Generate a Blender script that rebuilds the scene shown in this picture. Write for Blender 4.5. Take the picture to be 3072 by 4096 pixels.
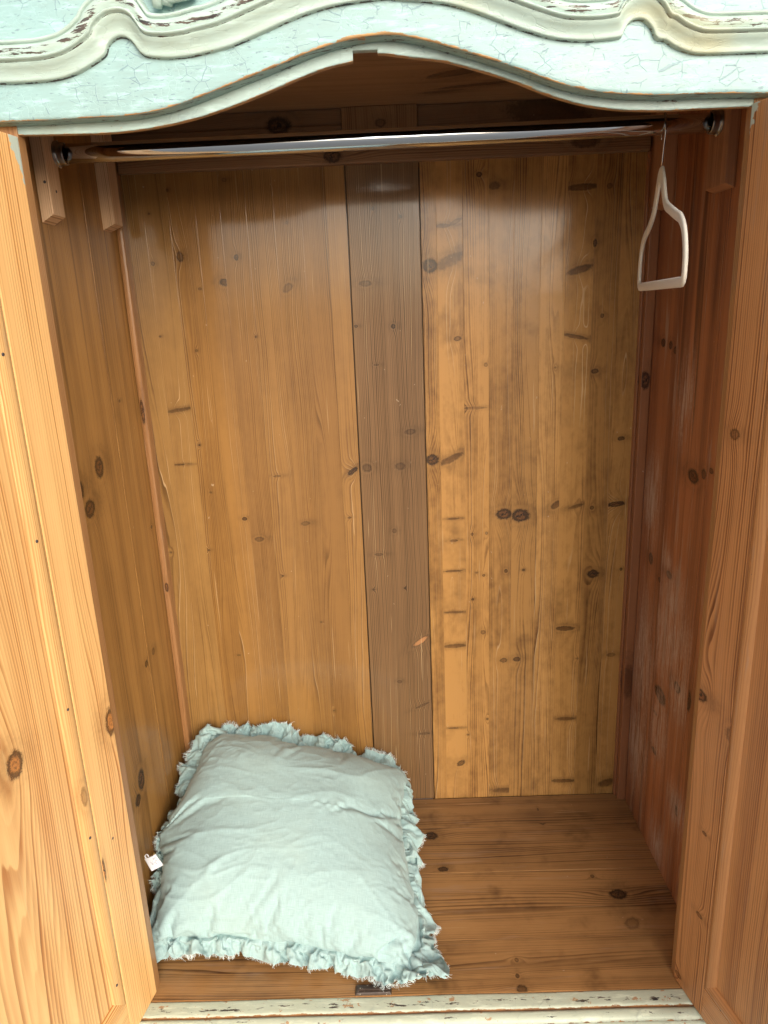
import bpy, bmesh, math, random
import numpy as np
from mathutils import Vector, Matrix
random.seed(11)
for o in list(bpy.data.objects): bpy.data.objects.remove(o)
C = bpy.context.scene.collection
S = bpy.context.scene
# ------------------------------------------------------------------ camera, sky, sun, exposure
cd = bpy.data.cameras.new('camera'); cam = bpy.data.objects.new('camera', cd); C.objects.link(cam); S.camera = cam
cd.sensor_fit = 'HORIZONTAL'; cd.sensor_width = 36.0; cd.lens = 36.0*2868.9/3072; cd.clip_start = .02; cd.clip_end = 500
def camera_rot(rx, ry, rz):
    Rx = Matrix.Rotation(rx, 3, 'X'); Ry = Matrix.Rotation(ry, 3, 'Y'); Rz = Matrix.Rotation(rz, 3, 'Z')
    M = Rz @ Rx @ Ry                       # columns: right, forward, up
    return Matrix((M.col[0], M.col[2], -M.col[1])).transposed()
cam.matrix_world = Matrix.Translation((-.0048, -.9328, 1.1072)) @ camera_rot(-.2764, .0416, .0160).to_4x4()

SUN_ELEV, SUN_AZ = math.radians(23), math.radians(21)      # azimuth measured from straight in front of the wardrobe towards its right
w = bpy.data.worlds.new('World'); S.world = w; w.use_nodes = True
wn = w.node_tree; bg = wn.nodes['Background']
sky = wn.nodes.new('ShaderNodeTexSky'); sky.sky_type = 'NISHITA'; sky.sun_disc = False
sky.sun_elevation = SUN_ELEV; sky.sun_rotation = math.pi - SUN_AZ; sky.dust_density = 4.0; sky.air_density = 1.0; sky.ozone_density = 1.0
hs = wn.nodes.new('ShaderNodeHueSaturation'); hs.inputs['Saturation'].default_value = .7
wn.links.new(sky.outputs[0], hs.inputs['Color']); wn.links.new(hs.outputs[0], bg.inputs[0])
bg.inputs[1].default_value = .15
sl = bpy.data.lights.new('sun', 'SUN'); sl.energy = 1.1; sl.angle = math.radians(48); sl.color = (1, .97, .93)
so = bpy.data.objects.new('sun', sl); C.objects.link(so)
sd = Vector((math.sin(SUN_AZ)*math.cos(SUN_ELEV), -math.cos(SUN_AZ)*math.cos(SUN_ELEV), math.sin(SUN_ELEV)))
so.rotation_euler = sd.to_track_quat('Z', 'Y').to_euler(); so.location = sd*6
S.view_settings.view_transform = 'Standard'; S.view_settings.look = 'None'; S.view_settings.gamma = 1; S.view_settings.use_curve_mapping = False
S.view_settings.exposure = .62
S.render.engine = 'CYCLES'; S.cycles.use_denoising = True; S.cycles.max_bounces = 10; S.cycles.diffuse_bounces = 6

# ------------------------------------------------------------------ node helper
class NT:
    def __init__(s, m):
        s.t = m.node_tree; s.n = s.t.nodes; s.l = s.t.links
    def put(s, sock, v):
        if v is None: return
        if isinstance(v, bpy.types.NodeSocket): s.l.new(v, sock)
        elif isinstance(v, (tuple, list)) and len(v) == 3 and sock.type == 'RGBA': sock.default_value = (*v, 1)
        else: sock.default_value = v
    def m(s, op, a, b=None, c=None, clamp=False):
        n = s.n.new('ShaderNodeMath'); n.operation = op; n.use_clamp = clamp
        for i, v in enumerate((a, b, c)): s.put(n.inputs[i], v)
        return n.outputs[0]
    def add(s, a, b): return s.m('ADD', a, b)
    def sub(s, a, b): return s.m('SUBTRACT', a, b)
    def mul(s, a, b): return s.m('MULTIPLY', a, b)
    def v(s, x, y, z=0.0):
        n = s.n.new('ShaderNodeCombineXYZ')
        for i, q in enumerate((x, y, z)): s.put(n.inputs[i], q)
        return n.outputs[0]
    def xyz(s, v):
        n = s.n.new('ShaderNodeSeparateXYZ'); s.l.new(v, n.inputs[0]); return n.outputs
    def noise(s, vec, scale=1.0, detail=2.0, rough=.5, dist=0.0):
        n = s.n.new('ShaderNodeTexNoise'); s.put(n.inputs['Vector'], vec); s.put(n.inputs['Scale'], scale)
        s.put(n.inputs['Detail'], detail); s.put(n.inputs['Roughness'], rough); s.put(n.inputs['Distortion'], dist); return n.outputs[0]
    def white(s, w_):
        n = s.n.new('ShaderNodeTexWhiteNoise'); n.noise_dimensions = '1D'; s.put(n.inputs['W'], w_); return n.outputs[0]
    def ss(s, x, a, b, lo=0.0, hi=1.0):
        n = s.n.new('ShaderNodeMapRange'); n.interpolation_type = 'SMOOTHSTEP'
        s.put(n.inputs[0], x); s.put(n.inputs[1], a); s.put(n.inputs[2], b); s.put(n.inputs[3], lo); s.put(n.inputs[4], hi); return n.outputs[0]
    def mix(s, f, a, b, mode='MIX'):
        n = s.n.new('ShaderNodeMix'); n.data_type = 'RGBA'; n.blend_type = mode
        s.put(n.inputs[0], f); s.put(n.inputs[6], a); s.put(n.inputs[7], b); return n.outputs[2]
    def uv(s, name='UVMap'):
        n = s.n.new('ShaderNodeUVMap'); n.uv_map = name; return n.outputs[0]
    def attr(s, name):
        n = s.n.new('ShaderNodeAttribute'); n.attribute_name = name; return n.outputs['Fac']
    def voro(s, vec, scale, rand=1.0):
        n = s.n.new('ShaderNodeTexVoronoi'); n.feature = 'DISTANCE_TO_EDGE'; s.put(n.inputs['Vector'], vec); s.put(n.inputs['Scale'], scale); s.put(n.inputs['Randomness'], rand); return n.outputs[0]
    def bump(s, h, strength, dist):
        n = s.n.new('ShaderNodeBump'); s.put(n.inputs['Height'], h); n.inputs['Strength'].default_value = strength; n.inputs['Distance'].default_value = dist; return n.outputs[0]
def new_mat(name):
    m = bpy.data.materials.new(name); m.use_nodes = True; return m, NT(m), m.node_tree.nodes['Principled BSDF']

# a pine knot: bends the growth rings round itself; ringed core with a dark rim, and a stained halo
def knot_group():
    g = bpy.data.node_groups.new('pine_knot', 'ShaderNodeTree')
    for nm, tp in (('UV', 'Vector'), ('Centre', 'Vector'), ('Inv', 'Vector'), ('Angle', 'Float')):
        g.interface.new_socket(nm, in_out='INPUT', socket_type='NodeSocket'+tp)
    for nm in ('Bend', 'Core', 'Halo', 'Rim', 'Rings', 'Crack', 'Glow'): g.interface.new_socket(nm, in_out='OUTPUT', socket_type='NodeSocketFloat')
    class M: node_tree = g
    t = NT(M); i = t.n.new('NodeGroupInput'); o = t.n.new('NodeGroupOutput')
    def vm(op, a, b):
        n = t.n.new('ShaderNodeVectorMath'); n.operation = op; t.put(n.inputs[0], a); t.put(n.inputs[1], b); return n.outputs[0]
    def ln(v):
        n = t.n.new('ShaderNodeVectorMath'); n.operation = 'LENGTH'; t.l.new(v, n.inputs[0]); return n.outputs['Value']
    d = vm('SUBTRACT', i.outputs[0], i.outputs[1])
    r = t.n.new('ShaderNodeVectorRotate'); r.rotation_type = 'Z_AXIS'; t.l.new(d, r.inputs['Vector']); t.l.new(i.outputs[3], r.inputs['Angle'])
    e = vm('MULTIPLY', r.outputs[0], i.outputs[2]); nz = t.sub(t.noise(i.outputs[0], 140.0, 3.0, .6), .5)
    L = t.add(ln(e), t.add(t.mul(nz, .7), t.mul(t.sub(t.noise(i.outputs[0], 520.0, 3.0, .65), .5), .9)))
    q = ln(vm('MULTIPLY', vm('MULTIPLY', d, i.outputs[2]), (.50, .22, 0)))
    t.l.new(t.m('EXPONENT', t.mul(t.mul(q, q), -1.0)), o.inputs[0])
    t.l.new(t.ss(L, 1.25, .55), o.inputs[1])
    hq = t.add(ln(vm('MULTIPLY', vm('SUBTRACT', e, (.5, .25, 0)), (.34, .50, 0))), t.mul(nz, 1.2))
    t.l.new(t.m('EXPONENT', t.mul(t.mul(hq, hq), -1.1)), o.inputs[2])
    t.l.new(t.mul(t.ss(L, .55, .95), t.ss(L, 1.35, 1.0)), o.inputs[3])
    t.l.new(t.m('MULTIPLY_ADD', t.m('SINE', t.mul(L, 15.)), .5, .5), o.inputs[4])
    sp_ = t.xyz(e)
    ck = t.m('ABSOLUTE', t.add(sp_[1], t.add(t.mul(nz, 2.6), t.mul(sp_[0], -.45)))); t.l.new(t.mul(t.ss(ck, .24, .06), t.ss(L, .85, .55)), o.inputs[5])
    t.l.new(t.mul(t.ss(L, 1.25, 1.5), t.ss(L, 2.3, 1.65)), o.inputs[6])
    return g
KG = knot_group()

def scl(c, s): return tuple(x*s for x in c)
def wood(name, light, dark, freq=260., seed=0., knots=(), streak=.35, late=.8, rough=.42, coat=.25, coatr=.16, bump=.3, bows=(), red=None,
         wob=.018, blotch=.3, stain=None, paint_corner=None, worn=0.0, pale=(.60, .42, .22), ridge=.0, wide_late=False, mottle=0., resin=0., spec=.22, wig=.0075):
    """pine: u across the grain, v along it (metres)"""
    m, t, b = new_mat(name)
    uvs = t.uv(); c = t.xyz(uvs); u, v = c[0], c[1]
    us = t.add(u, seed); P = t.v(us, v, seed)
    slow = t.sub(t.noise(t.v(t.mul(us, 6.), t.mul(v, 1.1), seed), 1., 2.), .5)
    mid = t.sub(t.noise(t.v(t.mul(us, 26.), t.mul(v, 4.0), seed+3), 1., 3., .55), .5)
    F = t.mul(t.add(t.add(us, t.mul(slow, wob*2)), t.mul(mid, wig)), freq)
    F = t.add(F, t.mul(t.noise(t.v(t.mul(us, 34.), t.mul(v, .35), seed+21), 1., 1.), 3.4))
    acc = {}
    def top(k_, v_): acc[k_] = v_ if k_ not in acc else t.m('MAXIMUM', acc[k_], v_)
    for (ku, kv, ru, rv, ang, ty) in knots:
        g = t.n.new('ShaderNodeGroup'); g.node_tree = KG
        t.l.new(uvs, g.inputs[0]); g.inputs[1].default_value = (ku, kv, 0); q_ = .8 if max(ru, rv) < .006 else 1.; g.inputs[2].default_value = (1/max(ru*q_, .0016), 1/max(rv*q_, .0016), 0); g.inputs[3].default_value = -math.radians(ang)
        if ty == 'w': top('scuff', g.outputs[2]); continue
        amp = max(1.5, min(9., 1.2*freq*ru))*(1.0 if ty in 'kr' else .3)*(1 if math.sin(ku*913+kv*377) > 0 else -1)
        F = t.add(F, t.mul(g.outputs[0], amp))
        rnd = (math.sin(ku*4171+kv*2393)*977) % 1; dkn = .30+.5*rnd*rnd if max(ru, rv) < .0055 else .45+.5*rnd
        if max(ru, rv) > .0085: dkn = max(dkn, .95)
        kc, kh, kr = (.9*dkn, .55*dkn+.12, .4+.6*dkn) if ty in 'kr' else ((.18+.22*rnd, .45*dkn+.40, .15+.35*rnd) if ty == 's' else (.10, .42, .38))
        if ty == 's' or (ty == 'k' and ru > .012): top('lite', g.outputs[1])
        if ty == 'o': acc['pale'] = g.outputs[1]; kc, kh, kr = 0., .3, .5
        top('core', t.mul(g.outputs[1], kc)); top('halo', t.mul(g.outputs[2], kh)); top('rim', t.mul(g.outputs[3], kr)); top('ring', t.mul(t.mul(g.outputs[4], g.outputs[1]), 1. if ty == 'r' else .3))
        if ty == 'k' and max(ru, rv) > .0095: top('crack', t.mul(g.outputs[5], .95))
        if max(ru, rv) > .003: top('glow', t.mul(g.outputs[6], .12+.22*rnd))
    for (bu, bv, su, sv, amp) in bows:            # cathedral figure: long closed ring contours
        du = t.mul(t.sub(u, bu), 1/su); dv = t.mul(t.sub(v, bv), 1/sv)
        F = t.add(F, t.mul(t.m('EXPONENT', t.mul(t.add(t.mul(du, du), t.mul(dv, dv)), -1.)), amp))
    fr = t.m('FRACT', F); ring = t.white(t.m('FLOOR', F))
    lw = t.mul(t.ss(fr, .05 if wide_late else .22, .84), t.ss(fr, 1.0, .90)); lw = t.mul(lw, t.add(.15, t.mul(ring, .85))); lw = t.mul(lw, t.ss(t.noise(t.v(t.mul(us, 19.), t.mul(v, 1.3), seed+22), 1., 2.), .34, .60, .25, 1.25))
    fibre = t.noise(t.v(t.mul(us, 520.), t.mul(v, 9.), seed), 1., 2., .6)
    wide = t.noise(t.v(t.mul(us, 46.), t.mul(v, .7), seed+7), 1., 3., .6)
    broad = t.noise(t.v(t.mul(us, 17.), t.mul(v, .5), seed+8), 1., 1.)
    blot = t.noise(t.v(t.mul(us, 11.), t.mul(v, 5.), seed+1), 1., 4., .6)
    f = t.mul(lw, late)
    f = t.add(f, t.mul(t.sub(wide, .5), streak*2.0)); f = t.add(f, t.mul(t.sub(broad, .5), streak*.9)); f = t.add(f, t.mul(t.sub(fibre, .5), .30)); f = t.add(f, t.mul(t.sub(blot, .5), blotch*1.5))
    if mottle: f = t.add(f, t.mul(t.sub(t.noise(t.v(t.mul(us, 75.), t.mul(v, 42.), seed+11), 1., 4., .62), .5), mottle*1.8))
    col = t.mix(t.m('ADD', f, .10, clamp=True), light, dark)
    col = t.mix(t.ss(f, .9, 1.6), col, scl(dark, .6))
    if resin:
        rs = t.noise(t.v(t.mul(us, 44.), t.mul(v, 1.3), seed+12), 1., 2., .5); col = t.mix(t.mul(t.ss(rs, .60, .70), resin), col, scl(dark, .75))
    if red: col = t.mix(t.ss(wide, .45, .75), col, t.mix(.55, col, red))
    if stain:                                     # brown-black age stain in irregular patches
        st = t.mul(t.ss(t.noise(t.v(t.mul(us, 9.), t.mul(v, 8.), seed+5), 1., 4., .62), .54, .78), stain); col = t.mix(st, col, scl(dark, .62))
    if ridge:                                     # latewood ridges rubbed back to pale wood
        rm = t.mul(t.mul(t.ss(fr, .84, .90), t.ss(fr, 1.0, .95)), t.ss(ring, .66, .78))
        rm = t.mul(t.mul(rm, t.ss(t.noise(t.v(t.mul(us, 20.), t.mul(v, 3.), seed+6), 1., 2.), .42, .62)), ridge); col = t.mix(rm, col, pale)
    if 'core' in acc:
        col = t.mix(t.mul(acc['halo'], .95), col, scl(dark, .45))
        kc_ = t.mix(t.ss(t.noise(P, 260., 3.), .38, .62), scl(dark, .30), scl(dark, .95)); kc_ = t.mix(t.mul(acc['ring'], .8), kc_, scl(dark, 1.35))
        if 'lite' in acc: kc_ = t.mix(t.mul(acc['lite'], .40), kc_, (light[0]*.50, light[1]*.36, light[2]*.32))
        if 'glow' in acc: col = t.mix(acc['glow'], col, scl(light, 1.18))
        col = t.mix(acc['core'], col, kc_); col = t.mix(t.mul(acc['rim'], .85), col, scl(dark, .14))
        if 'crack' in acc: col = t.mix(acc['crack'], col, (.010, .007, .006))
    if 'pale' in acc: col = t.mix(acc['pale'], col, (.40, .19, .075))
    sp = t.ss(t.noise(t.v(t.mul(us, 110.), t.mul(v, 60.), seed+2), 1., 2., .7), .735, .79)   # nicks and dust
    col = t.mix(t.mul(sp, .35), col, (.62, .5, .36))
    scr = t.mul(t.ss(t.noise(t.v(t.mul(us, 300.), t.mul(v, 4.), seed+4), 1., 1.), .74, .775), .4); col = t.mix(scr, col, pale)
    if 'scuff' in acc:
        sk = t.ss(t.noise(t.v(t.mul(us, 260.), t.mul(v, 14.), seed+9), 1., 4., .7), .40, .56); col = t.mix(t.mul(t.mul(sk, acc['scuff']), .95), col, (.47, .35, .27))
    if worn:
        wn_ = t.mul(t.ss(t.noise(t.v(t.mul(us, 60.), t.mul(v, 5.), seed+9), 1., 4., .65), .56, .72), worn); col = t.mix(wn_, col, (.36, .25, .18))
    if paint_corner:
        pu, pv, pr = paint_corner
        d = t.add(t.m('ABSOLUTE', t.mul(t.sub(u, pu), 1/pr)), t.m('ABSOLUTE', t.mul(t.sub(v, pv), .38/pr)))
        d = t.add(d, t.mul(t.sub(t.noise(uvs, 90., 4., .6), .5), 1.6)); col = t.mix(t.ss(d, 1.02, .9), col, (.48, .55, .48))
    t.put(b.inputs['Base Color'], col)
    t.put(b.inputs['Roughness'], t.add(rough, t.add(t.mul(t.sub(blot, .5), .18), t.mul(lw, -.06))))
    b.inputs['Coat Weight'].default_value = coat; b.inputs['Coat Roughness'].default_value = coatr; b.inputs['Specular IOR Level'].default_value = spec
    h = t.add(t.mul(lw, .6), t.add(t.mul(fibre, .35), t.mul(mid, 1.3)))
    if 'core' in acc: h = t.sub(h, t.add(t.mul(acc['core'], t.mul(t.noise(P, 320., 2.), 1.6)), acc['rim']))
    t.put(b.inputs['Normal'], t.bump(h, bump, .0014))
    t.put(b.inputs['Coat Normal'], t.bump(t.add(t.mul(mid, 1.2), t.mul(lw, .3)), bump*.3, .0012))
    return m

def painted(name, base, under, wood_c, crackle=1.0, wear=.5, streaks=.6, seed=0., grime=.3, rough=.42):
    """old crackled chalk paint: u along, v up (metres); the point attribute «wear» marks rubbed arrises"""
    m, t, b = new_mat(name)
    c = t.xyz(t.uv()); u, v = t.add(c[0], seed), c[1]; P = t.v(u, v, seed)
    wp = t.noise(P, 55., 3., .6); w2 = t.noise(P, 60., 3., .6)
    st = t.noise(t.v(t.mul(u, 26.), t.mul(v, 130.), seed), 1., 4., .62)
    bl = t.noise(P, 13., 4., .6)
    col = t.mix(t.ss(bl, .3, .72), base, tuple(a*.55+b_*.45 for a, b_ in zip(base, under)))
    col = t.mix(t.mul(t.ss(st, .5, .68), streaks), col, tuple(min(1, x*1.22+.03) for x in base))
    col = t.mix(t.mul(t.ss(st, .46, .30), streaks*.55), col, under)
    pw = t.v(t.add(u, t.mul(wp, .020)), t.mul(t.add(v, t.mul(w2, .016)), 1.35), seed)
    e1 = t.voro(pw, 95.); fine = t.mul(t.ss(e1, .06, .012), t.ss(t.noise(P, 22., 3.), .42, .6))
    col = t.mix(t.mul(fine, .13*crackle), col, tuple(min(1, x*1.3+.05) for x in base))
    pb = t.v(t.add(u, t.mul(wp, .006)), t.mul(t.add(v, t.mul(w2, .006)), 1.25), seed+2)
    e2 = t.voro(pb, 46., .75); big = t.mul(t.ss(e2, .028, .008), t.ss(t.noise(P, 26., 3., .6), .50, .56))
    col = t.mix(t.mul(big, .62*crackle), col, (.16, .25, .31))
    fl = t.mul(t.ss(t.noise(t.v(t.mul(u, 95.), t.mul(v, 330.), seed+3), 1., 3., .6), .60, .66), t.ss(t.noise(P, 14., 3.), .42, .55)); col = t.mix(t.mul(fl, .75*crackle), col, (.14, .21, .26))
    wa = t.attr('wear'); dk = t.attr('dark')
    pn = t.noise(t.v(t.mul(u, 45.), t.mul(v, 120.), seed+1), 1., 5., .7)
    sc = t.noise(t.v(t.mul(u, 30.), t.mul(v, 42.), seed+6), 1., 5., .72)
    chip = t.ss(sc, .735-.1*wear, .75-.1*wear); col = t.mix(t.mul(chip, .8), col, wood_c)
    wm = t.ss(t.add(wa, t.mul(t.sub(pn, .5), 1.5)), .52, .62); wc = t.mix(t.ss(st, .40, .60), wood_c, tuple(x*.6 for x in wood_c))
    col = t.mix(wm, col, wc)
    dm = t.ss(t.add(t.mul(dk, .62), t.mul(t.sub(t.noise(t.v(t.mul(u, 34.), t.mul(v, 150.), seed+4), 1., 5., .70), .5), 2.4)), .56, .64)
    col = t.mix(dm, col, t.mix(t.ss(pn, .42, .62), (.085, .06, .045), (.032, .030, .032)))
    gr = t.mul(t.ss(t.noise(t.v(t.mul(u, 7.), t.mul(v, 11.), seed+8), 1., 3.), .52, .75), grime); col = t.mix(gr, col, (.50, .47, .27))
    t.put(b.inputs['Base Color'], col); t.put(b.inputs['Roughness'], t.add(rough, t.mul(t.sub(st, .5), .3)))
    h = t.sub(t.add(t.mul(st, .5), t.mul(fine, .35)), t.add(t.mul(big, .9), t.add(t.mul(wm, .55), t.mul(dm, .5))))
    t.put(b.inputs['Normal'], t.bump(h, .35, .0010))
    return m

# ------------------------------------------------------------------ object helpers
ROOT = {}
def link(o, parent=None):
    C.objects.link(o)
    if parent is not None: o.parent = parent; o.location = -world_loc(parent)
    return o
def world_loc(o):
    l = Vector(o.location)
    while o.parent: o = o.parent; l += Vector(o.location)
    return l
def thing(name, loc, label, cat):
    o = bpy.data.objects.new(name, None); o.empty_display_size = .05; o.location = loc; C.objects.link(o); o['label'] = label; o['category'] = cat; return o
def mesh_obj(name, verts, faces, mat, parent=None, smooth=False, uvs=None, attrs=None, frame=None):
    me = bpy.data.meshes.new(name); me.from_pydata([tuple(p) for p in verts], [], faces)
    if frame is not None: me.transform(frame)
    if smooth: me.polygons.foreach_set('use_smooth', [True]*len(me.polygons))
    if uvs is not None:
        l = me.uv_layers.new(name='UVMap'); vi = np.zeros(len(me.loops), int); me.loops.foreach_get('vertex_index', vi)
        l.data.foreach_set('uv', np.asarray(uvs, float)[vi].reshape(-1))
    for k_, a in (attrs or {}).items():
        at = me.attributes.new(k_, 'FLOAT', 'POINT'); at.data.foreach_set('value', list(a))
    me.materials.append(mat); me.update()
    return link(bpy.data.objects.new(name, me), parent)
def bm_obj(name, bm, mat, parent=None, grain=2, face=1, smooth=False, frame=None, uoff=0.):
    """UV in metres: v runs along axis «grain»; on faces that look along axis «face» u is the remaining axis"""
    l = bm.loops.layers.uv.new('UVMap'); cross = 3-grain-face
    for f in bm.faces:
        n = f.normal; ax = max(range(3), key=lambda i: abs(n[i]))
        for lp in f.loops:
            p = lp.vert.co
            if ax == grain: uv = (p[cross]*1.0+3.3, p[face]*.15+5)
            elif ax == face: uv = (p[cross]+uoff, p[grain])
            else: uv = (p[face]+7.1+uoff, p[grain]+2.)
            lp[l].uv = uv
    me = bpy.data.meshes.new(name); bm.to_mesh(me); bm.free()
    if frame is not None: me.transform(frame)
    if smooth: me.polygons.foreach_set('use_smooth', [True]*len(me.polygons))
    me.materials.append(mat); return link(bpy.data.objects.new(name, me), parent)
def board(name, lo, hi, mat, parent=None, grain=2, face=1, bev=.0012, frame=None, uoff=0., tweak=None):
    bm = bmesh.new(); bmesh.ops.create_cube(bm, size=1)
    for v in bm.verts: v.co = Vector([(lo[i]+hi[i])/2+v.co[i]*(hi[i]-lo[i]) for i in range(3)])
    if tweak: tweak(bm)
    if bev: bmesh.ops.bevel(bm, geom=list(bm.edges), offset=bev, segments=2, profile=.6, affect='EDGES')
    bm.normal_update()
    return bm_obj(name, bm, mat, parent, grain, face, False, frame, uoff)
def tube_mesh(pts, rad, seg=10, cap=True, up=None):
    pts = [Vector(p) for p in pts]; n = len(pts); rad = rad if isinstance(rad, (list, tuple)) else [rad]*n
    V, Fc = [], []; prev = None
    for i, p in enumerate(pts):
        d = (pts[min(i+1, n-1)]-pts[max(i-1, 0)]).normalized()
        if prev is None: prev = d.orthogonal().normalized() if up is None else Vector(up)
        a = (prev - d*prev.dot(d)).normalized(); b_ = d.cross(a); prev = a
        r = rad[i]; rx, ry = r if isinstance(r, (list, tuple)) else (r, r)
        for k_ in range(seg):
            th = 2*math.pi*k_/seg; V.append(p+a*math.cos(th)*rx+b_*math.sin(th)*ry)
    for i in range(n-1):
        for k_ in range(seg): Fc.append((i*seg+k_, i*seg+(k_+1) % seg, (i+1)*seg+(k_+1) % seg, (i+1)*seg+k_))
    if cap: Fc += [tuple(range(seg))[::-1], tuple((n-1)*seg+k_ for k_ in range(seg))]
    return V, Fc
def loft(sections, closed=False):
    n, k_ = len(sections), len(sections[0]); V = [p for s_ in sections for p in s_]; Fc = []
    for i in range(n-1):
        for j in range(k_ if closed else k_-1): Fc.append((i*k_+j, (i+1)*k_+j, (i+1)*k_+(j+1) % k_, i*k_+(j+1) % k_))
    return V, Fc
def spline(pts, n):
    """even Catmull-Rom samples of a list of tuples"""
    P = np.array(pts, float); d = np.r_[0, np.cumsum(np.linalg.norm(np.diff(P, axis=0), axis=1))]; d /= d[-1]
    T = np.gradient(P, d, axis=0); s_ = np.linspace(0, 1, n); i = np.clip(np.searchsorted(d, s_, 'right')-1, 0, len(d)-2)
    h = (d[i+1]-d[i])[:, None]; x = ((s_-d[i])[:, None])/h
    return (2*x**3-3*x**2+1)*P[i]+(x**3-2*x**2+x)*h*T[i]+(-2*x**3+3*x**2)*P[i+1]+(x**3-x**2)*h*T[i+1]
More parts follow.
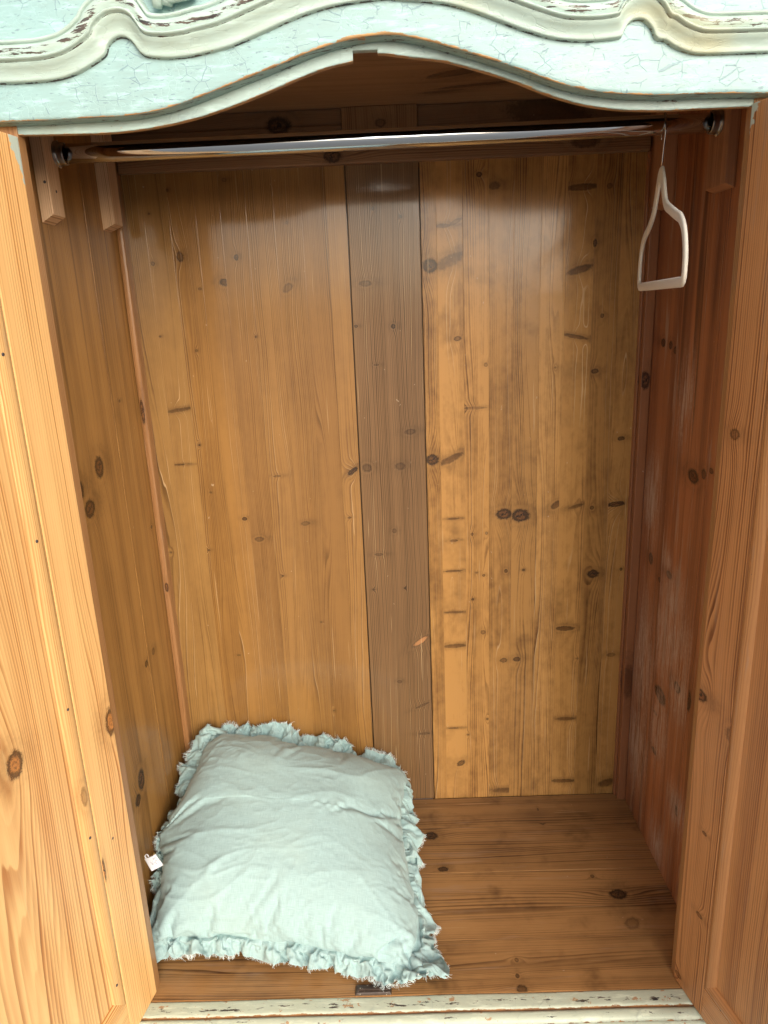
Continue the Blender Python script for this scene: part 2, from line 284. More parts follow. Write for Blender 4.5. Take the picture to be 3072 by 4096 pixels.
# ------------------------------------------------------------------ measured shapes (metres; x right, y into the wardrobe, z up from its floor)
D = .501
K={'back_right': [(.079, 1.181, .0113, .0105, .0, 'k'),(.115, 1.188, .0226, .0083, 25.0, 's'),(.103, 1.251, .0113, .003, 1.0, 's'),(.128, 1.257, .0113, .003, 25.0, 'p'),(.172, 1.336, .0057, .0045, .0, 'k'),(.2, 1.316, .0083, .0053, 2.0, 's'),(.362, 1.307, .0226, .0045, 2.0, 's'),(.412, 1.307, .0053, .0053, .0, 'k'),(.389, 1.209, .003, .006, .0, 'k'),(.362, 1.163, .0188, .0053, 15.0, 's'),(.129, 1.045, .006, .0038, 2.0, 'k'),(.184, .993, .0038, .0045, .0, 'k'),(.408, 1.077, .0038, .0045, .0, 'k'),(.357, 1.04, .0188, .003, -12.0, 's'),(.161, .909, .0188, .0023, .0, 'p'),(.398, .972, .006, .0038, .0, 'k'),(.456, .836, .006, .0034, .0, 'k'),(.113, .807, .0188, .0053, 25.0, 's'),(.075, .807, .0105, .0094, .0, 'k'),(.32, .982, .0023, .0019, .0, 'k'),(.221, .686, .0136, .009, .0, 'k'),(.255, .682, .0151, .0113, .0, 'k'),(.452, .699, .0151, .0045, 5.0, 'k'),(.329, .702, .0094, .0053, 35.0, 's'),(.37, .697, .0113, .003, 15.0, 's'),(.403, .693, .0045, .0045, .0, 'k'),(.115, .68, .0094, .0019, 1.0, 's'),(.155, .645, .0034, .0034, .0, 'k'),(.185, .646, .003, .0038, .0, 'k'),(.116, .632, .0068, .0023, 3.0, 's'),(.411, .547, .0098, .0075, .0, 'k'),(.113, .564, .0151, .0019, 1.0, 's'),(.179, .552, .0034, .003, .0, 'k'),(.164, .559, .0023, .0023, .0, 'k'),(.226, .56, .0038, .0045, .0, 'k'),(.263, .561, .003, .003, .0, 'k'),(.155, .498, .0026, .0026, .0, 'k'),(.114, .469, .017, .0019, .0, 's'),(.177, .42, .0053, .0053, .0, 'k'),(.115, .389, .0188, .0038, 2.0, 's'),(.222, .35, .0068, .0045, .0, 'k'),(.251, .352, .0068, .0045, .0, 'k'),(.458, .355, .0075, .0038, 2.0, 'p'),(.384, .349, .003, .0023, .0, 'k'),(.363, .199, .017, .0034, .0, 's'),(.108, .184, .0105, .0019, .0, 's'),(.142, .166, .0023, .0023, .0, 'k'),(.126, .092, .0083, .0053, 35.0, 'k'),(.186, .205, .003, .003, .0, 'k'),(.462, .027, .0151, .0075, 15.0, 's'),(.361, .036, .0226, .0038, -1.0, 's'),(.47, .555, .003, .0038, .0, 'k'),(.355, .422, .0151, .0045, .0, 's'),(.226, .015, .0226, .0053, .0, 's')], 'back_mid': [(-.046, 1.154, .0098, .0045, 1.0, 'p'),(-.067, 1.076, .0038, .003, .0, 'k'),(.005, 1.073, .0045, .0045, .0, 'k'),(-.025, 1.286, .0023, .0038, .0, 'k'),(.026, 1.27, .0023, .003, .0, 'k'),(-.031, 1.001, .0053, .0023, .0, 'p'),(.032, .866, .009, .0045, 5.0, 'p'),(-.059, .795, .0075, .0068, .0, 'p'),(.009, .796, .0083, .006, .0, 'p'),(-.008, .658, .0045, .0053, .0, 'p'),(-.042, .607, .0075, .0026, .0, 'p'),(-.057, .528, .003, .0023, .0, 'k'),(.01, .529, .0023, .0019, .0, 'k'),(-.009, .306, .0053, .0045, .0, 'p'),(.041, .403, .0188, .0053, 35.0, 'o'),(.041, .245, .0132, .0023, 25.0, 'p'),(.043, .172, .0105, .0023, 2.0, 'p')], 'back_left': [(-.403, 1.333, .0025, .0028, .0, 'k'),(-.393, 1.216, .0057, .0076, .0, 'k'),(-.446, 1.206, .0038, .0044, .0, 'k'),(-.287, 1.211, .0044, .0057, .0, 'k'),(-.314, 1.167, .0076, .0057, .0, 'k'),(-.362, 1.157, .0038, .0025, .0, 'k'),(-.194, 1.152, .0089, .0057, 35.0, 'p'),(-.296, 1.346, .0051, .0038, .0, 'p'),(-.442, 1.294, .0013, .0013, .0, 'k'),(-.449, 1.072, .0025, .0019, .0, 'k'),(-.381, 1.042, .0028, .0028, .0, 'k'),(-.263, 1.064, .0013, .0016, .0, 'k'),(-.429, .928, .0209, .0028, 8.0, 's'),(-.396, .856, .0019, .0019, .0, 'k'),(-.187, 1.268, .0019, .0028, .0, 'p'),(-.396, .856, .0022, .0022, .0, 'k'),(-.442, .817, .0095, .0013, .0, 's'),(-.384, .756, .0016, .0016, .0, 'k'),(-.319, .697, .0051, .0041, .0, 'k'),(-.292, .651, .0076, .0044, 2.0, 'p'),(-.193, .682, .0076, .0038, 3.0, 'p'),(-.088, .79, .0108, .0038, 35.0, 'k'),(-.1, .691, .0044, .0022, 2.0, 'k'),(-.244, .785, .0063, .0019, 2.0, 'p'),(-.401, .631, .0032, .0025, .0, 'k'),(-.482, .629, .0025, .0019, .0, 'k'),(-.249, .567, .0032, .0022, .0, 'k'),(-.361, .385, .0044, .0016, .0, 'p'),(-.174, .457, .0013, .0013, .0, 'k'),(-.159, .239, .0013, .0019, .0, 'k')], 'wall_right': [(.423, 1.026, .0093, .0062, .0, 'k'),(.387, 1.023, .0062, .0062, .0, 'k'),(.364, 1.016, .007, .0054, .0, 'k'),(.249, .814, .017, .0099, .0, 'k'),(.209, .827, .007, .0074, .0, 'k'),(.184, .838, .0062, .0039, .0, 'k'),(.32, .61, .0108, .0062, .0, 'k'),(.416, .608, .0093, .0099, .0, 'k'),(.364, .583, .0062, .0044, .0, 'k'),(.32, .359, .0227, .0131, .0, 'k'),(.338, .309, .0082, .003, .0, 'k'),(.331, .227, .0103, .0052, .0, 'k'),(.246, .418, .0124, .0082, .0, 'k'),(.195, .421, .0082, .0164, .0, 'k'),(.206, .183, .0103, .0082, .0, 'k')], 'wall_left': [(.248, .869, .0139, .0148, .0, 'k'),(.159, .849, .0139, .0136, .0, 'k'),(.188, .813, .0155, .0123, .0, 'k'),(.379, .964, .0046, .003, .0, 'k'),(.456, .7, .0054, .0035, .0, 'k'),(.224, .274, .0124, .0164, .0, 'k'),(.197, .25, .0103, .0092, .0, 'k'),(.372, .465, .0062, .0059, .0, 'k'),(.329, .46, .0062, .0059, .0, 'k')], 'floor': [(.202, .399, .0098, .0138, .0, 'k'),(.134, .404, .0098, .0123, -35.0, 'p'),(.249, .362, .0045, .0043, .0, 'k'),(.063, .179, .0045, .0037, .0, 'k'),(.007, .178, .0066, .0077, .0, 'k'),(.032, .175, .0045, .0037, .0, 'k'),(.402, .295, .0026, .0024, .0, 'k'),(.451, .294, .0045, .0024, .0, 'k'),(.376, .047, .0095, .0118, .0, 'k'),(.279, .066, .0053, .0092, .0, 'k'),(.339, -.0, .0026, .004, .0, 'k')], 'door_right': [(.025, .931, .0076, .0063, .0, 'k'),(.003, .538, .013, .0079, .0, 'k'),(.041, .323, .0058, .0032, .0, 'k'),(.047, .176, .0065, .0032, .0, 'k'),(.011, .018, .0072, .0041, .0, 'k'),(.077, .513, .0101, .0102, .0, 'p')]}
FA= [(-0.4509, 1.3359), (-0.3962, 1.3356), (-0.3414, 1.3363), (-0.3005, 1.3366), (-0.259, 1.3414), (-0.2171, 1.3518), (-0.1753, 1.3644), (-0.1203, 1.3811), (-0.0659, 1.3975), (-0.0258, 1.4051), (0.0029, 1.4067), (0.0291, 1.404), (0.0553, 1.3976), (0.1079, 1.3822), (0.161, 1.3647), (0.2012, 1.35), (0.2415, 1.34), (0.2818, 1.3348), (0.3219, 1.3324), (0.3753, 1.3317), (0.4444, 1.3293)]
ST= [(-0.4433, 1.3261), (-0.3813, 1.3248), (-0.325, 1.3245), (-0.2682, 1.329), (-0.2253, 1.3361), (-0.1823, 1.3468), (-0.1395, 1.3598), (-0.097, 1.374), (-0.0635, 1.3835), (-0.0345, 1.3883), (0.0185, 1.3922), (0.0294, 1.3905), (0.0701, 1.3847), (0.1109, 1.3739), (0.1546, 1.3599), (0.1933, 1.3449), (0.2349, 1.3321), (0.2765, 1.3249), (0.318, 1.3217), (0.3868, 1.3213), (0.4418, 1.3211)]
ML= [(-0.4493, 1.3744), (-0.4156, 1.3739), (-0.3874, 1.3746), (-0.3702, 1.3763), (-0.3527, 1.3806), (-0.3347, 1.3878), (-0.3181, 1.3963), (-0.314, 1.401), (-0.3119, 1.4058), (-0.3077, 1.4105), (-0.3002, 1.4144), (-0.2919, 1.4149), (-0.2841, 1.4107), (-0.2794, 1.4044), (-0.2747, 1.3982), (-0.2669, 1.3942), (-0.2449, 1.3918), (-0.2226, 1.3924), (-0.2087, 1.3942), (-0.1718, 1.4007), (-0.1308, 1.4141), (-0.0903, 1.4273), (-0.0504, 1.4358), (0.0043, 1.4403), (0.0198, 1.439), (0.0691, 1.4331), (0.1081, 1.4224), (0.1605, 1.4031), (0.2001, 1.3923), (0.2352, 1.3891), (0.2584, 1.39), (0.2706, 1.3913), (0.2737, 1.3971), (0.2794, 1.4052), (0.2874, 1.4082), (0.2956, 1.4069), (0.3042, 1.3994), (0.3088, 1.3909), (0.3132, 1.3871), (0.32, 1.3862), (0.3328, 1.379), (0.3469, 1.3736), (0.3608, 1.3709), (0.391, 1.37), (0.4457, 1.3695)]
MU= [(-0.4413, 1.417), (-0.4121, 1.417), (-0.3898, 1.4175), (-0.377, 1.4194), (-0.364, 1.4224), (-0.352, 1.4285), (-0.3426, 1.4359), (-0.3395, 1.4393), (-0.3357, 1.4445), (-0.3271, 1.4518), (-0.3114, 1.4605), (-0.2905, 1.4637), (-0.2747, 1.4596), (-0.2654, 1.448), (-0.2597, 1.4389), (-0.2533, 1.4357), (-0.2396, 1.4352), (-0.2257, 1.4372), (-0.2116, 1.4405), (-0.1924, 1.444), (-0.1532, 1.457), (-0.1131, 1.4698), (-0.0661, 1.4766), (0.001, 1.4804), (0.0263, 1.4789), (0.0852, 1.4681), (0.1289, 1.4596), (0.1807, 1.4419), (0.2094, 1.4318), (0.239, 1.4305), (0.2525, 1.4317), (0.257, 1.4344), (0.2601, 1.4413), (0.2691, 1.4484), (0.2849, 1.453), (0.3064, 1.4509), (0.3218, 1.441), (0.3305, 1.4314), (0.3334, 1.4289), (0.3369, 1.4264), (0.3476, 1.419), (0.3587, 1.4144), (0.3683, 1.4122), (0.39, 1.4115), (0.4413, 1.4109)]
# ------------------------------------------------------------------ the ground it stands on
def ground_mat():
    m, t, b = new_mat('weathered_paving'); g = t.n.new('ShaderNodeNewGeometry').outputs['Position']
    n1 = t.noise(g, 3., 4.); n2 = t.noise(g, 90., 3.)
    t.put(b.inputs['Base Color'], t.mix(t.mul(n1, n2), (.20, .195, .175), (.30, .29, .26))); b.inputs['Roughness'].default_value = .85
    return m
GZ = -.34
g = mesh_obj('ground', [(-60, -60, GZ), (60, -60, GZ), (60, 60, GZ), (-60, 60, GZ)], [(0, 1, 2, 3)], ground_mat()); g['kind'] = 'structure'

# ------------------------------------------------------------------ wardrobe
W = thing('wardrobe', (0, .25, GZ), 'old pine wardrobe in crackled pale aqua paint with both doors standing open', 'wardrobe')
HONEY = ((.56, .293, .096), (.160, .067, .018)); PALE = (.62, .42, .20)
def sel(key, lo, hi, pad=.0): return [k for k in K[key] if lo-pad <= k[0] < hi+pad]

# back: glued-up staves of the left panel, the greyer middle board, staves of the right panel
def staves(key, xs, tones, panel_name, freq, seed, **kw):
    bp = board(panel_name, (xs[0]-.004, D+.010, -.02), (xs[-1]+.004, D+.020, 1.452), M_DARK, W, bev=0)
    for i, (a, b_) in enumerate(zip(xs[:-1], xs[1:])):
        tn, hue = tones[i]; gold = (.78, .77, .68) if key == 'back_right' else (.55, .535, .46); li, dk = ([c_[0]*tn*gold[0], c_[1]*tn*(1-.12*hue)*gold[1], c_[2]*tn*(1-.3*hue)*gold[2]] for c_ in HONEY)
        mt = wood('%s_stave_%d' % (key, i), li, dk, freq*random.uniform(.7, 1.25), seed+i*1.7, sel(key, a, b_, .002), late=random.uniform(.45, .8), bows=[((a+b_)/2+random.uniform(-.015, .015), random.uniform(.05, 1.2), random.uniform(.010, .020), random.uniform(.16, .4), random.choice((-1, 1))*random.uniform(2.5, 5.)) for _ in range(2)], **kw)
        dy = random.uniform(-.0004, .0004)
        board('stave', (a+.00003, D+dy, -.002), (b_-.00003, D+.010, 1.405), mt, bp, bev=.0003)
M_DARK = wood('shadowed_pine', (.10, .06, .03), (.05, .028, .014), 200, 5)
staves('back_left', [-.487, -.452, -.405, -.355, -.309, -.261, -.209, -.158, -.111, -.0748],
       [(.92, -.55), (.98, -.5), (.90, .15), (.95, .1), (.84, .2), (.93, 0), (.86, .1), (.80, .25), (.98, 0)], 'back_panel', 270, 2.0, streak=.35, coat=1.0, coatr=.09, blotch=.45, ridge=.6, mottle=.15)
staves('back_right', [.0632, .092, .141, .19, .237, .2875, .335, .388, .4365, .479],
       [(.95, 0), (1.04, -.05), (1.05, 0), (.92, .05), (.90, 0), (1.14, -.2), (1.0, -.05), (.76, .1), (.94, -.1)], 'back_panel', 235, 31.0, streak=.65, coat=.55, coatr=.14, blotch=.9, stain=.55, ridge=.75, mottle=.5)
mid = wood('middle_board', (.205, .113, .047), (.072, .037, .014), 300, 17.3, K['back_mid'], streak=.3, late=.85, coat=.7, coatr=.10, blotch=.3, ridge=.8)
board('back_board', (-.0725, D+.0008, -.002), (.0614, D+.018, 1.398), mid, W)
RAILK = [(1.375, -.094, .010, .013, 0, 'k'), (1.386, -.094, .006, .009, 0, 'k'), (1.38, .36, .008, .02, 0, 's')]
rail_m = wood('back_rail_pine', (.30, .17, .085), (.15, .072, .032), 300, 51, RAILK, streak=.6, late=.9, blotch=.5)
board('back_rail', (-.484, D-.017, 1.361), (.4775, D, 1.402), rail_m, W, grain=0, face=1, bev=.002)
peg_m = wood('peg_end_grain', (.26, .13, .055), (.14, .06, .025), 900, 5.5, late=.5)
def disc(name, c, r, h, axis, mat, parent, seg=14, bev=.25):
    ax = Vector(axis).normalized(); a = ax.orthogonal().normalized(); b_ = ax.cross(a); c = Vector(c)
    rings = [(r, 0), (r, h*(1-bev)), (r*(1-bev*.6), h)]
    V = [c+ax*z+(a*math.cos(q)+b_*math.sin(q))*rr for rr, z in rings for q in [2*math.pi*i/seg for i in range(seg)]]
    Fc = [(i*seg+j, i*seg+(j+1) % seg, (i+1)*seg+(j+1) % seg, (i+1)*seg+j) for i in range(2) for j in range(seg)]+[tuple(2*seg+j for j in range(seg)), tuple(range(seg))[::-1]]
    return mesh_obj(name, V, Fc, mat, parent, uvs=[(p.x+p.y, p.z) for p in V])
for px in (-.31, -.188, -.066, .056, .178, .30, .41): disc('peg', (px, D-.0165, 1.387+random.uniform(-.001, .001)), .0058, .0009, (0, -1, 0), peg_m, W)
up_m = wood('upper_back_pine', (.23, .135, .07), (.11, .055, .027), 260, 63, [(1.432, -.19, .012, .018, 0, 'k'), (1.43, .30, .02, .06, 10, 's')], streak=.5)
board('upper_back_board', (-.503, D+.006, 1.402), (-.075, D+.018, 1.456), up_m, W, grain=0, face=1)
board('upper_back_board', (.0615, D+.006, 1.402), (.503, D+.018, 1.456), up_m, W, grain=0, face=1)
board('upper_back_board', (-.503, D+.001, 1.402), (-.075, D+.006, 1.428), up_m, W, grain=0, face=1)
board('back_post', (-.0745, D-.003, 1.402), (.061, D+.018, 1.456), wood('mid_post_pine', (.27, .16, .075), (.14, .07, .03), 240, 70, [(-.005, 1.428, .008, .006, 0, 'k')], late=1.0), W)

SCUFF = [(0.426, 0.709, 0.0141, 0.0419, 0, 'w'), (0.424, 0.737, 0.0101, 0.0222, 0, 'w'), (0.298, 0.925, 0.0101, 0.0345, 0, 'w'), (0.285, 0.56, 0.0161, 0.0271, 0, 'w'), (0.331, 0.631, 0.0071, 0.0099, 0, 'w'), (0.409, 0.776, 0.005, 0.0148, 0, 'w'), (0.294, 0.476, 0.0349, 0.0459, 0, 'w'), (0.418, 0.361, 0.0188, 0.0722, 0, 'w'), (0.233, 0.398, 0.0188, 0.023, 0, 'w'), (0.418, 0.166, 0.0214, 0.0492, 0, 'w'), (0.311, 0.28, 0.0134, 0.0394, 0, 'w'), (0.201, 0.179, 0.0134, 0.0197, 0, 'w'), (0.277, 0.032, 0.0134, 0.0262, 0, 'w')]
# side walls, rear corner posts, wall cleats
LW = [(.028, .3435), (.3435, .478)]
for i, (a, b_) in enumerate(LW):
    m_ = wood('left_wall_%d' % i, scl((.39, .200, .056), 1.0-.06*i), scl((.125, .052, .014), 1.0), 240, 81+i*3.1, sel('wall_left', a, b_), streak=.6, late=.7, resin=.45, coat=.25, coatr=.2, bows=[(.13, .55, .02, .8, 3.0)] if i == 0 else (), blotch=.4, stain=.2)
    board('side_board', (-.522, a, -.02), (-.5+.0005*i, b_ if i == 0 else .519, 1.455), m_, W, grain=2, face=0, bev=.0012)
RW = [(.028, .199), (.199, .361), (.361, .478)]
for i, (a, b_) in enumerate(RW):
    m_ = wood('right_wall_%d' % i, scl((.375, .145, .058), (1.0, 1.04, .92)[i]), scl((.085, .028, .011), 1.0), 250, 101+i*2.3, sel('wall_right', a, b_)+[k_ for k_ in SCUFF if a-.02 < k_[0] < b_+.02], streak=1.0, late=.7, resin=.7, coat=.15, coatr=.22, blotch=.4, worn=.8, red=(.22, .075, .035))
    board('side_board', (.5-.0004*(i % 2), a, -.02), (.522, b_ if i < 2 else .519, 1.455), m_, W, grain=2, face=0, bev=.0010)
lp = wood('left_corner_bead', (.33, .165, .065), (.18, .075, .025), 300, 121, [(-.494, .93, .003, .02, 0, 'k'), (-.492, .56, .003, .008, 0, 'k')], streak=.7, late=.5, worn=.8)
rp = wood('right_corner_bead', (.30, .125, .055), (.16, .06, .025), 300, 127, [(.489, .953, .007, .014, 0, 'k'), (.490, .30, .010, .03, 0, 's')], streak=.7, late=.5)
board('corner_bead', (-.4995, .476, 0), (-.4868, D+.008, 1.40), lp, W, bev=.0045)
board('corner_post', (.4815, .476, 0), (.4995, D+.008, 1.455), rp, W, bev=.002)
board('corner_bead', (.4772, .490, 0), (.4815, D+.008, 1.361), rp, W, bev=.0018)
def cleat(lo, hi, side, mat, bev_top):
    def tw(bm):                                       # the foot is sawn at a slant, longer at the wall
        for v in bm.verts:
            if v.co.z < (lo[2]+hi[2])/2:
                wall = (v.co.x < (lo[0]+hi[0])/2) == (side < 0)
                v.co.z += 0 if wall else bev_top
    return board('wall_cleat', lo, hi, mat, W, grain=2, face=1, bev=.0012, tweak=tw)
clm = wood('cleat_pine', (.72, .49, .30), (.40, .21, .10), 260, 131, [(-.4815+.2, 1.345, .003, .012, 0, 'k')], streak=.5, late=1.1, coat=.1, worn=.3)
clr = wood('cleat_pine_red', (.46, .23, .12), (.22, .09, .04), 260, 137, streak=.7, late=1.0, coat=.1, worn=.3)
cleat((-.4995, .178, 1.246), (-.481, .218, 1.452), -1, clm, .011)
cleat((-.4995, .414, 1.259), (-.477, .454, 1.452), -1, clm, .010)
cleat((.484, .186, 1.254), (.4995, .252, 1.452), 1, clr, .006)
cleat((.479, .415, 1.257), (.4995, .474, 1.452), 1, clr, .006)
CLEAT_NAILS = [(-.4868, .1783, 1.300, (0, -1, 0)), (-.4812, .199, 1.290, (1, 0, 0))]
fp_ = wood('front_post_pine', (.42, .22, .09), (.24, .11, .04), 260, 141, streak=.6, late=.8)
board('front_post', (-.535, .021, -.02), (-.4425, .040, 1.452), fp_, W, grain=2, face=1)
board('front_post', (.4395, .021, -.02), (.535, .040, 1.452), fp_, W, grain=2, face=1)

# ceiling and floor boards
cl = wood('ceiling_pine', (.36, .215, .11), (.15, .078, .036), 200, 151, [(.33, .12, .012, .045, 25, 's'), (.40, .16, .006, .06, 12, 's'), (.43, .10, .005, .03, 10, 's'), (.30, .27, .012, .05, 20, 's')], streak=.6, late=.5)
board('ceiling_board', (-.523, .17, 1.456), (.523, .31, 1.474), cl, W, grain=0, face=2)
board('shade_box_back', (-.53, .170, 1.474), (.53, .180, 1.66), M_DARK, W, grain=0, face=1)  # unseen dark box behind the crest, added to darken the rail's reflection
board('shade_box_top', (-.535, .0225, 1.655), (.535, .170, 1.66), M_DARK, W, grain=0, face=2)  # lid of the added dark box, out of view
for x_ in (-.535, .525): board('shade_box_end', (x_, .0228, 1.34), (x_+.01, .170, 1.655), M_DARK, W, bev=0)  # unseen ends, added to stop light leaking into the box
board('leak_board', (-.5, .0, -.05), (.5, .53, -.0235), M_DARK, W, grain=0, face=2)  # unseen board added under the floor to block a light leak
board('ceiling_board', (-.523, .31, 1.4565), (.523, .519, 1.474), cl, W, grain=0, face=2)
FB = [(.0015, .107), (.107, .268), (.268, .400), (.400, .4985)]
for i, (a, b_) in enumerate(FB):
    tn = (1.0, 1.0, .92, .85)[i]
    fm = wood('floor_%d' % i, scl((.37, .192, .070), tn), scl((.080, .034, .012), tn), (190, 170, 200, 210)[i], 161+i*2.9, sel('floor', a, b_, .003), streak=.55, late=.6, coat=.35, coatr=.25, rough=.5, blotch=.9, stain=.75, worn=.25,
              bows=[(a+.05, -.1, .025, .5, 4)] if i < 2 else ())
    board('floor_board', (-.5, a, -.022), (.5, b_, random.uniform(-.0006, 0)), fm, W, grain=0, face=2, bev=.0016)
dk, t_, b_ = new_mat('dark_worn_block'); P_ = t_.xyz(t_.uv())
n_ = t_.noise(t_.uv(), 130., 4., .7); t_.put(b_.inputs['Base Color'], t_.mix(t_.ss(n_, .60, .68), t_.mix(n_, (.018, .012, .01), (.09, .06, .045)), (.5, .48, .38))); b_.inputs['Roughness'].default_value = .4
t_.put(b_.inputs['Normal'], t_.bump(n_, .5, .001))
def blk(bm):
    for v in bm.verts:
        if v.co.z > .001: v.co.x += .004 if v.co.x < -.07 else -.004; v.co.y += .002 if v.co.y < .012 else -.003
sb = board('door_catch', (-.1035, .0025, -.002), (-.0395, .0225, .0045), dk, W, grain=0, face=2, bev=.0014, tweak=blk)
board('catch_bar', (-.098, .0085, .0042), (-.045, .0135, .0062), dk, sb, grain=0, face=2, bev=.0012)

# ------------------------------------------------------------------ painted crest
AQUA = (.285, .455, .455); UNDER = (.25, .36, .35); BARE = (.60, .36, .16)
p_fascia = painted('crackled_aqua_paint', AQUA, UNDER, BARE, 1.0, .35, .9, 0., .10)
p_mould = painted('cream_aqua_paint', (.41, .54, .50), (.37, .44, .35), BARE, .15, .6, .55, 3., .6)
p_stop = painted('grey_aqua_paint', (.40, .55, .53), (.29, .37, .36), BARE, .3, .7, .8, 6.)
p_sill = painted('worn_cream_paint', (.55, .60, .47), (.46, .52, .40), (.42, .20, .07), .18, 1.2, .8, 9.)
FX = np.array([p[0] for p in FA]); FZ = np.array([p[1] for p in FA]); SX = np.array([p[0] for p in ST]); SZ = np.array([p[1] for p in ST])
fs = spline([(-.535, FA[0][1])]+FA+[(.535, FA[-1][1]-.001)], 321); ST_ = [p for p in ST if p[0] < -.03]+[(-.030, 1.3893), (-.012, 1.3940), (-.004, 1.3950)]+[p for p in ST if p[0] > .015]; sps = spline([(-.4425, ST[0][1])]+ST_[1:-1]+[(.4395, ST[-1][1])], 641)
fz = lambda x: float(np.interp(x, fs[:, 0], fs[:, 1])); sz = lambda x: float(np.interp(x, sps[:, 0], sps[:, 1]))
def sections(xs, prof):
    V, UVs, we, dk_ = [], [], [], []; secs = []
    for x in xs:
        row = prof(x); secs.append([(x, y, z) for y, z, a, d, s_ in row])
        for y, z, a, d, s_ in row: UVs.append((x, s_)); we.append(a); dk_.append(d)
    V, Fc = loft(secs); return V, Fc, UVs, we, dk_
def fprof(x):
    z = fz(x); bare = .55 if -.029 < x < -.018 else 0.
    topw = .25+.35*math.exp(-((x-.0)/.16)**2)
    R = [(0, 1.66, 0, 0, 1.66)]+[(0, z+(1.62-z)*k_**1.5, 0, 0, z+(1.62-z)*k_**1.5) for k_ in (1, .8, .6, .4, .25, .13)]
    R += [(0, z+.0042, topw*.35, 0, z+.0042), (.0003, z+.0016, topw+.15, 0, z+.0016), (.0014, z+.0003, .62+topw*.3, 0, z), (.0032, z-.0002, .25+bare*.7, .8, z-.003), (.010, z+.0004, .05+bare, .62, z-.010), (.0155, z+.0002, bare, .5, z-.016), (.0205, z-.0008, bare, .75, z-.021), (.0222, z+.002, 0, .8, z-.023), (.0225, z+.005, 0, 3, z-.03), (.0225, 1.66, 0, 3, z-.08)]  # last rows (back face): shade painted in, so the rail mirrors something dark
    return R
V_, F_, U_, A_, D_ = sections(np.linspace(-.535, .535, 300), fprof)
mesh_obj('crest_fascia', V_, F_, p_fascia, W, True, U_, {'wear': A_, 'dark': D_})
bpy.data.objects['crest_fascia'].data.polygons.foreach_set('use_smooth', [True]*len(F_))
def sprof(x):
    z = sz(x); zt = fz(x)+.03
    if -.0345 < x < -.0052: z = 1.3988
    e = .0016*math.sin(x*190)*math.sin(x*77+1)
    nt = .35 if -.0345 < x < -.0052 else 1.
    return [(.0228, zt, 0, .1, zt), (.0228, fz(x)-.001+1e-4, 0, .5, fz(x)), (.0230, z+.005, .05, .15, z+.005), (.0231, z+.0016+e*.3, .25, .1, z+.002), (.0236, z+.0004, .5*nt, 0, z), (.0250, z, .62*nt, 0, z-.002), (.030, z, .9*nt, .3, z-.006), (.034, z+.0004, nt, .6, z-.02), (.0345, z+.002, 1, 3, z-.022), (.0345, zt, 1, 3, z-.06)]  # back rows blackened too: shade put into the colour for the rail's reflection
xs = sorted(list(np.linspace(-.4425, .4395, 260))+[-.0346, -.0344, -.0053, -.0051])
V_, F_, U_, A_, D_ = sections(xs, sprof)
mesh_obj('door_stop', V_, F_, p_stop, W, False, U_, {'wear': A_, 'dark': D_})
# bolection moulding that follows the curved field
def by_index(pts, n):
    P = np.array(pts, float); k_ = len(P); T = np.gradient(P, axis=0); s_ = np.linspace(0, k_-1, n); i = np.clip(s_.astype(int), 0, k_-2); x = (s_-i)[:, None]
    return (2*x**3-3*x**2+1)*P[i]+(x**3-2*x**2+x)*T[i]+(-2*x**3+3*x**2)*P[i+1]+(x**3-x**2)*T[i+1]
ml = by_index([(-.53, ML[0][1])]+ML+[(.53, ML[-1][1])], 330); mu = by_index([(-.53, MU[0][1])]+MU+[(.53, MU[-1][1])], 330)
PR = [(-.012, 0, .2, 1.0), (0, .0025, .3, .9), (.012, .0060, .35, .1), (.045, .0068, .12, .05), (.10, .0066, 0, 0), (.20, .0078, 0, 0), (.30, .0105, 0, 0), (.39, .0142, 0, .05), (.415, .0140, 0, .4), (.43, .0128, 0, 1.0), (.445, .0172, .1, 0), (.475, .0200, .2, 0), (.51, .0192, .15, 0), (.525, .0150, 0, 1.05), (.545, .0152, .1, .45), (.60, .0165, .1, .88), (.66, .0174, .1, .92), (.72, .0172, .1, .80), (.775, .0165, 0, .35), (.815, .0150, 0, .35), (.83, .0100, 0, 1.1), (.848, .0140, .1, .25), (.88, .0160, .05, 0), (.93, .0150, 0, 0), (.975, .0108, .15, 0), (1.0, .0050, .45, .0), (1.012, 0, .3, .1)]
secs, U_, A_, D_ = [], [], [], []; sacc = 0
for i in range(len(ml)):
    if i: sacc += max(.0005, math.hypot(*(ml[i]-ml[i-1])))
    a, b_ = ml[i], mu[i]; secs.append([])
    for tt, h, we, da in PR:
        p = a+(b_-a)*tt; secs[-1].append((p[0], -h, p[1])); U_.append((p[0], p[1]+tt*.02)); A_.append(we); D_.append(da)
V_, F_ = loft(secs); mesh_obj('crest_moulding', V_, F_, p_mould, W, True, U_, {'wear': A_, 'dark': D_})
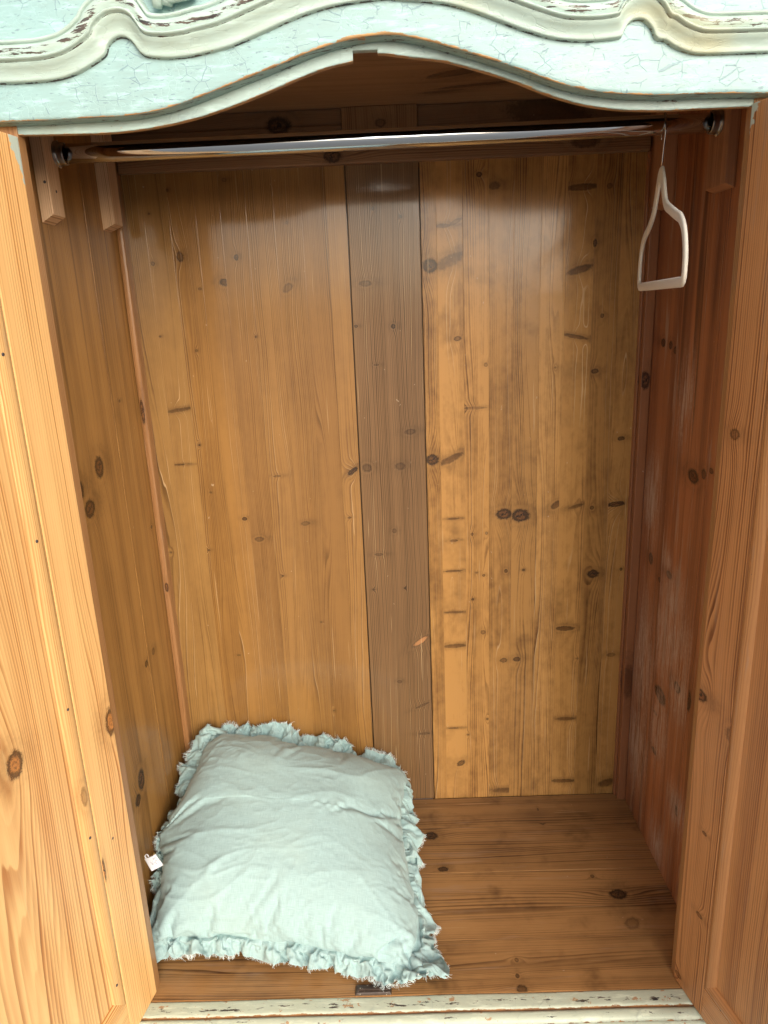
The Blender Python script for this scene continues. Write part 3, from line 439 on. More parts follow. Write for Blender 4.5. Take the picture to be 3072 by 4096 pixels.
# carved leaf scrolls in the field above the moulding
for sx in (-1, 1):
    c0 = len(bpy.data.objects); Vv, Ff = [], []
    for (x0, z0, x1, z1, r, bend) in ((-.250, 1.441, -.262, 1.478, .0085, .008), (-.239, 1.443, -.236, 1.486, .0095, .004), (-.225, 1.447, -.212, 1.486, .0085, -.006), (-.213, 1.449, -.190, 1.476, .0070, -.008), (-.246, 1.447, -.205, 1.452, .0060, .004)):
        pts, rad = [], []
        for k_ in range(9):
            q = k_/8; x = x0+(x1-x0)*q+bend*math.sin(q*math.pi); z = z0+(z1-z0)*q
            pts.append((x*-sx, -.006-.006*math.sin(q*math.pi), z)); rr = r*(.35+.75*math.sin(math.pi*(.12+.80*q))); rad.append((rr, rr*.8))
        a, b_ = tube_mesh(pts, rad, 12); o_ = len(Vv); Vv += a; Ff += [tuple(i+o_ for i in f) for f in b_]
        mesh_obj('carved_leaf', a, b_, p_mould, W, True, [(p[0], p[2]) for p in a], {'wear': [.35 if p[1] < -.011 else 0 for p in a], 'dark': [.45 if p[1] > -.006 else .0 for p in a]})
# painted sill below the opening, with the plinth it belongs to
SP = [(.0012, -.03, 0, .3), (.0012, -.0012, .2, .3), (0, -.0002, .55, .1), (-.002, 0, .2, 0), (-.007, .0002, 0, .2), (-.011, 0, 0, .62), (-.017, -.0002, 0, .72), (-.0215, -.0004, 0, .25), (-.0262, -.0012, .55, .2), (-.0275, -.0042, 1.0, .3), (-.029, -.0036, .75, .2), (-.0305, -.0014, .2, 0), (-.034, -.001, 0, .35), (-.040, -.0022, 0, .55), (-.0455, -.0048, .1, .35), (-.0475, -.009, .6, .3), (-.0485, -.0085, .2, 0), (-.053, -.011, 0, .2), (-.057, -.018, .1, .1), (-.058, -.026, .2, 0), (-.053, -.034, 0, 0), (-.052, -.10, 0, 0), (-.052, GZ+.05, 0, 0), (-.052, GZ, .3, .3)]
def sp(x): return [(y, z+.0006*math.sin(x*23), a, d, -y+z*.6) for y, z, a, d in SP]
V_, F_, U_, A_, D_ = sections(np.linspace(-.545, .545, 90), sp)
mesh_obj('sill', V_, F_, p_sill, W, True, U_, {'wear': A_, 'dark': D_})
for x_ in (-.545, .525): board('side_plinth', (x_, 0, GZ), (x_+.02, .52, -.021), M_DARK, W)

# ------------------------------------------------------------------ hanging rail in its two sockets
chrome, t_, b_ = new_mat('chrome'); b_.inputs['Metallic'].default_value = 1
gn = t_.noise(t_.n.new('ShaderNodeNewGeometry').outputs['Position'], 60., 3.); t_.put(b_.inputs['Base Color'], (.58, .63, .70)); t_.put(b_.inputs['Roughness'], t_.ss(gn, .3, .8, .03, .10)); gp = t_.xyz(t_.n.new('ShaderNodeNewGeometry').outputs['Position']); t_.put(b_.inputs['Normal'], t_.bump(t_.noise(t_.v(t_.mul(gp[0], 6.), t_.mul(gp[1], 60.), t_.mul(gp[2], 60.)), 1., 2.), .5, .0012))
zinc, t_, b_ = new_mat('dull_zinc'); b_.inputs['Metallic'].default_value = 1; b_.inputs['Base Color'].default_value = (.55, .53, .5, 1); b_.inputs['Roughness'].default_value = .32
socket_m, t_, b_ = new_mat('tarnished_chrome'); b_.inputs['Metallic'].default_value = 1; b_.inputs['Base Color'].default_value = (.30, .29, .28, 1); b_.inputs['Roughness'].default_value = .28
RY, RL, RR_ = .220, 1.3435, 1.3465
pts = [(-.4785+.960*i/12, RY, RL+(RR_-RL)*i/12-.0006*math.sin(math.pi*i/12)) for i in range(13)]
V_, F_ = tube_mesh(pts, .0135, 48); rail = mesh_obj('hanging_rail', V_, F_, chrome, W, True)
def turned(name, x, y, z, sgn, prof, mat, parent, seg=32):
    V = [(x+sgn*px, y+r*math.cos(q), z+r*math.sin(q)) for px, r in prof for q in [2*math.pi*i/seg for i in range(seg)]]
    Fc = [(i*seg+j, i*seg+(j+1) % seg, (i+1)*seg+(j+1) % seg, (i+1)*seg+j) for i in range(len(prof)-1) for j in range(seg)]
    return mesh_obj(name, V, Fc, mat, parent, True)
for sgn, x, z in ((1, -.4805, RL), (-1, .4835, RR_)):
    s_ = turned('rail_socket', x, RY, z, sgn, [(0, .0178), (.0012, .0178), (.0018, .0172), (.0022, .0158), (.006, .0158), (.012, .0154), (.0132, .0150), (.0136, .0138)], socket_m, rail)
    for dy, dz in ((0, .0166), (0, -.0166)):
        disc('screw', (x+sgn*.0022, RY+dy, z+dz), .0026, .0016, (sgn, 0, 0), zinc, rail, 10, .5)

# ------------------------------------------------------------------ the two doors
def door(hinge, ang, side, mats, bowp, nails, stile_w, bead_w, zb):
    d = Vector((side*math.sin(ang), -math.cos(ang), 0)); n = Vector((-side*math.cos(ang), -math.sin(ang), 0))
    fr = Matrix(((d.x, -n.x, 0, hinge[0]), (d.y, -n.y, 0, hinge[1]), (0, 0, 1, 0), (0, 0, 0, 1)))
    PW, TOPZ = .4385, 1.3235
    s0, s1 = stile_w, stile_w+bead_w
    P_ = board('door', (s1-.006, .0085, zb-.01), (PW-s1+.006, .018, 1.30), mats['panel'], W, frame=fr, bev=0)
    board('door_stile', (0, 0, .0015), (s0, .026, TOPZ), mats['stile'], P_, frame=fr, bev=.0018)
    board('door_stile', (PW-s0, 0, .0015), (PW, .026, 1.392), mats['stile2'], P_, frame=fr, bev=.0018)
    board('door_rail', (s0, .0004, .0015), (PW-s0, .0258, zb-bead_w), mats['rail'], P_, grain=0, face=1, frame=fr, bev=.0012)
    board('door_rail', (s0, .0004, 1.245), (PW-s0, .0258, 1.325), mats['rail'], P_, grain=0, face=1, frame=fr, bev=.0012)
    # mitred bead strips round the panel: quarter-round section
    sec = [(0, .0012), (.002, .0002), (.006, .0), (bead_w*.55, .0012), (bead_w*.8, .0035), (bead_w*.95, .0068), (bead_w, .0085)]
    def strip(a, b_, inward, mat, along_z):
        secs_, us_ = [], []
        for (p, q) in ((a, 1), (b_, -1)):
            secs_.append([])
            for s_, w_ in sec:
                base = Vector(p)+Vector(inward)*s_; tang = (Vector(b_)-Vector(a)).normalized(); base += tang*s_*q
                secs_[-1].append((base.x, w_, base.z)); us_.append(((base.x if along_z else base.z)+9., base.z if along_z else base.x))
        V, Fc = loft(secs_); o = mesh_obj('bead', V, Fc, mat, P_, True, us_, frame=fr); return o
    zt = 1.245; x0, x1 = s0, PW-s0; z0 = zb-bead_w
    strip((x0, 0, z0), (x0, 0, zt), (1, 0, 0), mats['bead'], True); strip((x1, 0, z0), (x1, 0, zt), (-1, 0, 0), mats['bead'], True)
    strip((x0, 0, z0), (x1, 0, z0), (0, 0, 1), mats['beadh'], False); strip((x0, 0, zt), (x1, 0, zt), (0, 0, -1), mats['beadh'], False)
    for (u, v) in nails:
        wv = .0008 if u > s0 else -.0002
        c = fr @ Vector((u, wv, v)); disc('nail_head', c-n*.0010, .0023, .0012, n, nail_m, P_, 8, .4)
    return P_
nail_m, t_, b_ = new_mat('filled_nail'); b_.inputs['Base Color'].default_value = (.055, .045, .05, 1); b_.inputs['Roughness'].default_value = .6
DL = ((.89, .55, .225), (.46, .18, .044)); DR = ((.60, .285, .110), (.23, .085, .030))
kl = [(.193, .584, .0115, .0150, 0, 'r')]; ks = [(.006, .528, .010, .018, 0, 'r'), (.0775, .323, .0028, .015, 0, 'k')]
ml_ = dict(panel=wood('left_door_panel', *DL, 135, 201, kl, wig=.003, streak=.45, late=.9, wide_late=True, coat=.8, coatr=.4, rough=.5, bows=[(.193, .62, .052, .30, 7.5), (.300, .25, .05, .4, -3.)], blotch=.35, wob=.006),
           stile=wood('left_door_stile', *DL, 215, 207.02, ks, wig=.0035, streak=.3, late=.85, coat=.4, coatr=.35, rough=.45, paint_corner=(.001, 1.322, .020), wob=.006, blotch=.25, bows=[(.0, .53, .035, .16, 4.)]),
           stile2=wood('left_door_far_stile', *DL, 300, 211, streak=.3), rail=wood('left_door_rail', scl(DL[0], .93), scl(DL[1], .9), 280, 213, streak=.4, late=.8),
           bead=wood('left_door_bead', scl(DL[0], .80), scl(DL[1], .8), 330, 217, [(9.09, .46, .004, .012, 0, 'p')], streak=.6, late=.7, worn=.3), beadh=wood('left_door_bead_foot', scl(DL[0], .82), DL[1], 330, 219, streak=.6, late=.9))
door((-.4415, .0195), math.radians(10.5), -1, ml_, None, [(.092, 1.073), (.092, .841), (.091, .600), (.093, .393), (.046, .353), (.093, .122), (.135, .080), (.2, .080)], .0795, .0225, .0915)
krd = K['door_right']
mr_ = dict(panel=wood('right_door_panel', *DR, 260, 231, wig=.004, streak=.7, late=.8, coat=.12, coatr=.3, rough=.5, blotch=.4, worn=.25, red=(.40, .17, .07)),
           stile=wood('right_door_stile', *DR, 260, 237, krd, wig=.0035, streak=.4, late=1.0, coat=.2, coatr=.3, rough=.48, paint_corner=(.0, 1.325, .014), worn=.3, wob=.008, bows=[(.0, .60, .03, .14, 5.), (.0, .25, .016, .5, 3.)]),
           stile2=wood('right_door_far_stile', *DR, 300, 241, streak=.3), rail=wood('right_door_rail', scl(DR[0], 1.1), scl(DR[1], .9), 280, 243, streak=.4, late=.9),
           bead=wood('right_door_bead', scl(DR[0], .85), scl(DR[1], .9), 330, 247, streak=.8, late=.7, worn=.5), beadh=wood('right_door_bead_foot', DR[0], DR[1], 330, 249, streak=.5, late=.9))
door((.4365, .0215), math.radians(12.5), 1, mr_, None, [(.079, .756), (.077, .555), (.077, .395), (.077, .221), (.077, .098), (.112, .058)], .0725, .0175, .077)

for x_, y_, z_, n_ in CLEAT_NAILS: disc('nail_head', Vector((x_, y_, z_))-Vector(n_)*.0006, .0024, .0012, n_, nail_m, W, 8, .4)
# ------------------------------------------------------------------ clothes hanger on the rail
HX, HY, HA = .405, RY, math.radians(-10)
hd = Vector((math.sin(HA), -math.cos(HA), 0))
def hp(s_, z): return Vector((HX, HY, 0))+hd*s_+Vector((0, 0, z))
HG = thing('clothes_hanger', (HX, HY, 1.127), 'pale cream flocked clothes hanger hooked over the chrome rail, seen nearly edge-on', 'hanger')
velvet, t_, b_ = new_mat('cream_flock'); nn = t_.noise(t_.n.new('ShaderNodeNewGeometry').outputs['Position'], 900., 2.)
t_.put(b_.inputs['Base Color'], t_.mix(nn, (.68, .64, .54), (.80, .76, .66))); b_.inputs['Roughness'].default_value = .95; b_.inputs['Sheen Weight'].default_value = .35; b_.inputs['Sheen Roughness'].default_value = .4
t_.put(b_.inputs['Normal'], t_.bump(nn, .4, .0006))
out = [(.008, 1.279), (.024, 1.264), (.038, 1.247), (.052, 1.2345), (.062, 1.230), (.085, 1.2235), (.125, 1.213), (.150, 1.207), (.157, 1.2055), (.163, 1.203), (.185, 1.190), (.200, 1.170), (.2055, 1.155), (.2065, 1.140), (.2060, 1.131), (.201, 1.1255), (.193, 1.1245)]
loop_ = out+[(.18, 1.1245), (.15, 1.1245), (.12, 1.1245), (.09, 1.1245), (.06, 1.1245), (.03, 1.1245), (0, 1.1245), (-.03, 1.1245), (-.06, 1.1245), (-.09, 1.1245), (-.115, 1.1245), (-.135, 1.1250)]+[(-.146, 1.1265), (-.150, 1.131), (-.1515, 1.140), (-.1515, 1.155), (-.148, 1.172), (-.138, 1.190), (-.118, 1.203), (-.105, 1.207), (-.070, 1.218), (-.040, 1.2345), (-.030, 1.247), (-.018, 1.264), (-.006, 1.279)]
lp_ = spline(loop_+[loop_[0]], 150)[:-1]; n_ = len(lp_)
secs = []
for i in range(n_):
    a, b_ = lp_[i-1], lp_[(i+1) % n_]; tg = b_-a; tg /= np.linalg.norm(tg); nr = np.array((tg[1], -tg[0]))
    secs.append([])
    top = max(0, (lp_[i][1]-1.225)/.055)
    for q in range(12):
        th = 2*math.pi*q/12; wid = .0068+.005*top; thk = .0028
        ca, sa = math.cos(th), math.sin(th); ca = math.copysign(abs(ca)**.7, ca); sa = math.copysign(abs(sa)**.7, sa)
        p = lp_[i]+nr*ca*wid; secs[-1].append(hp(p[0], p[1])+Vector((hd.y, -hd.x, 0))*sa*thk)
secs.append(secs[0]); V_, F_ = loft(secs, True)
bd = mesh_obj('hanger_body', V_, F_, velvet, HG, True)
nk = [(.001, 1.268), (.001, 1.276), (.001, 1.283), (.001, 1.289)]
V_, F_ = tube_mesh([hp(*q) for q in nk], [(.012, .003), (.009, .003), (.005, .0028), (.0028, .0022)], 14, up=hd); mesh_obj('hanger_neck', V_, F_, velvet, bd, True)
hk = [(.001, 1.286), (.003, 1.300), (.009, 1.318), (.0145, 1.332), (.0158, 1.3455)]
hk += [(.0158*math.cos(a), 1.3455+.0158*math.sin(a)) for a in [math.pi*k_/10 for k_ in range(1, 11)]]+[(-.0158, 1.340), (-.0140, 1.333), (-.0125, 1.329)]
V_, F_ = tube_mesh([hp(*q) for q in hk], .0013, 10); mesh_obj('hook', V_, F_, chrome, HG, True)

# ------------------------------------------------------------------ ruffled linen cushion (draped shape stored as grid offsets)
TOP = [-1567,277,133,1,19,10,8,17,15,7,22,6,1,22,10,-6,20,12,-2,20,13,0,20,13,-2,20,18,1,21,7,3,23,8,3,23,10,8,20,10,12,16,14,-1,25,13,-2,22,11,-5,22,9,3,21,11,-5,21,13,-3,22,8,-9,16,18,-9,22,12,-17,12,11,-19,7,12,-21,15,8,-1,20,11,0,19,10,0,20,11,0,20,10,20,16,11,21,-2,-11,10,21,9,12,19,6,13,18,4,3,21,12,2,20,8,8,20,5,8,19,5,6,20,10,10,19,2,
-2,24,6,5,20,5,5,23,9,4,21,6,3,22,2,2,22,7,0,24,5,0,21,7,3,21,10,10,19,9,1,23,7,4,21,8,2,21,13,-3,21,9,0,21,10,2,21,10,8,19,10,11,19,4,-2,24,4,1,20,11,4,18,12,10,16,17,-1,23,3,12,8,16,3,20,9,26,-3,0,-6,-18,24,-13,-2,3,-8,0,5,12,-2,-5,11,3,-3,4,3,-3,3,2,-3,2,1,-5,-8,-4,10,2,0,-3,-11,-5,6,-5,1,3,-23,1,0,-2,-2,-1,
11,-1,1,-2,0,1,3,0,2,-3,0,-2,9,0,3,13,7,-6,-15,-14,-7,5,3,4,3,5,2,24,9,-6,-8,-5,6,-8,-2,5,-3,0,2,16,-1,-13,-25,-5,9,-4,18,10,-8,3,-1,0,0,1,8,-6,-1,11,-4,-4,8,1,-2,0,1,0,0,3,1,1,1,-1,-4,4,3,6,-1,-2,-1,3,0,-2,-1,-2,0,2,2,-2,1,3,0,1,-2,-1,-1,2,-10,0,3,10,-2,-5,-18,0,3,2,-1,2,11,-2,-4,-7,0,0,7,1,-1,0,1,0,
-2,1,0,-10,1,2,-3,3,2,22,-11,-8,11,1,-12,5,4,-12,0,5,-17,2,2,4,-5,-10,4,-9,11,1,26,-2,5,1,4,0,-2,-11,6,1,0,-2,-21,-8,15,-5,-1,1,0,-1,0,5,-1,0,1,1,-2,12,4,-6,1,0,2,-3,-2,0,-13,-4,3,7,3,0,3,0,-1,-16,-2,2,11,0,0,-13,-1,1,6,1,0,-7,0,1,-5,-1,-1,33,15,-1,-8,-12,-2,8,7,-1,3,0,-2,-1,0,0,3,2,-1,2,1,-2,-16,3,13,19,8,-22,
-22,-12,24,9,-4,-8,-16,0,7,-16,10,2,-7,5,-5,-3,1,-2,-1,2,-1,-2,0,-1,-1,1,-4,1,-1,1,2,-1,3,2,-1,2,2,-1,0,1,-1,0,3,-1,3,2,-1,3,6,-1,0,17,1,-1,3,-2,-3,0,-1,1,6,0,-5,-17,2,8,14,0,-6,-6,-1,2,5,0,-3,-1,-1,1,4,3,-3,3,-2,-4,-21,10,10,-3,1,1,1,-1,-1,1,-1,1,17,-11,-6,-13,23,-39,17,-5,9,21,7,13,-1,-26,-8,8,16,-6,-8,-14,15,7,7,-7,
-5,-5,7,-2,-1,3,-11,-2,5,6,-1,-2,4,1,-5,-8,-1,6,9,4,-3,-1,-1,1,-2,-1,0,-1,-1,1,2,1,0,-9,-2,4,6,2,-2,1,0,0,0,0,-1,2,0,0,0,0,-1,1,3,2,4,3,-2,2,-1,-3,1,0,0,1,1,-1,-1,1,0,2,0,-2,-14,2,14,17,17,-24,-15,-19,23,12,3,-11,-9,-2,9,-2,0,2,-2,0,0,0,0,1,2,0,-2,-3,0,2,-2,1,1,2,0,-2,-4,0,2,-1,1,1,0,0,-1,2,0,-1,
3,1,-1,6,-2,-5,-7,-1,3,-2,3,2,3,2,-1,2,-1,-2,0,-1,0,-8,1,3,8,1,-4,-3,0,2,4,1,-2,2,0,-2,-7,2,3,10,-1,-7,-1,0,0,4,-4,-7,-2,1,-1,-6,-4,-22,8,5,8,-2,6,-4,26,8,7,2,-7,-4,-6,-15,6,3,4,-1,-5,-6,9,2,2,-2,-2,-2,1,2,1,-1,-11,-2,6,-4,0,4,11,0,-6,-4,-2,2,8,5,-3,-4,-3,1,-2,-1,2,2,1,-2,2,1,-1,-1,0,1,0,-1,1,0,0,0,
0,1,0,-1,0,1,3,4,1,4,1,-4,0,0,0,0,0,0,2,1,-2,0,0,1,0,0,-1,2,2,-5,-13,-2,16,15,21,-23,-11,-21,21,8,3,-8,-7,-1,7,-1,-1,1,-2,0,0,0,0,1,-1,1,0,1,-1,-1,-5,1,3,3,0,-2,1,0,-1,1,1,0,-1,0,0,0,-1,-1,1,1,0,-3,-1,1,-9,2,4,9,2,-4,3,-1,-1,-1,1,0,2,0,-2,-3,0,2,3,1,-2,1,0,-3,2,0,-2,2,0,-3,-1,1,1,1,0,-2,
-7,5,8,6,-7,-16,-14,15,15,10,-20,-12,-2,3,-21,28,2,-1,-1,2,3,1,0,0,-1,-6,2,-1,-5,2,-3,-7,8,0,0,1,-1,-1,0,2,1,-1,-8,-3,6,-7,0,4,13,4,-7,-6,-5,2,5,3,0,1,1,-2,-1,-1,1,1,1,0,0,-1,0,-1,0,0,-1,-1,2,-1,-1,0,0,0,1,4,5,-1,2,1,-2,0,0,-1,1,0,0,1,1,0,1,0,-2,-1,1,2,3,0,-4,-1,0,0,-10,-1,12,11,21,-22,-7,-20,18,3,1,-4,
-3,-1,4,-1,0,1,-4,0,3,3,0,-2,-2,1,1,2,0,-1,-1,0,0,0,1,0,0,-1,0,0,1,0,-1,0,0,-1,0,0,1,0,0,2,1,-2,-1,0,1,-3,1,1,1,0,-1,2,1,-1,2,0,-2,0,0,-2,2,1,-1,0,0,-3,1,0,-1,0,0,-1,-3,0,5,2,1,-10,-12,11,13,9,-4,-8,1,-10,-1,-12,-15,-22,20,-12,-14,3,31,11,-1,-2,1,1,-1,0,2,-5,2,2,-14,3,-3,-9,9,0,0,1,0,-1,1,1,1,-2,
-6,-5,5,-8,-1,5,14,7,-6,-4,-3,1,1,0,0,2,1,-1,0,-1,0,0,0,0,0,1,0,0,0,0,-2,-2,3,-3,0,2,5,4,-2,2,0,-2,0,0,0,0,1,0,1,0,-2,1,1,0,0,-1,0,-2,0,2,5,5,-9,-3,-6,6,-6,0,8,9,19,-18,-5,-16,15,1,-1,-2,-2,0,2,0,1,0,-2,0,2,1,0,0,-1,-1,0,0,1,-1,0,0,0,-1,0,0,2,0,-2,-3,0,4,-3,1,2,3,2,-2,1,-1,-3,-2,-1,2,
-6,2,5,10,1,-9,-2,0,1,1,1,-2,1,0,-1,0,-1,-2,1,0,-1,1,1,-1,-2,0,4,0,2,-11,-3,2,7,3,-1,-6,-1,2,4,-7,15,1,9,-19,-8,18,11,19,-1,-33,-14,4,5,0,3,4,-1,3,8,-2,1,11,-1,0,-9,2,-2,-9,9,0,1,-1,-1,-1,2,2,3,-3,-3,-4,5,-8,-4,5,8,5,-3,2,0,-3,-1,-1,2,0,1,-1,1,0,-1,0,-1,1,0,0,0,0,1,-2,-7,-3,8,9,5,-7,-2,0,2,0,0,1,
1,0,-1,1,1,-1,0,0,0,0,0,-1,-1,0,3,2,0,-4,3,6,-6,-5,-8,9,-2,0,2,7,15,-12,-5,-12,11,1,0,-2,-1,0,1,0,0,0,-2,0,1,0,1,0,1,-1,1,-1,0,0,-1,1,1,-1,0,0,0,0,0,-4,0,5,4,0,-6,0,1,1,1,1,-1,0,0,-2,-2,1,3,3,0,-5,0,0,0,1,0,-2,0,1,-1,0,-1,-1,-2,0,3,1,2,-11,0,1,3,0,0,-3,0,0,1,-1,-2,-4,-1,4,4,-2,-5,1,
26,-1,-3,-1,14,10,0,-24,-4,0,0,1,-1,-2,1,0,1,-1,4,13,-3,-1,-4,1,-1,-7,10,1,0,-2,-1,-2,3,2,3,-4,0,-1,1,-2,-1,2,-2,-1,3,2,2,-2,1,-1,0,-1,0,0,1,0,0,1,1,-1,0,0,1,1,0,-2,-1,0,2,-1,-1,2,-1,0,1,2,2,0,1,1,-2,0,-1,-1,0,1,0,0,0,1,-2,-1,3,4,2,-8,1,2,-1,-5,-5,8,3,2,-5,1,3,-3,-4,-3,8,1,0,-2,0,0,1,0,0,-1,
0,0,1,-1,1,0,0,0,0,0,0,0,-3,-1,3,2,1,-3,0,1,-1,0,0,1,-4,0,4,4,1,-6,1,0,0,0,0,-1,0,0,0,0,1,-2,-1,0,0,1,0,-2,-1,1,4,0,1,-11,-2,1,4,1,-1,-2,-1,-1,-2,0,0,-2,-1,-2,-4,1,4,5,-2,-4,1,26,-3,-1,1,7,2,0,1,1,-1,-12,1,1,0,-1,0,0,1,-2,-5,2,3,6,-2,0,2,-1,0,-5,8,1,2,-2,-1,-2,2,1,1,-1,0,-1,0,-1,-1,2,
0,-1,1,-1,1,0,1,0,0,0,0,-1,0,0,1,1,0,-1,0,1,-1,-1,-1,2,0,0,2,-1,0,2,1,2,-1,1,0,-3,0,0,1,1,0,0,-1,0,-1,-1,-1,3,0,1,0,4,6,-10,-1,-4,5,-5,-4,7,5,6,-10,0,-2,3,-2,-1,3,0,0,-1,0,0,1,-1,0,-1,0,0,1,0,0,0,-1,0,0,1,1,0,0,0,0,0,0,-1,0,1,0,0,0,-2,0,0,1,-1,0,-1,0,1,-1,0,0,0,0,-1,0,1,0,-1,
-2,0,3,0,3,-11,-1,1,4,1,-1,-2,-2,-1,-5,1,1,1,0,0,1,0,2,4,0,-4,-7,-1,1,0,27,1,-2,0,-6,1,0,11,3,1,-6,-1,-1,-4,1,1,-1,0,0,2,-1,0,0,0,0,-2,0,0,1,0,0,-5,9,1,2,-2,-1,-1,1,1,1,-1,0,0,1,-1,-1,0,1,-1,1,0,0,0,0,1,1,0,-1,-1,1,1,0,0,0,-1,0,-1,1,-1,-1,2,-2,1,4,2,1,-3,0,0,-1,0,0,0,0,0,0,1,0,0,
0,1,0,-2,-2,3,2,2,-4,2,6,-7,-3,-7,8,-1,-2,2,2,3,-5,0,1,1,0,0,1,0,0,-1,0,0,1,-1,0,-1,0,0,1,0,0,0,0,0,-1,-1,0,0,1,0,0,-1,1,0,1,0,-1,-1,0,-1,1,1,0,-1,-1,0,0,1,-1,0,0,0,-2,0,3,0,2,-10,-1,0,4,1,0,-2,-1,0,-1,0,2,2,-1,-4,-7,-1,0,-2,1,2,3,-5,-12,-6,1,25,3,27,-6,-2,0,7,2,0,-6,-1,1,6,1,0,-1,1,
-1,-3,0,1,-1,0,-1,0,1,1,0,0,0,0,0,0,1,-1,0,-5,8,2,2,-2,0,-1,1,0,0,0,0,0,0,0,-1,1,0,1,0,0,-1,-1,0,0,0,0,0,0,0,1,1,0,-1,0,0,0,0,-3,-2,7,3,2,-5,0,0,1,1,1,0,-1,0,-1,0,0,0,0,-1,0,0,1,0,-1,-1,3,3,3,-6,1,4,-3,-3,-6,5,1,1,-2,0,-1,0,-1,1,0,0,0,1,0,0,0,0,0,1,-1,0,-1,1,0,0,0,1,0,
0,0,0,-1,0,-1,0,0,0,0,0,0,0,1,0,-1,-1,-1,1,1,0,-1,-1,0,-1,0,2,0,3,-9,-1,1,4,0,0,-2,-1,0,0,0,0,-1,0,-1,0,0,2,3,-1,-2,-3,0,0,-3,0,2,0,0,3,2,26,-3,0,1,-5,-2,1,7,1,-1,4,0,1,-2,1,0,-1,0,0,-2,1,0,-1,0,0,0,1,0,-1,0,0,-1,0,1,2,-1,0,-4,8,0,1,-2,1,-1,0,0,0,1,0,1,-1,0,-1,1,0,0,0,1,0,0,
-1,0,0,1,0,-1,0,1,0,0,0,0,0,0,0,0,-1,2,-1,0,2,0,0,-1,1,0,0,0,0,0,0,0,0,-1,0,2,1,0,-3,0,1,-1,0,1,0,1,0,-3,-1,-1,3,0,1,-1,0,-1,1,0,0,0,0,0,-1,0,0,0,0,1,1,-1,0,-1,-1,-1,0,0,1,0,0,0,0,0,0,0,0,0,0,0,0,0,0,0,0,-1,0,-1,0,0,3,-1,3,-9,-1,1,3,0,0,0,0,0,1,0,-1,-2,-1,0,-2,0,0,0,
-1,0,-2,1,0,0,-1,-1,0,0,3,1,-1,1,1,28,3,-1,0,1,0,-1,1,1,1,-2,0,0,-1,-1,0,-1,1,0,-2,1,0,-1,0,0,-2,0,0,0,1,1,0,0,-1,-1,0,0,2,-2,2,-4,9,0,2,-3,0,-1,1,0,0,0,0,0,0,1,0,0,-1,0,0,1,0,0,0,0,0,0,0,0,1,0,0,-1,0,-1,0,0,1,0,-1,3,0,0,-1,0,0,0,0,0,0,0,1,0,0,-1,-1,-1,0,4,1,0,-3,0,2,-2,
0,-1,0,0,0,-1,0,0,0,1,0,0,-1,0,0,0,1,1,-1,0,0,0,-1,-1,0,1,1,1,0,0,-1,-1,0,0,1,0,0,0,0,-1,0,-1,0,0,0,0,1,-1,-1,-1,4,-1,3,-10,0,1,3,0,-1,0,-1,0,-1,-1,0,-1,-1,-2,-6,0,-2,-3,-1,0,-1,2,3,7,-3,-4,-5,0,1,1,1,12,11,0,-3,-4,25,0,-2,-1,13,1,0,1,0,0,0,0,2,-4,0,2,-5,0,0,-5,1,0,-3,1,0,1,0,0,-1,0,
0,-1,0,1,0,1,0,-1,0,-1,2,-2,1,-4,9,1,2,-3,1,-1,1,0,0,-1,0,1,0,0,0,0,0,0,0,1,-1,0,0,0,0,-1,0,0,1,0,0,0,1,0,-1,-1,1,1,0,0,-1,0,1,0,0,1,0,0,0,0,0,0,0,0,-1,0,-1,1,2,4,-3,-1,-2,0,0,0,0,0,-1,-1,-1,1,0,0,0,0,0,-1,0,0,1,0,0,0,1,0,-1,0,-1,1,0,0,0,0,0,0,0,0,0,-1,0,1,1,-1,0,-2,
-1,-1,5,0,3,-11,-1,1,4,0,-1,0,-1,1,-2,1,0,-1,-1,-1,-2,0,4,7,-1,0,0,0,-4,-6,-3,-4,-9,3,7,12,-2,-8,-9,1,4,3,0,2,6,27,0,3,-4,-15,-1,4,9,-2,0,7,-1,-1,8,0,-1,3,0,1,-2,-1,2,-8,2,0,-6,2,1,1,-1,-1,0,1,0,-1,-1,1,0,1,0,0,0,0,2,-2,1,-4,9,0,1,-3,1,0,0,0,0,0,1,0,0,0,0,-1,-1,0,0,1,0,0,0,0,0,0,0,0,
0,0,0,0,0,1,-1,0,1,1,0,0,0,-1,-1,0,0,1,0,1,0,-1,-1,2,-1,-1,2,2,1,-7,0,2,-1,0,-1,2,0,0,0,0,0,-1,0,0,1,-1,0,0,1,0,0,-1,0,0,0,1,-1,0,-1,1,0,1,0,-1,-1,0,-1,0,1,1,0,-1,-1,-1,4,-1,4,-11,-1,1,5,0,-1,-2,-1,1,-1,1,-1,0,-1,0,0,0,1,0,-1,-1,-1,0,2,3,-1,3,4,1,-3,-4,-2,-5,-10,1,9,10,-2,-9,-10,1,9,5,
24,9,7,1,1,0,-4,-27,-5,1,1,0,1,2,0,4,9,-2,1,8,-1,-1,6,-1,0,-3,0,0,-11,5,1,1,-2,1,1,0,-1,0,0,1,0,0,0,-1,0,0,3,-3,1,-5,10,1,2,-2,0,-1,-1,0,1,0,1,-1,0,0,1,0,0,0,0,0,0,-1,0,0,1,0,-1,0,0,1,-1,1,-1,1,-1,0,0,0,0,1,0,0,-1,0,0,1,0,0,-2,1,0,0,-2,-2,4,1,1,-2,0,2,-2,0,-1,0,0,0,0,0,0,-1,
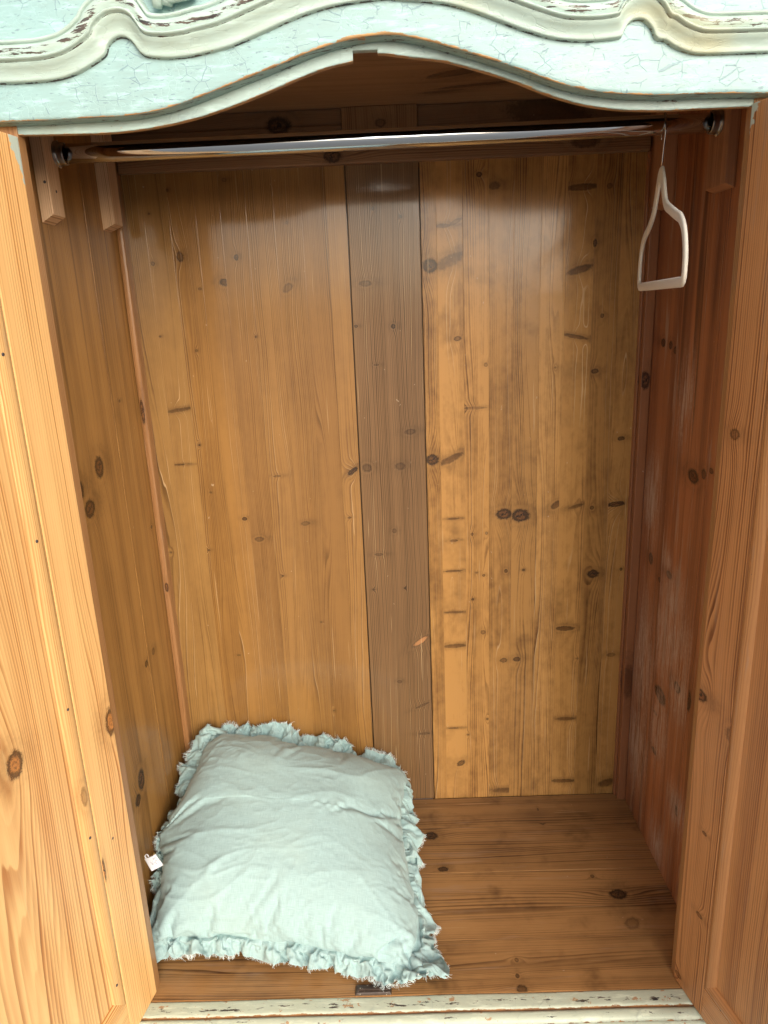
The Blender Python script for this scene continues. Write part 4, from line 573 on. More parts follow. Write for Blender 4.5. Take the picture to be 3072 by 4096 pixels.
0,1,0,-1,-1,0,0,1,0,0,-1,1,0,1,0,-1,-1,0,0,0,2,0,0,1,-2,0,2,0,3,-9,0,0,3,0,0,-2,0,1,0,-1,-1,-1,-1,1,0,0,0,-1,0,0,0,0,0,0,0,0,1,-1,1,1,-2,5,6,0,0,0,1,-7,-9,1,3,3,0,-2,-2,28,3,4,-1,0,-1,1,-4,-4,-1,-5,1,0,-3,0,-3,-6,2,0,0,0,2,3,-1,2,5,0,1,7,-3,0,-3,3,-1,0,0,1,1,-1,0,-1,0,0,1,1,
1,-1,0,-1,5,-4,0,-6,7,0,0,0,1,0,-1,-1,1,0,1,0,0,0,-1,0,0,0,1,0,0,-1,0,0,0,1,0,1,-1,0,-1,1,0,1,-1,0,0,0,0,0,0,0,0,0,0,1,0,0,-1,0,-1,1,0,0,0,0,0,-1,0,1,-1,0,-1,0,0,1,0,0,0,0,0,0,0,0,0,0,-1,0,-1,0,0,0,0,0,0,0,1,-1,0,0,-2,-1,1,-3,0,1,5,0,0,0,-1,-1,-1,0,0,0,0,1,0,0,-1,-1,
0,0,0,-1,0,0,0,1,0,-1,0,-1,0,1,2,0,0,1,-1,3,3,-3,4,5,-1,2,2,2,-16,-13,25,-4,-1,3,5,2,0,-2,-3,0,1,1,-1,-1,0,1,0,0,0,0,0,-1,3,-1,0,3,-2,0,1,0,1,-3,1,1,-4,3,0,-2,0,0,1,0,0,0,-1,0,0,1,1,-1,1,-1,2,-3,1,-1,4,0,-1,1,0,0,0,0,-1,0,0,1,-1,1,0,0,0,0,1,0,0,0,-1,-1,-1,1,1,1,-1,-1,0,1,1,0,
0,-1,0,0,0,0,0,0,0,-1,0,1,1,0,-1,-1,0,0,0,0,-1,0,0,0,0,1,0,0,-1,0,-1,0,0,0,1,0,0,-1,-1,1,1,0,-1,0,0,0,1,-1,0,0,-2,-1,0,-1,0,0,-1,0,0,1,-1,0,1,1,1,1,-1,-1,0,1,0,0,-1,1,0,-1,0,0,1,0,-1,-1,-1,0,0,0,0,0,0,1,-1,1,1,0,0,0,0,1,1,0,0,1,-3,6,6,27,-3,-2,1,3,1,-1,-1,0,1,1,-1,0,0,0,
0,0,0,-1,-1,1,1,-3,1,0,0,0,0,1,-1,0,6,-2,0,0,-1,1,-4,3,0,-1,1,1,0,0,-1,0,-1,0,1,0,1,0,1,0,-1,-1,0,0,1,0,-1,1,0,0,0,0,0,1,0,0,0,0,0,-1,1,0,0,0,0,1,-1,-1,0,1,1,0,0,-1,0,-1,1,1,0,-1,-1,0,1,0,1,-1,1,-1,1,0,0,-2,-1,1,1,0,0,0,0,-1,0,-1,0,1,0,0,0,0,0,-1,-1,0,1,1,-1,0,0,0,0,-2,
0,0,0,-1,0,0,1,1,0,0,-1,1,-1,1,-2,0,0,0,-1,0,1,1,1,0,-1,-1,0,0,0,0,0,0,-1,-1,0,0,-1,0,-1,0,0,0,0,0,-2,0,0,1,0,2,3,-1,-4,-5,1,4,4,-1,1,3,26,-5,-1,2,3,0,0,1,0,-1,-2,0,1,2,0,0,0,0,0,1,-1,0,0,1,0,-2,0,0,0,1,1,-3,0,0,3,-1,-1,4,-1,1,-2,0,0,-1,1,1,0,1,0,-1,-1,0,0,0,0,1,0,0,-1,1,
0,0,0,0,0,1,1,-1,0,0,0,0,0,0,0,-1,0,1,1,0,-1,0,0,0,0,0,0,-1,0,0,1,-1,0,0,1,0,0,0,1,-1,0,-1,1,0,0,0,0,0,-1,0,0,0,0,0,0,0,0,0,0,0,0,-1,-1,0,1,0,0,0,-1,-1,0,0,0,1,0,0,0,-1,0,0,0,-1,0,-1,0,1,-1,0,-1,1,0,0,1,0,0,0,-1,0,0,0,1,1,-1,-1,-1,0,0,-1,0,0,0,0,1,0,0,0,0,-1,-1,-1,
-1,-1,-2,-1,-1,-2,1,7,10,-2,-8,-10,3,10,6,27,-5,-2,0,3,0,0,1,1,1,0,0,-1,-2,0,0,1,0,1,2,0,0,-1,-1,0,1,1,1,-1,0,-1,1,0,1,-1,0,0,-1,0,0,2,-1,0,-1,0,0,0,0,0,0,1,0,0,0,1,-1,0,0,0,0,1,0,1,0,0,0,-1,0,0,0,-1,0,0,0,1,1,0,-1,-1,0,1,1,0,0,-1,0,0,1,0,0,0,1,0,0,-1,0,0,0,0,0,0,0,-1,0,0,
0,0,-1,1,0,0,-1,0,0,1,0,0,-1,0,0,0,1,0,0,0,0,-1,0,0,1,0,-1,0,-1,0,-1,1,0,0,0,-1,0,0,1,-1,-1,0,0,1,-1,0,0,-1,0,0,0,-1,0,1,0,0,-1,0,1,2,0,1,2,-1,-1,-1,0,-1,-2,-1,0,-1,0,0,0,0,0,-1,-1,0,-1,-1,-2,-4,1,9,11,-2,-5,-6,26,-2,-3,2,0,0,0,1,2,-1,5,-1,1,-2,1,0,-4,0,0,-2,0,0,4,-1,1,0,0,-1,-1,0,
1,-1,1,-1,1,0,1,1,-1,0,-1,1,0,1,0,0,-1,0,1,0,0,0,-1,0,-1,1,0,1,-1,0,0,0,0,0,0,0,0,0,1,1,0,0,0,0,0,-1,0,0,1,0,0,0,0,0,0,-1,0,0,0,0,0,0,0,0,0,0,0,0,0,0,0,0,1,0,0,-1,0,0,-1,0,0,1,0,0,-1,0,0,0,0,-1,0,0,0,0,0,0,0,1,-1,0,0,0,-1,0,0,0,0,0,0,0,0,-1,0,-1,1,1,0,-1,-1,0,
0,0,0,-1,0,0,1,1,-1,-1,-1,0,0,0,-1,-1,0,0,-2,-3,-6,1,2,4,0,0,1,0,1,1,0,0,1,0,0,1,0,1,0,-2,-4,-6,-1,5,5,26,0,-3,1,-5,-1,0,4,4,0,-7,1,1,10,-3,-1,4,0,1,-6,1,0,-4,2,0,2,-2,0,3,-1,0,0,-1,1,-2,2,0,-1,0,0,1,0,0,-1,-1,1,1,0,-1,0,0,1,0,1,0,-1,0,0,1,0,0,-1,0,0,0,0,1,0,0,-1,0,0,1,0,0,
0,-1,1,0,0,0,-1,0,-1,1,0,1,0,1,0,-1,-1,0,0,1,0,0,-1,-1,1,0,0,0,0,-1,0,1,1,0,0,0,-1,-1,0,0,1,0,0,0,0,0,0,-1,0,0,0,0,-1,0,-1,1,0,0,0,0,1,0,0,-1,0,0,0,0,1,-1,0,0,1,0,-1,-1,1,-1,0,0,-1,-1,-1,0,-1,1,-1,-1,-1,-3,-1,-1,-2,2,5,10,-3,-7,-11,-3,-2,-4,-2,0,-1,4,2,5,1,1,2,-8,-8,-7,2,1,4,-5,-4,-3,
24,-8,-6,1,-4,0,3,11,6,-1,-1,0,-2,-9,3,2,6,-3,0,11,-2,1,-5,0,0,-5,2,0,0,0,0,3,-1,0,2,-2,1,-1,1,0,-2,1,0,1,0,0,0,0,1,-1,0,-1,1,-1,1,0,1,0,-1,0,0,0,0,1,0,0,-1,0,0,1,0,0,-1,0,0,1,0,0,0,0,0,0,0,1,0,0,-1,0,-1,0,0,1,0,0,-1,0,0,1,0,-1,0,-1,0,0,1,1,-1,0,-1,1,0,1,0,-1,0,-1,0,0,1,0,
0,0,0,-1,0,0,0,1,0,0,-1,0,0,0,-1,-1,0,0,0,1,1,0,-1,-1,-1,0,-3,-1,1,-2,-1,-1,-1,1,0,2,0,0,0,0,0,2,0,1,3,0,0,-1,-2,-2,-6,1,7,11,-1,-1,-1,0,-6,-8,-7,-5,-10,-5,-1,-2,11,9,11,-11,-13,-12,3,3,4,27,-4,3,-2,14,-4,-3,6,2,3,-3,-1,3,-9,-1,-1,-13,3,-1,-1,0,2,14,-5,-1,3,0,2,-9,3,0,-3,1,0,1,-1,-1,3,-1,1,1,-2,1,-1,2,
-1,-1,0,0,1,0,1,-1,0,0,0,-1,0,1,0,0,0,0,0,-1,1,1,0,-1,-1,0,1,1,0,0,0,0,-1,-1,0,0,1,0,0,0,0,1,-1,0,0,1,-1,0,0,1,0,0,-1,-1,0,1,1,0,0,-1,-1,0,0,1,0,1,-1,0,-1,0,1,0,0,-1,0,0,0,0,-1,1,-1,0,-1,0,0,1,-1,0,0,0,0,0,0,0,-1,-1,-1,1,1,1,0,4,-1,0,1,0,0,0,-1,-1,-8,-2,0,-3,0,0,-1,0,0,1,
1,1,6,0,1,1,-1,-2,-4,1,3,4,-1,4,6,-1,1,1,1,-2,-3,-8,-15,-15,5,8,3,3,3,5,26,-2,1,-3,-16,2,1,6,-3,4,15,-1,-2,6,0,0,-1,0,2,-14,2,-2,-5,3,1,3,-2,0,13,-6,1,-5,2,1,-3,2,0,-1,1,0,1,-1,0,1,-1,1,1,-1,0,0,0,0,0,0,0,0,1,0,-1,-1,1,0,0,-1,1,0,0,0,1,1,0,-1,0,-1,0,-1,1,1,1,-1,0,0,0,0,-1,0,-1,1,0,0,
0,0,0,0,0,0,0,0,1,-1,0,-1,0,-1,0,2,1,0,-1,0,0,0,1,0,-1,-1,0,0,0,-1,0,1,0,0,-1,0,0,1,-1,0,-1,0,-1,1,0,0,0,-1,-1,0,0,1,0,-1,-1,0,-1,1,0,3,0,0,2,-2,2,6,0,0,2,0,-1,-3,0,-1,-4,-1,-1,-5,0,0,0,-1,0,0,0,-1,-1,-1,1,-1,0,-1,0,-1,-1,-2,1,11,8,-1,-9,-4,-3,0,-2,25,-5,-7,1,13,2,1,-13,1,-3,-9,2,2,4,0,
2,5,0,0,6,0,0,-4,1,0,-3,2,-1,-3,2,1,12,-6,-1,2,-2,2,-5,2,0,-2,3,0,0,-1,0,0,0,0,0,0,1,1,0,0,0,-1,0,0,0,0,0,0,1,0,0,0,-1,0,-1,0,0,0,1,0,1,-1,-1,0,1,1,0,-1,-1,0,0,1,0,0,0,0,0,0,0,0,0,-1,0,0,1,0,0,0,1,0,-1,0,1,0,-1,-1,0,0,0,1,1,-1,-1,0,0,0,-1,0,0,1,-1,0,0,0,-1,0,0,0,0,-1,
0,0,0,0,1,0,-1,0,-1,-1,0,-3,-2,-1,-3,1,0,3,1,0,3,0,0,1,-3,-3,-8,-4,-2,-4,-2,0,-2,4,1,5,2,1,3,1,2,2,0,0,3,0,2,1,0,1,2,0,-1,-1,-1,2,0,-4,-5,-7,26,-3,2,2,6,-4,0,-3,-1,-1,6,-1,-2,4,0,-1,2,0,0,1,0,3,-6,1,1,-5,1,0,-5,2,-1,-6,4,1,2,-1,0,9,-7,0,1,-1,1,-3,3,0,-1,1,1,0,-1,-1,-1,0,0,0,0,1,1,0,
0,0,0,0,-1,-1,0,1,0,1,0,0,0,-1,0,0,1,1,0,-1,-1,-1,1,1,1,0,-1,0,0,0,0,0,0,-1,-1,0,1,1,0,0,-1,0,-1,0,1,0,0,-1,1,1,0,0,0,0,-1,-1,0,0,1,-1,0,0,0,0,0,0,-1,0,0,0,0,-1,1,0,0,-2,0,-1,0,0,-1,0,0,0,1,0,3,0,1,0,-3,0,-8,-1,-1,-3,1,1,5,1,4,12,0,1,0,0,-7,-8,-8,-4,-11,-2,-1,-2,4,1,4,2,2,4,
2,2,4,0,1,1,-1,2,2,0,7,7,-5,-19,-10,27,-4,-1,-3,-11,3,3,21,-1,-1,-15,0,-1,-3,0,3,7,-3,0,6,-2,-2,8,-1,0,1,0,2,-6,2,0,-4,1,0,-6,4,-1,-3,3,2,4,-4,0,5,-4,1,0,0,-1,-2,1,1,1,0,0,0,0,0,0,0,0,0,0,0,0,0,0,0,-1,0,0,1,0,0,-1,0,0,0,0,0,0,1,0,0,0,-1,0,0,0,0,-1,1,0,1,0,0,0,-1,0,0,1,0,0,0,-1,
-1,1,0,0,-2,1,0,1,-1,0,0,0,1,0,0,-1,0,0,0,0,0,0,0,-1,0,1,0,-1,0,0,0,0,0,0,0,-1,-1,0,-1,-1,0,-1,1,-1,2,0,1,4,-1,0,-4,-3,-1,-8,1,0,2,2,2,9,-2,7,9,0,-1,0,1,-7,-12,-8,-7,-11,-2,0,-3,4,1,5,-7,-5,-3,9,4,7,2,4,5,0,3,3,27,-2,-2,0,-4,0,-4,-8,2,4,15,0,0,-3,0,-5,-12,3,0,0,0,1,2,-1,2,9,-4,-1,9,-3,
-1,1,1,0,-2,0,0,-9,5,-2,-2,2,-1,0,0,0,2,-2,0,3,-2,-1,0,-1,0,0,0,-1,0,0,0,0,0,0,0,0,0,0,0,-1,0,0,0,0,0,0,0,0,0,0,0,-1,0,0,0,1,0,0,0,0,1,-1,0,-1,0,0,0,0,0,0,0,1,1,-1,1,1,0,0,-1,2,-3,1,-1,1,0,1,0,0,-1,0,0,1,-1,0,0,0,1,-1,0,0,0,0,0,0,-1,1,0,0,0,0,0,1,0,0,0,1,-1,-1,0,-2,
2,0,1,1,0,4,1,0,1,-2,0,-8,0,0,-2,1,1,5,2,4,7,-4,4,7,2,0,-2,1,-9,-11,-7,-6,-12,8,9,12,-11,-12,-13,9,4,5,-1,3,1,27,1,-2,0,-2,0,0,-7,1,-4,-7,1,2,4,0,2,5,0,-1,-2,1,-1,-1,0,-2,-5,3,0,0,0,2,3,-2,1,4,-1,1,7,-4,0,-2,2,0,0,0,-1,0,0,1,0,0,0,0,0,0,1,-1,0,-1,0,-1,1,-1,0,0,0,0,0,1,1,0,-1,0,1,0,
-1,-1,0,0,1,0,1,-1,0,-1,0,0,0,0,0,0,0,0,0,0,0,0,1,0,-1,0,-1,0,1,-1,0,-1,0,1,-1,1,-1,1,0,1,0,0,-1,0,0,1,0,0,0,0,-1,-1,0,1,1,0,-1,0,0,1,0,0,-1,0,1,0,-1,0,0,1,-1,0,0,1,0,-1,-1,-2,-1,1,0,1,0,2,1,0,4,-1,0,-2,0,-1,-5,0,0,2,1,3,5,-2,4,5,-2,3,4,1,-1,-2,0,-10,-16,0,10,10,-7,-17,-18,7,16,12,
26,4,3,1,-11,-5,0,7,0,0,-4,0,0,-1,1,0,1,-1,0,0,0,0,0,1,0,1,-1,0,0,0,0,3,-2,-1,3,-2,-1,1,0,1,-1,0,1,-5,3,0,0,1,-1,0,0,0,1,-1,0,-1,0,0,1,0,1,0,0,0,1,0,-1,0,-1,0,0,0,0,-1,1,1,0,-1,-1,0,0,0,1,0,0,0,1,0,0,0,0,0,-1,0,0,1,0,0,-1,0,-1,0,0,0,0,0,1,-1,0,1,1,0,-1,0,0,0,0,0,0,0,
-1,0,0,1,0,0,0,1,-1,-1,0,1,0,0,-1,0,0,0,0,-1,0,1,0,-1,-1,0,0,0,0,1,0,0,-1,1,0,-1,-1,0,-1,0,0,1,0,0,2,0,1,2,0,0,-2,0,0,0,0,1,2,0,2,3,-1,3,3,-1,3,4,2,-5,-7,-1,1,0,-2,-5,-6,27,-3,-2,0,7,3,-1,-13,-3,1,5,1,0,0,-1,0,1,0,0,0,0,0,0,0,0,0,0,0,1,0,-1,-3,2,0,-1,0,1,1,-1,0,2,-1,-1,3,-1,
1,-1,-1,0,0,1,0,0,0,0,0,0,0,1,0,-1,-1,0,0,0,0,1,0,0,-1,0,0,0,1,-1,0,0,1,0,0,0,0,-1,-1,0,0,0,0,0,0,0,0,0,0,1,0,0,-1,0,0,1,0,-1,1,-1,0,0,0,0,-1,0,1,0,1,-1,0,-1,1,0,0,0,0,0,0,0,0,0,0,0,0,0,0,0,0,-1,0,0,1,0,0,-1,-1,0,1,1,0,-1,0,0,-1,0,1,1,-1,-1,0,0,0,0,0,0,-1,0,0,-1,
0,0,0,0,0,1,0,1,2,1,0,2,-2,-2,-4,1,2,4,0,1,1,0,2,1,-3,8,8,0,-14,-11,28,-2,-5,-2,-8,0,2,9,3,-1,0,-1,0,-1,0,0,-1,1,0,0,0,0,0,0,0,0,0,0,0,0,0,2,-1,0,0,0,0,-1,1,-1,1,-1,1,0,-1,-1,1,1,0,-1,-1,0,0,1,0,1,0,0,-1,0,1,1,0,0,-1,-1,-1,1,0,1,0,0,-1,-1,0,0,1,0,0,0,-1,0,0,1,0,0,-1,0,0,0,
-1,1,1,1,-1,-1,-1,0,1,1,0,0,-1,0,-1,0,0,0,1,1,-1,-1,0,0,1,-1,1,-1,1,0,1,-1,0,-1,0,0,0,0,0,1,0,-1,0,0,1,-1,0,-1,0,0,0,1,1,0,-1,0,0,0,-1,0,0,0,-1,0,0,0,0,1,0,0,0,0,0,-1,0,0,0,0,-1,0,-1,0,0,-1,0,0,0,1,5,9,-1,-8,-9,0,3,4,0,-1,0,1,2,2,-1,-7,2,24,-9,-6,3,19,4,0,-7,-1,0,2,0,0,1,0,
0,-6,0,1,-2,1,-1,-1,0,0,1,-1,0,0,1,0,-1,0,0,1,0,-1,1,-1,1,-1,0,-1,1,0,1,0,-1,0,1,1,0,-1,0,0,0,0,0,0,-1,-1,0,0,0,1,0,0,-1,0,0,1,0,0,0,0,0,0,-1,0,0,1,0,0,-1,0,0,1,0,1,0,0,-1,-1,-1,0,0,1,1,0,-1,-1,2,1,0,-3,-1,1,-2,0,-1,3,1,0,0,-1,0,0,1,0,0,-1,1,0,1,0,0,0,0,-1,-1,-1,1,0,1,-1,
1,0,0,0,0,0,-1,-1,0,0,0,0,0,1,-1,0,-1,1,0,1,-1,0,-1,-1,0,0,0,0,0,0,0,0,0,0,0,1,0,0,0,-1,0,-1,0,-1,-2,0,9,12,0,-13,-12,1,5,6,0,-1,-2,0,5,2,27,-6,0,-2,-5,-2,2,16,0,0,-10,0,-1,-2,1,1,10,-2,-1,1,-1,1,-5,2,0,-3,1,0,2,-2,0,1,0,0,-1,0,0,0,1,0,1,0,0,0,-1,-1,0,0,1,0,-1,-1,0,0,0,1,0,0,0,0,
1,0,0,-1,0,0,1,0,0,-1,0,-1,1,0,0,-1,0,0,0,0,0,0,1,0,0,0,-1,-1,-1,0,1,0,1,0,1,0,-1,0,0,0,0,-3,1,-2,10,0,0,-2,-1,1,-6,0,0,0,1,1,0,-1,-1,0,1,0,0,-1,0,0,0,0,0,1,1,0,0,-1,0,-1,0,0,0,0,0,1,0,-1,0,1,1,0,-1,0,-1,1,-1,0,-1,0,0,0,0,-1,0,-1,0,0,-1,0,0,0,1,0,1,0,0,0,0,1,1,0,0,0,
-1,-2,-3,-2,13,13,1,-17,-14,2,5,4,-2,4,1,25,-6,0,3,6,-1,-4,-13,1,3,15,-2,0,-2,0,-2,-10,2,1,2,0,1,9,-4,-1,0,1,0,-6,3,0,1,-1,1,2,-1,0,0,-1,-1,0,0,1,1,0,0,0,-1,-1,0,0,1,1,0,0,-1,0,-1,1,0,0,0,-1,0,0,0,0,0,0,0,0,0,0,1,0,0,-1,0,0,0,0,-1,0,0,1,0,0,0,1,-1,-1,0,0,0,-1,0,1,0,1,0,0,0,-2,2,-5,
1,-1,3,1,0,1,-1,0,0,0,-1,0,1,1,0,-1,0,-1,0,0,0,1,0,1,-1,-1,-1,0,1,1,1,0,0,0,0,0,-1,0,0,0,-1,-1,0,1,0,1,-1,0,0,0,0,-1,0,0,1,0,0,-1,0,-1,-1,0,-1,0,0,-1,0,0,1,0,-1,1,0,2,2,1,1,0,-1,-2,-2,-3,15,11,3,-19,-13,-1,7,2,27,-2,-3,-2,-9,1,2,6,-1,-2,-8,2,1,4,-1,1,5,0,0,-2,1,-1,-3,1,1,3,-1,0,4,-2,
0,-1,1,-1,0,0,1,1,-1,0,1,0,-1,0,-1,0,0,1,1,1,-1,-1,0,0,0,0,-1,1,0,0,-1,0,0,1,0,0,-1,1,0,0,-1,0,-1,0,0,1,1,-1,0,0,0,0,0,0,-1,0,0,0,0,0,0,0,-1,0,1,0,-1,0,-2,1,-1,4,1,0,-4,-2,1,-3,1,-1,6,0,-1,0,0,1,-1,0,0,0,0,-1,0,1,0,0,-1,0,0,0,1,0,0,-1,0,0,0,0,0,0,0,1,1,0,0,0,0,-1,-1,0,
0,0,-1,0,1,0,0,0,0,0,-1,0,0,1,1,0,-1,0,-1,-1,-2,-1,-1,-2,1,1,0,0,0,0,0,1,4,1,2,2,0,-1,-1,-6,15,12,5,-8,-7,27,-1,-6,0,7,2,0,-6,0,0,1,1,0,-2,0,0,-1,1,0,2,-2,0,-2,2,0,0,-1,0,2,-1,0,-1,0,0,0,1,-1,0,0,1,0,-1,0,0,0,0,1,0,-1,-1,0,1,0,-1,-1,1,1,0,0,-1,0,0,0,0,0,0,0,0,-1,0,1,0,0,0,0,
-1,0,0,0,0,-1,0,0,0,1,1,0,0,-1,0,-1,1,0,0,0,-2,0,-1,1,-1,2,-3,2,-3,9,0,-1,1,-2,2,-8,1,0,1,0,0,1,0,-1,0,0,1,0,0,0,0,0,0,0,0,0,0,1,0,0,0,0,0,-1,0,0,0,-1,1,0,0,0,1,1,0,-1,0,0,0,-1,-1,0,0,-1,-1,0,-1,1,0,0,0,0,1,0,1,1,0,0,0,-1,-2,-3,-1,-2,-2,-1,0,-1,2,2,2,1,3,6,0,3,1,-2,2,6,
24,-13,-3,4,8,-2,-1,9,2,0,2,-1,0,1,0,0,-1,0,0,-10,2,0,2,-1,0,0,0,0,-2,1,0,2,-1,0,0,-1,0,1,0,-1,0,1,0,0,0,1,0,-1,0,1,0,-1,0,0,1,0,-1,-1,0,0,0,0,0,0,1,0,0,0,0,0,0,-1,0,0,0,0,0,0,0,0,0,0,0,0,-1,0,-1,0,0,0,0,0,0,0,0,0,-2,2,-3,3,-4,6,-3,3,-8,1,0,3,1,-1,3,0,0,-1,0,0,-1,0,0,0,
0,0,0,0,0,0,0,0,0,1,0,0,-1,0,0,0,0,0,1,0,1,-1,0,0,1,0,0,-1,-1,0,1,1,1,-1,0,0,1,0,0,0,0,0,-1,-1,-1,0,0,-2,0,0,0,0,0,0,0,1,2,0,0,0,-1,-2,-3,-3,-2,-3,-1,-1,-2,5,4,8,0,5,1,27,-5,1,-6,-13,-1,1,2,-1,0,0,0,1,1,0,2,4,-1,1,9,-1,1,0,-1,0,-1,1,0,2,0,0,0,0,0,0,0,0,0,0,0,0,-1,0,1,0,
-1,0,-1,0,0,0,0,0,0,0,0,0,0,0,0,0,1,-1,0,0,0,0,0,-1,0,0,1,0,0,-1,-1,0,0,0,0,0,0,1,-1,0,-1,1,0,1,0,0,0,-1,0,0,1,1,-1,1,-4,4,-8,5,-6,15,-1,0,-4,-1,1,-3,0,1,-2,0,0,0,-1,0,-1,1,0,1,0,0,0,0,0,0,-1,0,0,1,0,0,0,0,0,0,0,0,0,0,0,0,0,1,1,0,1,-2,-1,-3,0,-1,-2,-1,0,-1,1,1,3,1,0,0,
0,0,1,-1,0,0,1,0,0,-1,0,0,0,1,0,1,1,1,0,-1,0,-1,-2,-2,-5,-3,-8,4,15,15,25,-3,-4,1,-3,2,1,3,-1,0,2,0,0,-3,0,-1,7,-3,0,4,-1,-1,1,0,0,-1,0,1,-7,2,0,-2,2,0,1,-1,1,-1,0,0,1,0,0,0,-1,0,0,1,-1,1,-1,1,0,0,-1,0,-1,0,1,0,0,-1,1,-1,0,-2,0,1,1,0,0,-1,0,0,0,1,0,0,0,1,-1,-1,0,1,0,0,-1,0,0,0,
0,-1,1,0,0,1,0,0,0,-2,1,-5,-8,5,-12,3,0,5,6,-6,9,0,0,-1,0,0,0,1,1,1,-1,-1,-1,0,0,1,1,0,0,0,0,0,0,0,1,0,0,0,0,0,0,0,0,-1,0,0,0,0,0,1,1,1,4,0,1,1,0,-1,0,-2,-3,-9,-2,-1,-1,-1,0,-1,1,0,0,1,1,2,1,0,1,0,0,1,0,1,1,1,1,2,0,2,2,0,0,2,-3,-3,-5,28,-2,-1,0,3,0,-3,-13,1,1,3,-1,1,9,-2,
-1,-10,4,-1,0,-1,0,1,0,1,3,-1,0,9,-5,1,0,0,0,-5,3,-1,1,-1,0,1,-1,0,0,1,0,0,-1,1,0,0,-1,0,-1,0,1,1,0,-1,-1,0,1,-1,0,0,1,0,0,-1,0,0,0,-1,0,-1,0,1,0,0,0,0,0,-1,0,0,1,0,-1,0,0,1,0,0,0,0,0,0,0,2,2,-1,8,-3,2,-12,-3,0,-9,2,-1,6,0,0,0,0,-1,2,0,0,0,1,1,1,0,-1,0,0,0,0,1,0,1,-1,0,0,
0,0,0,0,0,0,1,0,1,0,0,0,0,0,-1,0,0,0,1,0,3,0,1,2,0,2,5,0,0,0,0,-2,-4,0,-2,-4,-3,-2,-4,-1,0,-2,0,-1,-1,0,-1,0,-1,0,-1,1,1,1,0,1,1,0,2,4,26,-4,3,-2,-11,-5,2,8,0,0,-2,0,-1,-2,2,1,6,-3,1,-1,1,0,1,-1,0,1,0,0,-3,2,-1,2,-1,1,5,-3,0,0,0,0,-1,1,0,1,-1,-1,0,0,0,0,0,0,1,0,0,-1,-1,0,1,0,
0,0,0,0,1,-1,-1,-1,-1,0,0,0,1,1,0,-1,0,0,0,-1,0,0,1,-1,-1,0,0,1,0,0,-1,0,-1,0,0,0,0,0,0,-1,1,-1,2,-1,-1,-2,-2,0,-10,6,-13,5,-1,8,4,-2,2,1,-1,2,1,0,1,0,0,1,0,0,0,0,-1,1,1,0,0,0,0,1,0,0,1,0,0,0,0,0,0,0,0,-1,0,0,0,0,0,0,0,0,1,0,1,2,1,1,2,0,2,5,-1,1,3,0,1,2,0,-1,0,0,1,0,
0,0,-1,0,-1,0,0,-1,-2,0,-2,-1,-8,-19,-14,26,-6,-5,1,1,2,0,1,-1,0,0,1,0,1,-1,0,0,1,0,0,0,0,0,0,0,1,-1,-1,2,-1,1,0,-1,-1,0,1,0,0,0,0,1,-1,0,-1,0,1,1,0,-1,-1,1,0,0,-1,0,1,0,0,0,-1,0,0,-1,-1,0,0,1,0,0,-1,1,0,0,0,0,0,0,-1,-1,0,0,1,0,0,0,0,-1,-1,0,0,0,1,1,0,0,-1,0,0,0,1,-1,1,-1,1,4,
1,0,-1,-3,0,-8,-1,0,-1,-1,1,0,2,-1,2,0,-1,1,1,0,0,0,-1,1,1,1,0,0,-1,1,1,0,1,0,0,0,0,0,0,-1,0,0,1,0,1,0,0,0,0,0,0,0,0,-1,0,0,1,0,0,0,0,0,1,0,1,1,1,0,1,0,1,1,0,-1,1,0,1,1,0,0,0,-1,-4,-5,-6,-12,-6,5,10,5,23,-12,-10,3,23,3,1,-7,2,0,-3,0,0,-3,1,0,3,-2,-1,1,0,1,-3,1,-1,-1,1,1,1,0,
-1,1,-1,1,0,-1,0,1,0,0,-1,0,-1,0,0,0,0,1,0,0,-1,0,1,1,0,0,-2,0,0,0,-1,1,-1,0,-1,0,0,1,0,0,0,-1,-1,0,0,0,0,0,1,0,-1,-1,0,0,0,0,0,0,0,0,0,0,-1,-1,0,0,1,0,0,-1,1,-1,1,0,-1,-2,0,0,0,0,-1,0,0,0,0,0,0,-1,0,-1,1,0,1,1,-1,1,0,1,1,0,-1,0,0,0,0,1,0,1,1,-1,2,0,0,0,1,0,1,-2,1,0,
1,-1,-1,0,0,0,0,0,1,0,0,0,0,0,1,1,0,0,0,0,1,-1,1,0,0,0,1,0,-1,-2,-1,-2,-2,0,0,-2,-6,-11,-4,1,3,-1,4,7,8,25,-7,-1,-2,-6,1,4,16,-5,-1,4,-1,0,-1,1,1,-11,3,0,-1,0,0,7,-3,0,0,-1,0,-3,2,0,1,-1,-1,1,0,0,0,-1,0,1,0,0,1,-1,0,-1,0,1,0,2,-1,-1,-2,0,1,0,-1,1,-1,0,-1,0,0,1,-1,-1,0,-1,1,0,0,0,0,0,
0,0,-1,-1,1,1,0,0,-1,0,0,1,0,0,-1,0,0,0,0,0,0,-1,0,-1,0,0,1,0,0,0,1,0,0,-2,-1,-3,0,1,0,0,0,0,0,0,0,0,-1,0,0,1,0,1,-1,0,0,0,1,0,0,1,0,0,0,1,0,1,1,-1,4,-1,0,-3,1,0,1,0,0,1,0,0,-1,0,0,0,0,0,0,0,0,0,0,1,1,0,-1,0,0,0,0,0,-1,-1,-3,-3,-4,-1,-2,-2,-2,-1,-1,5,12,8,-1,-8,-5,-1,-1,-1,
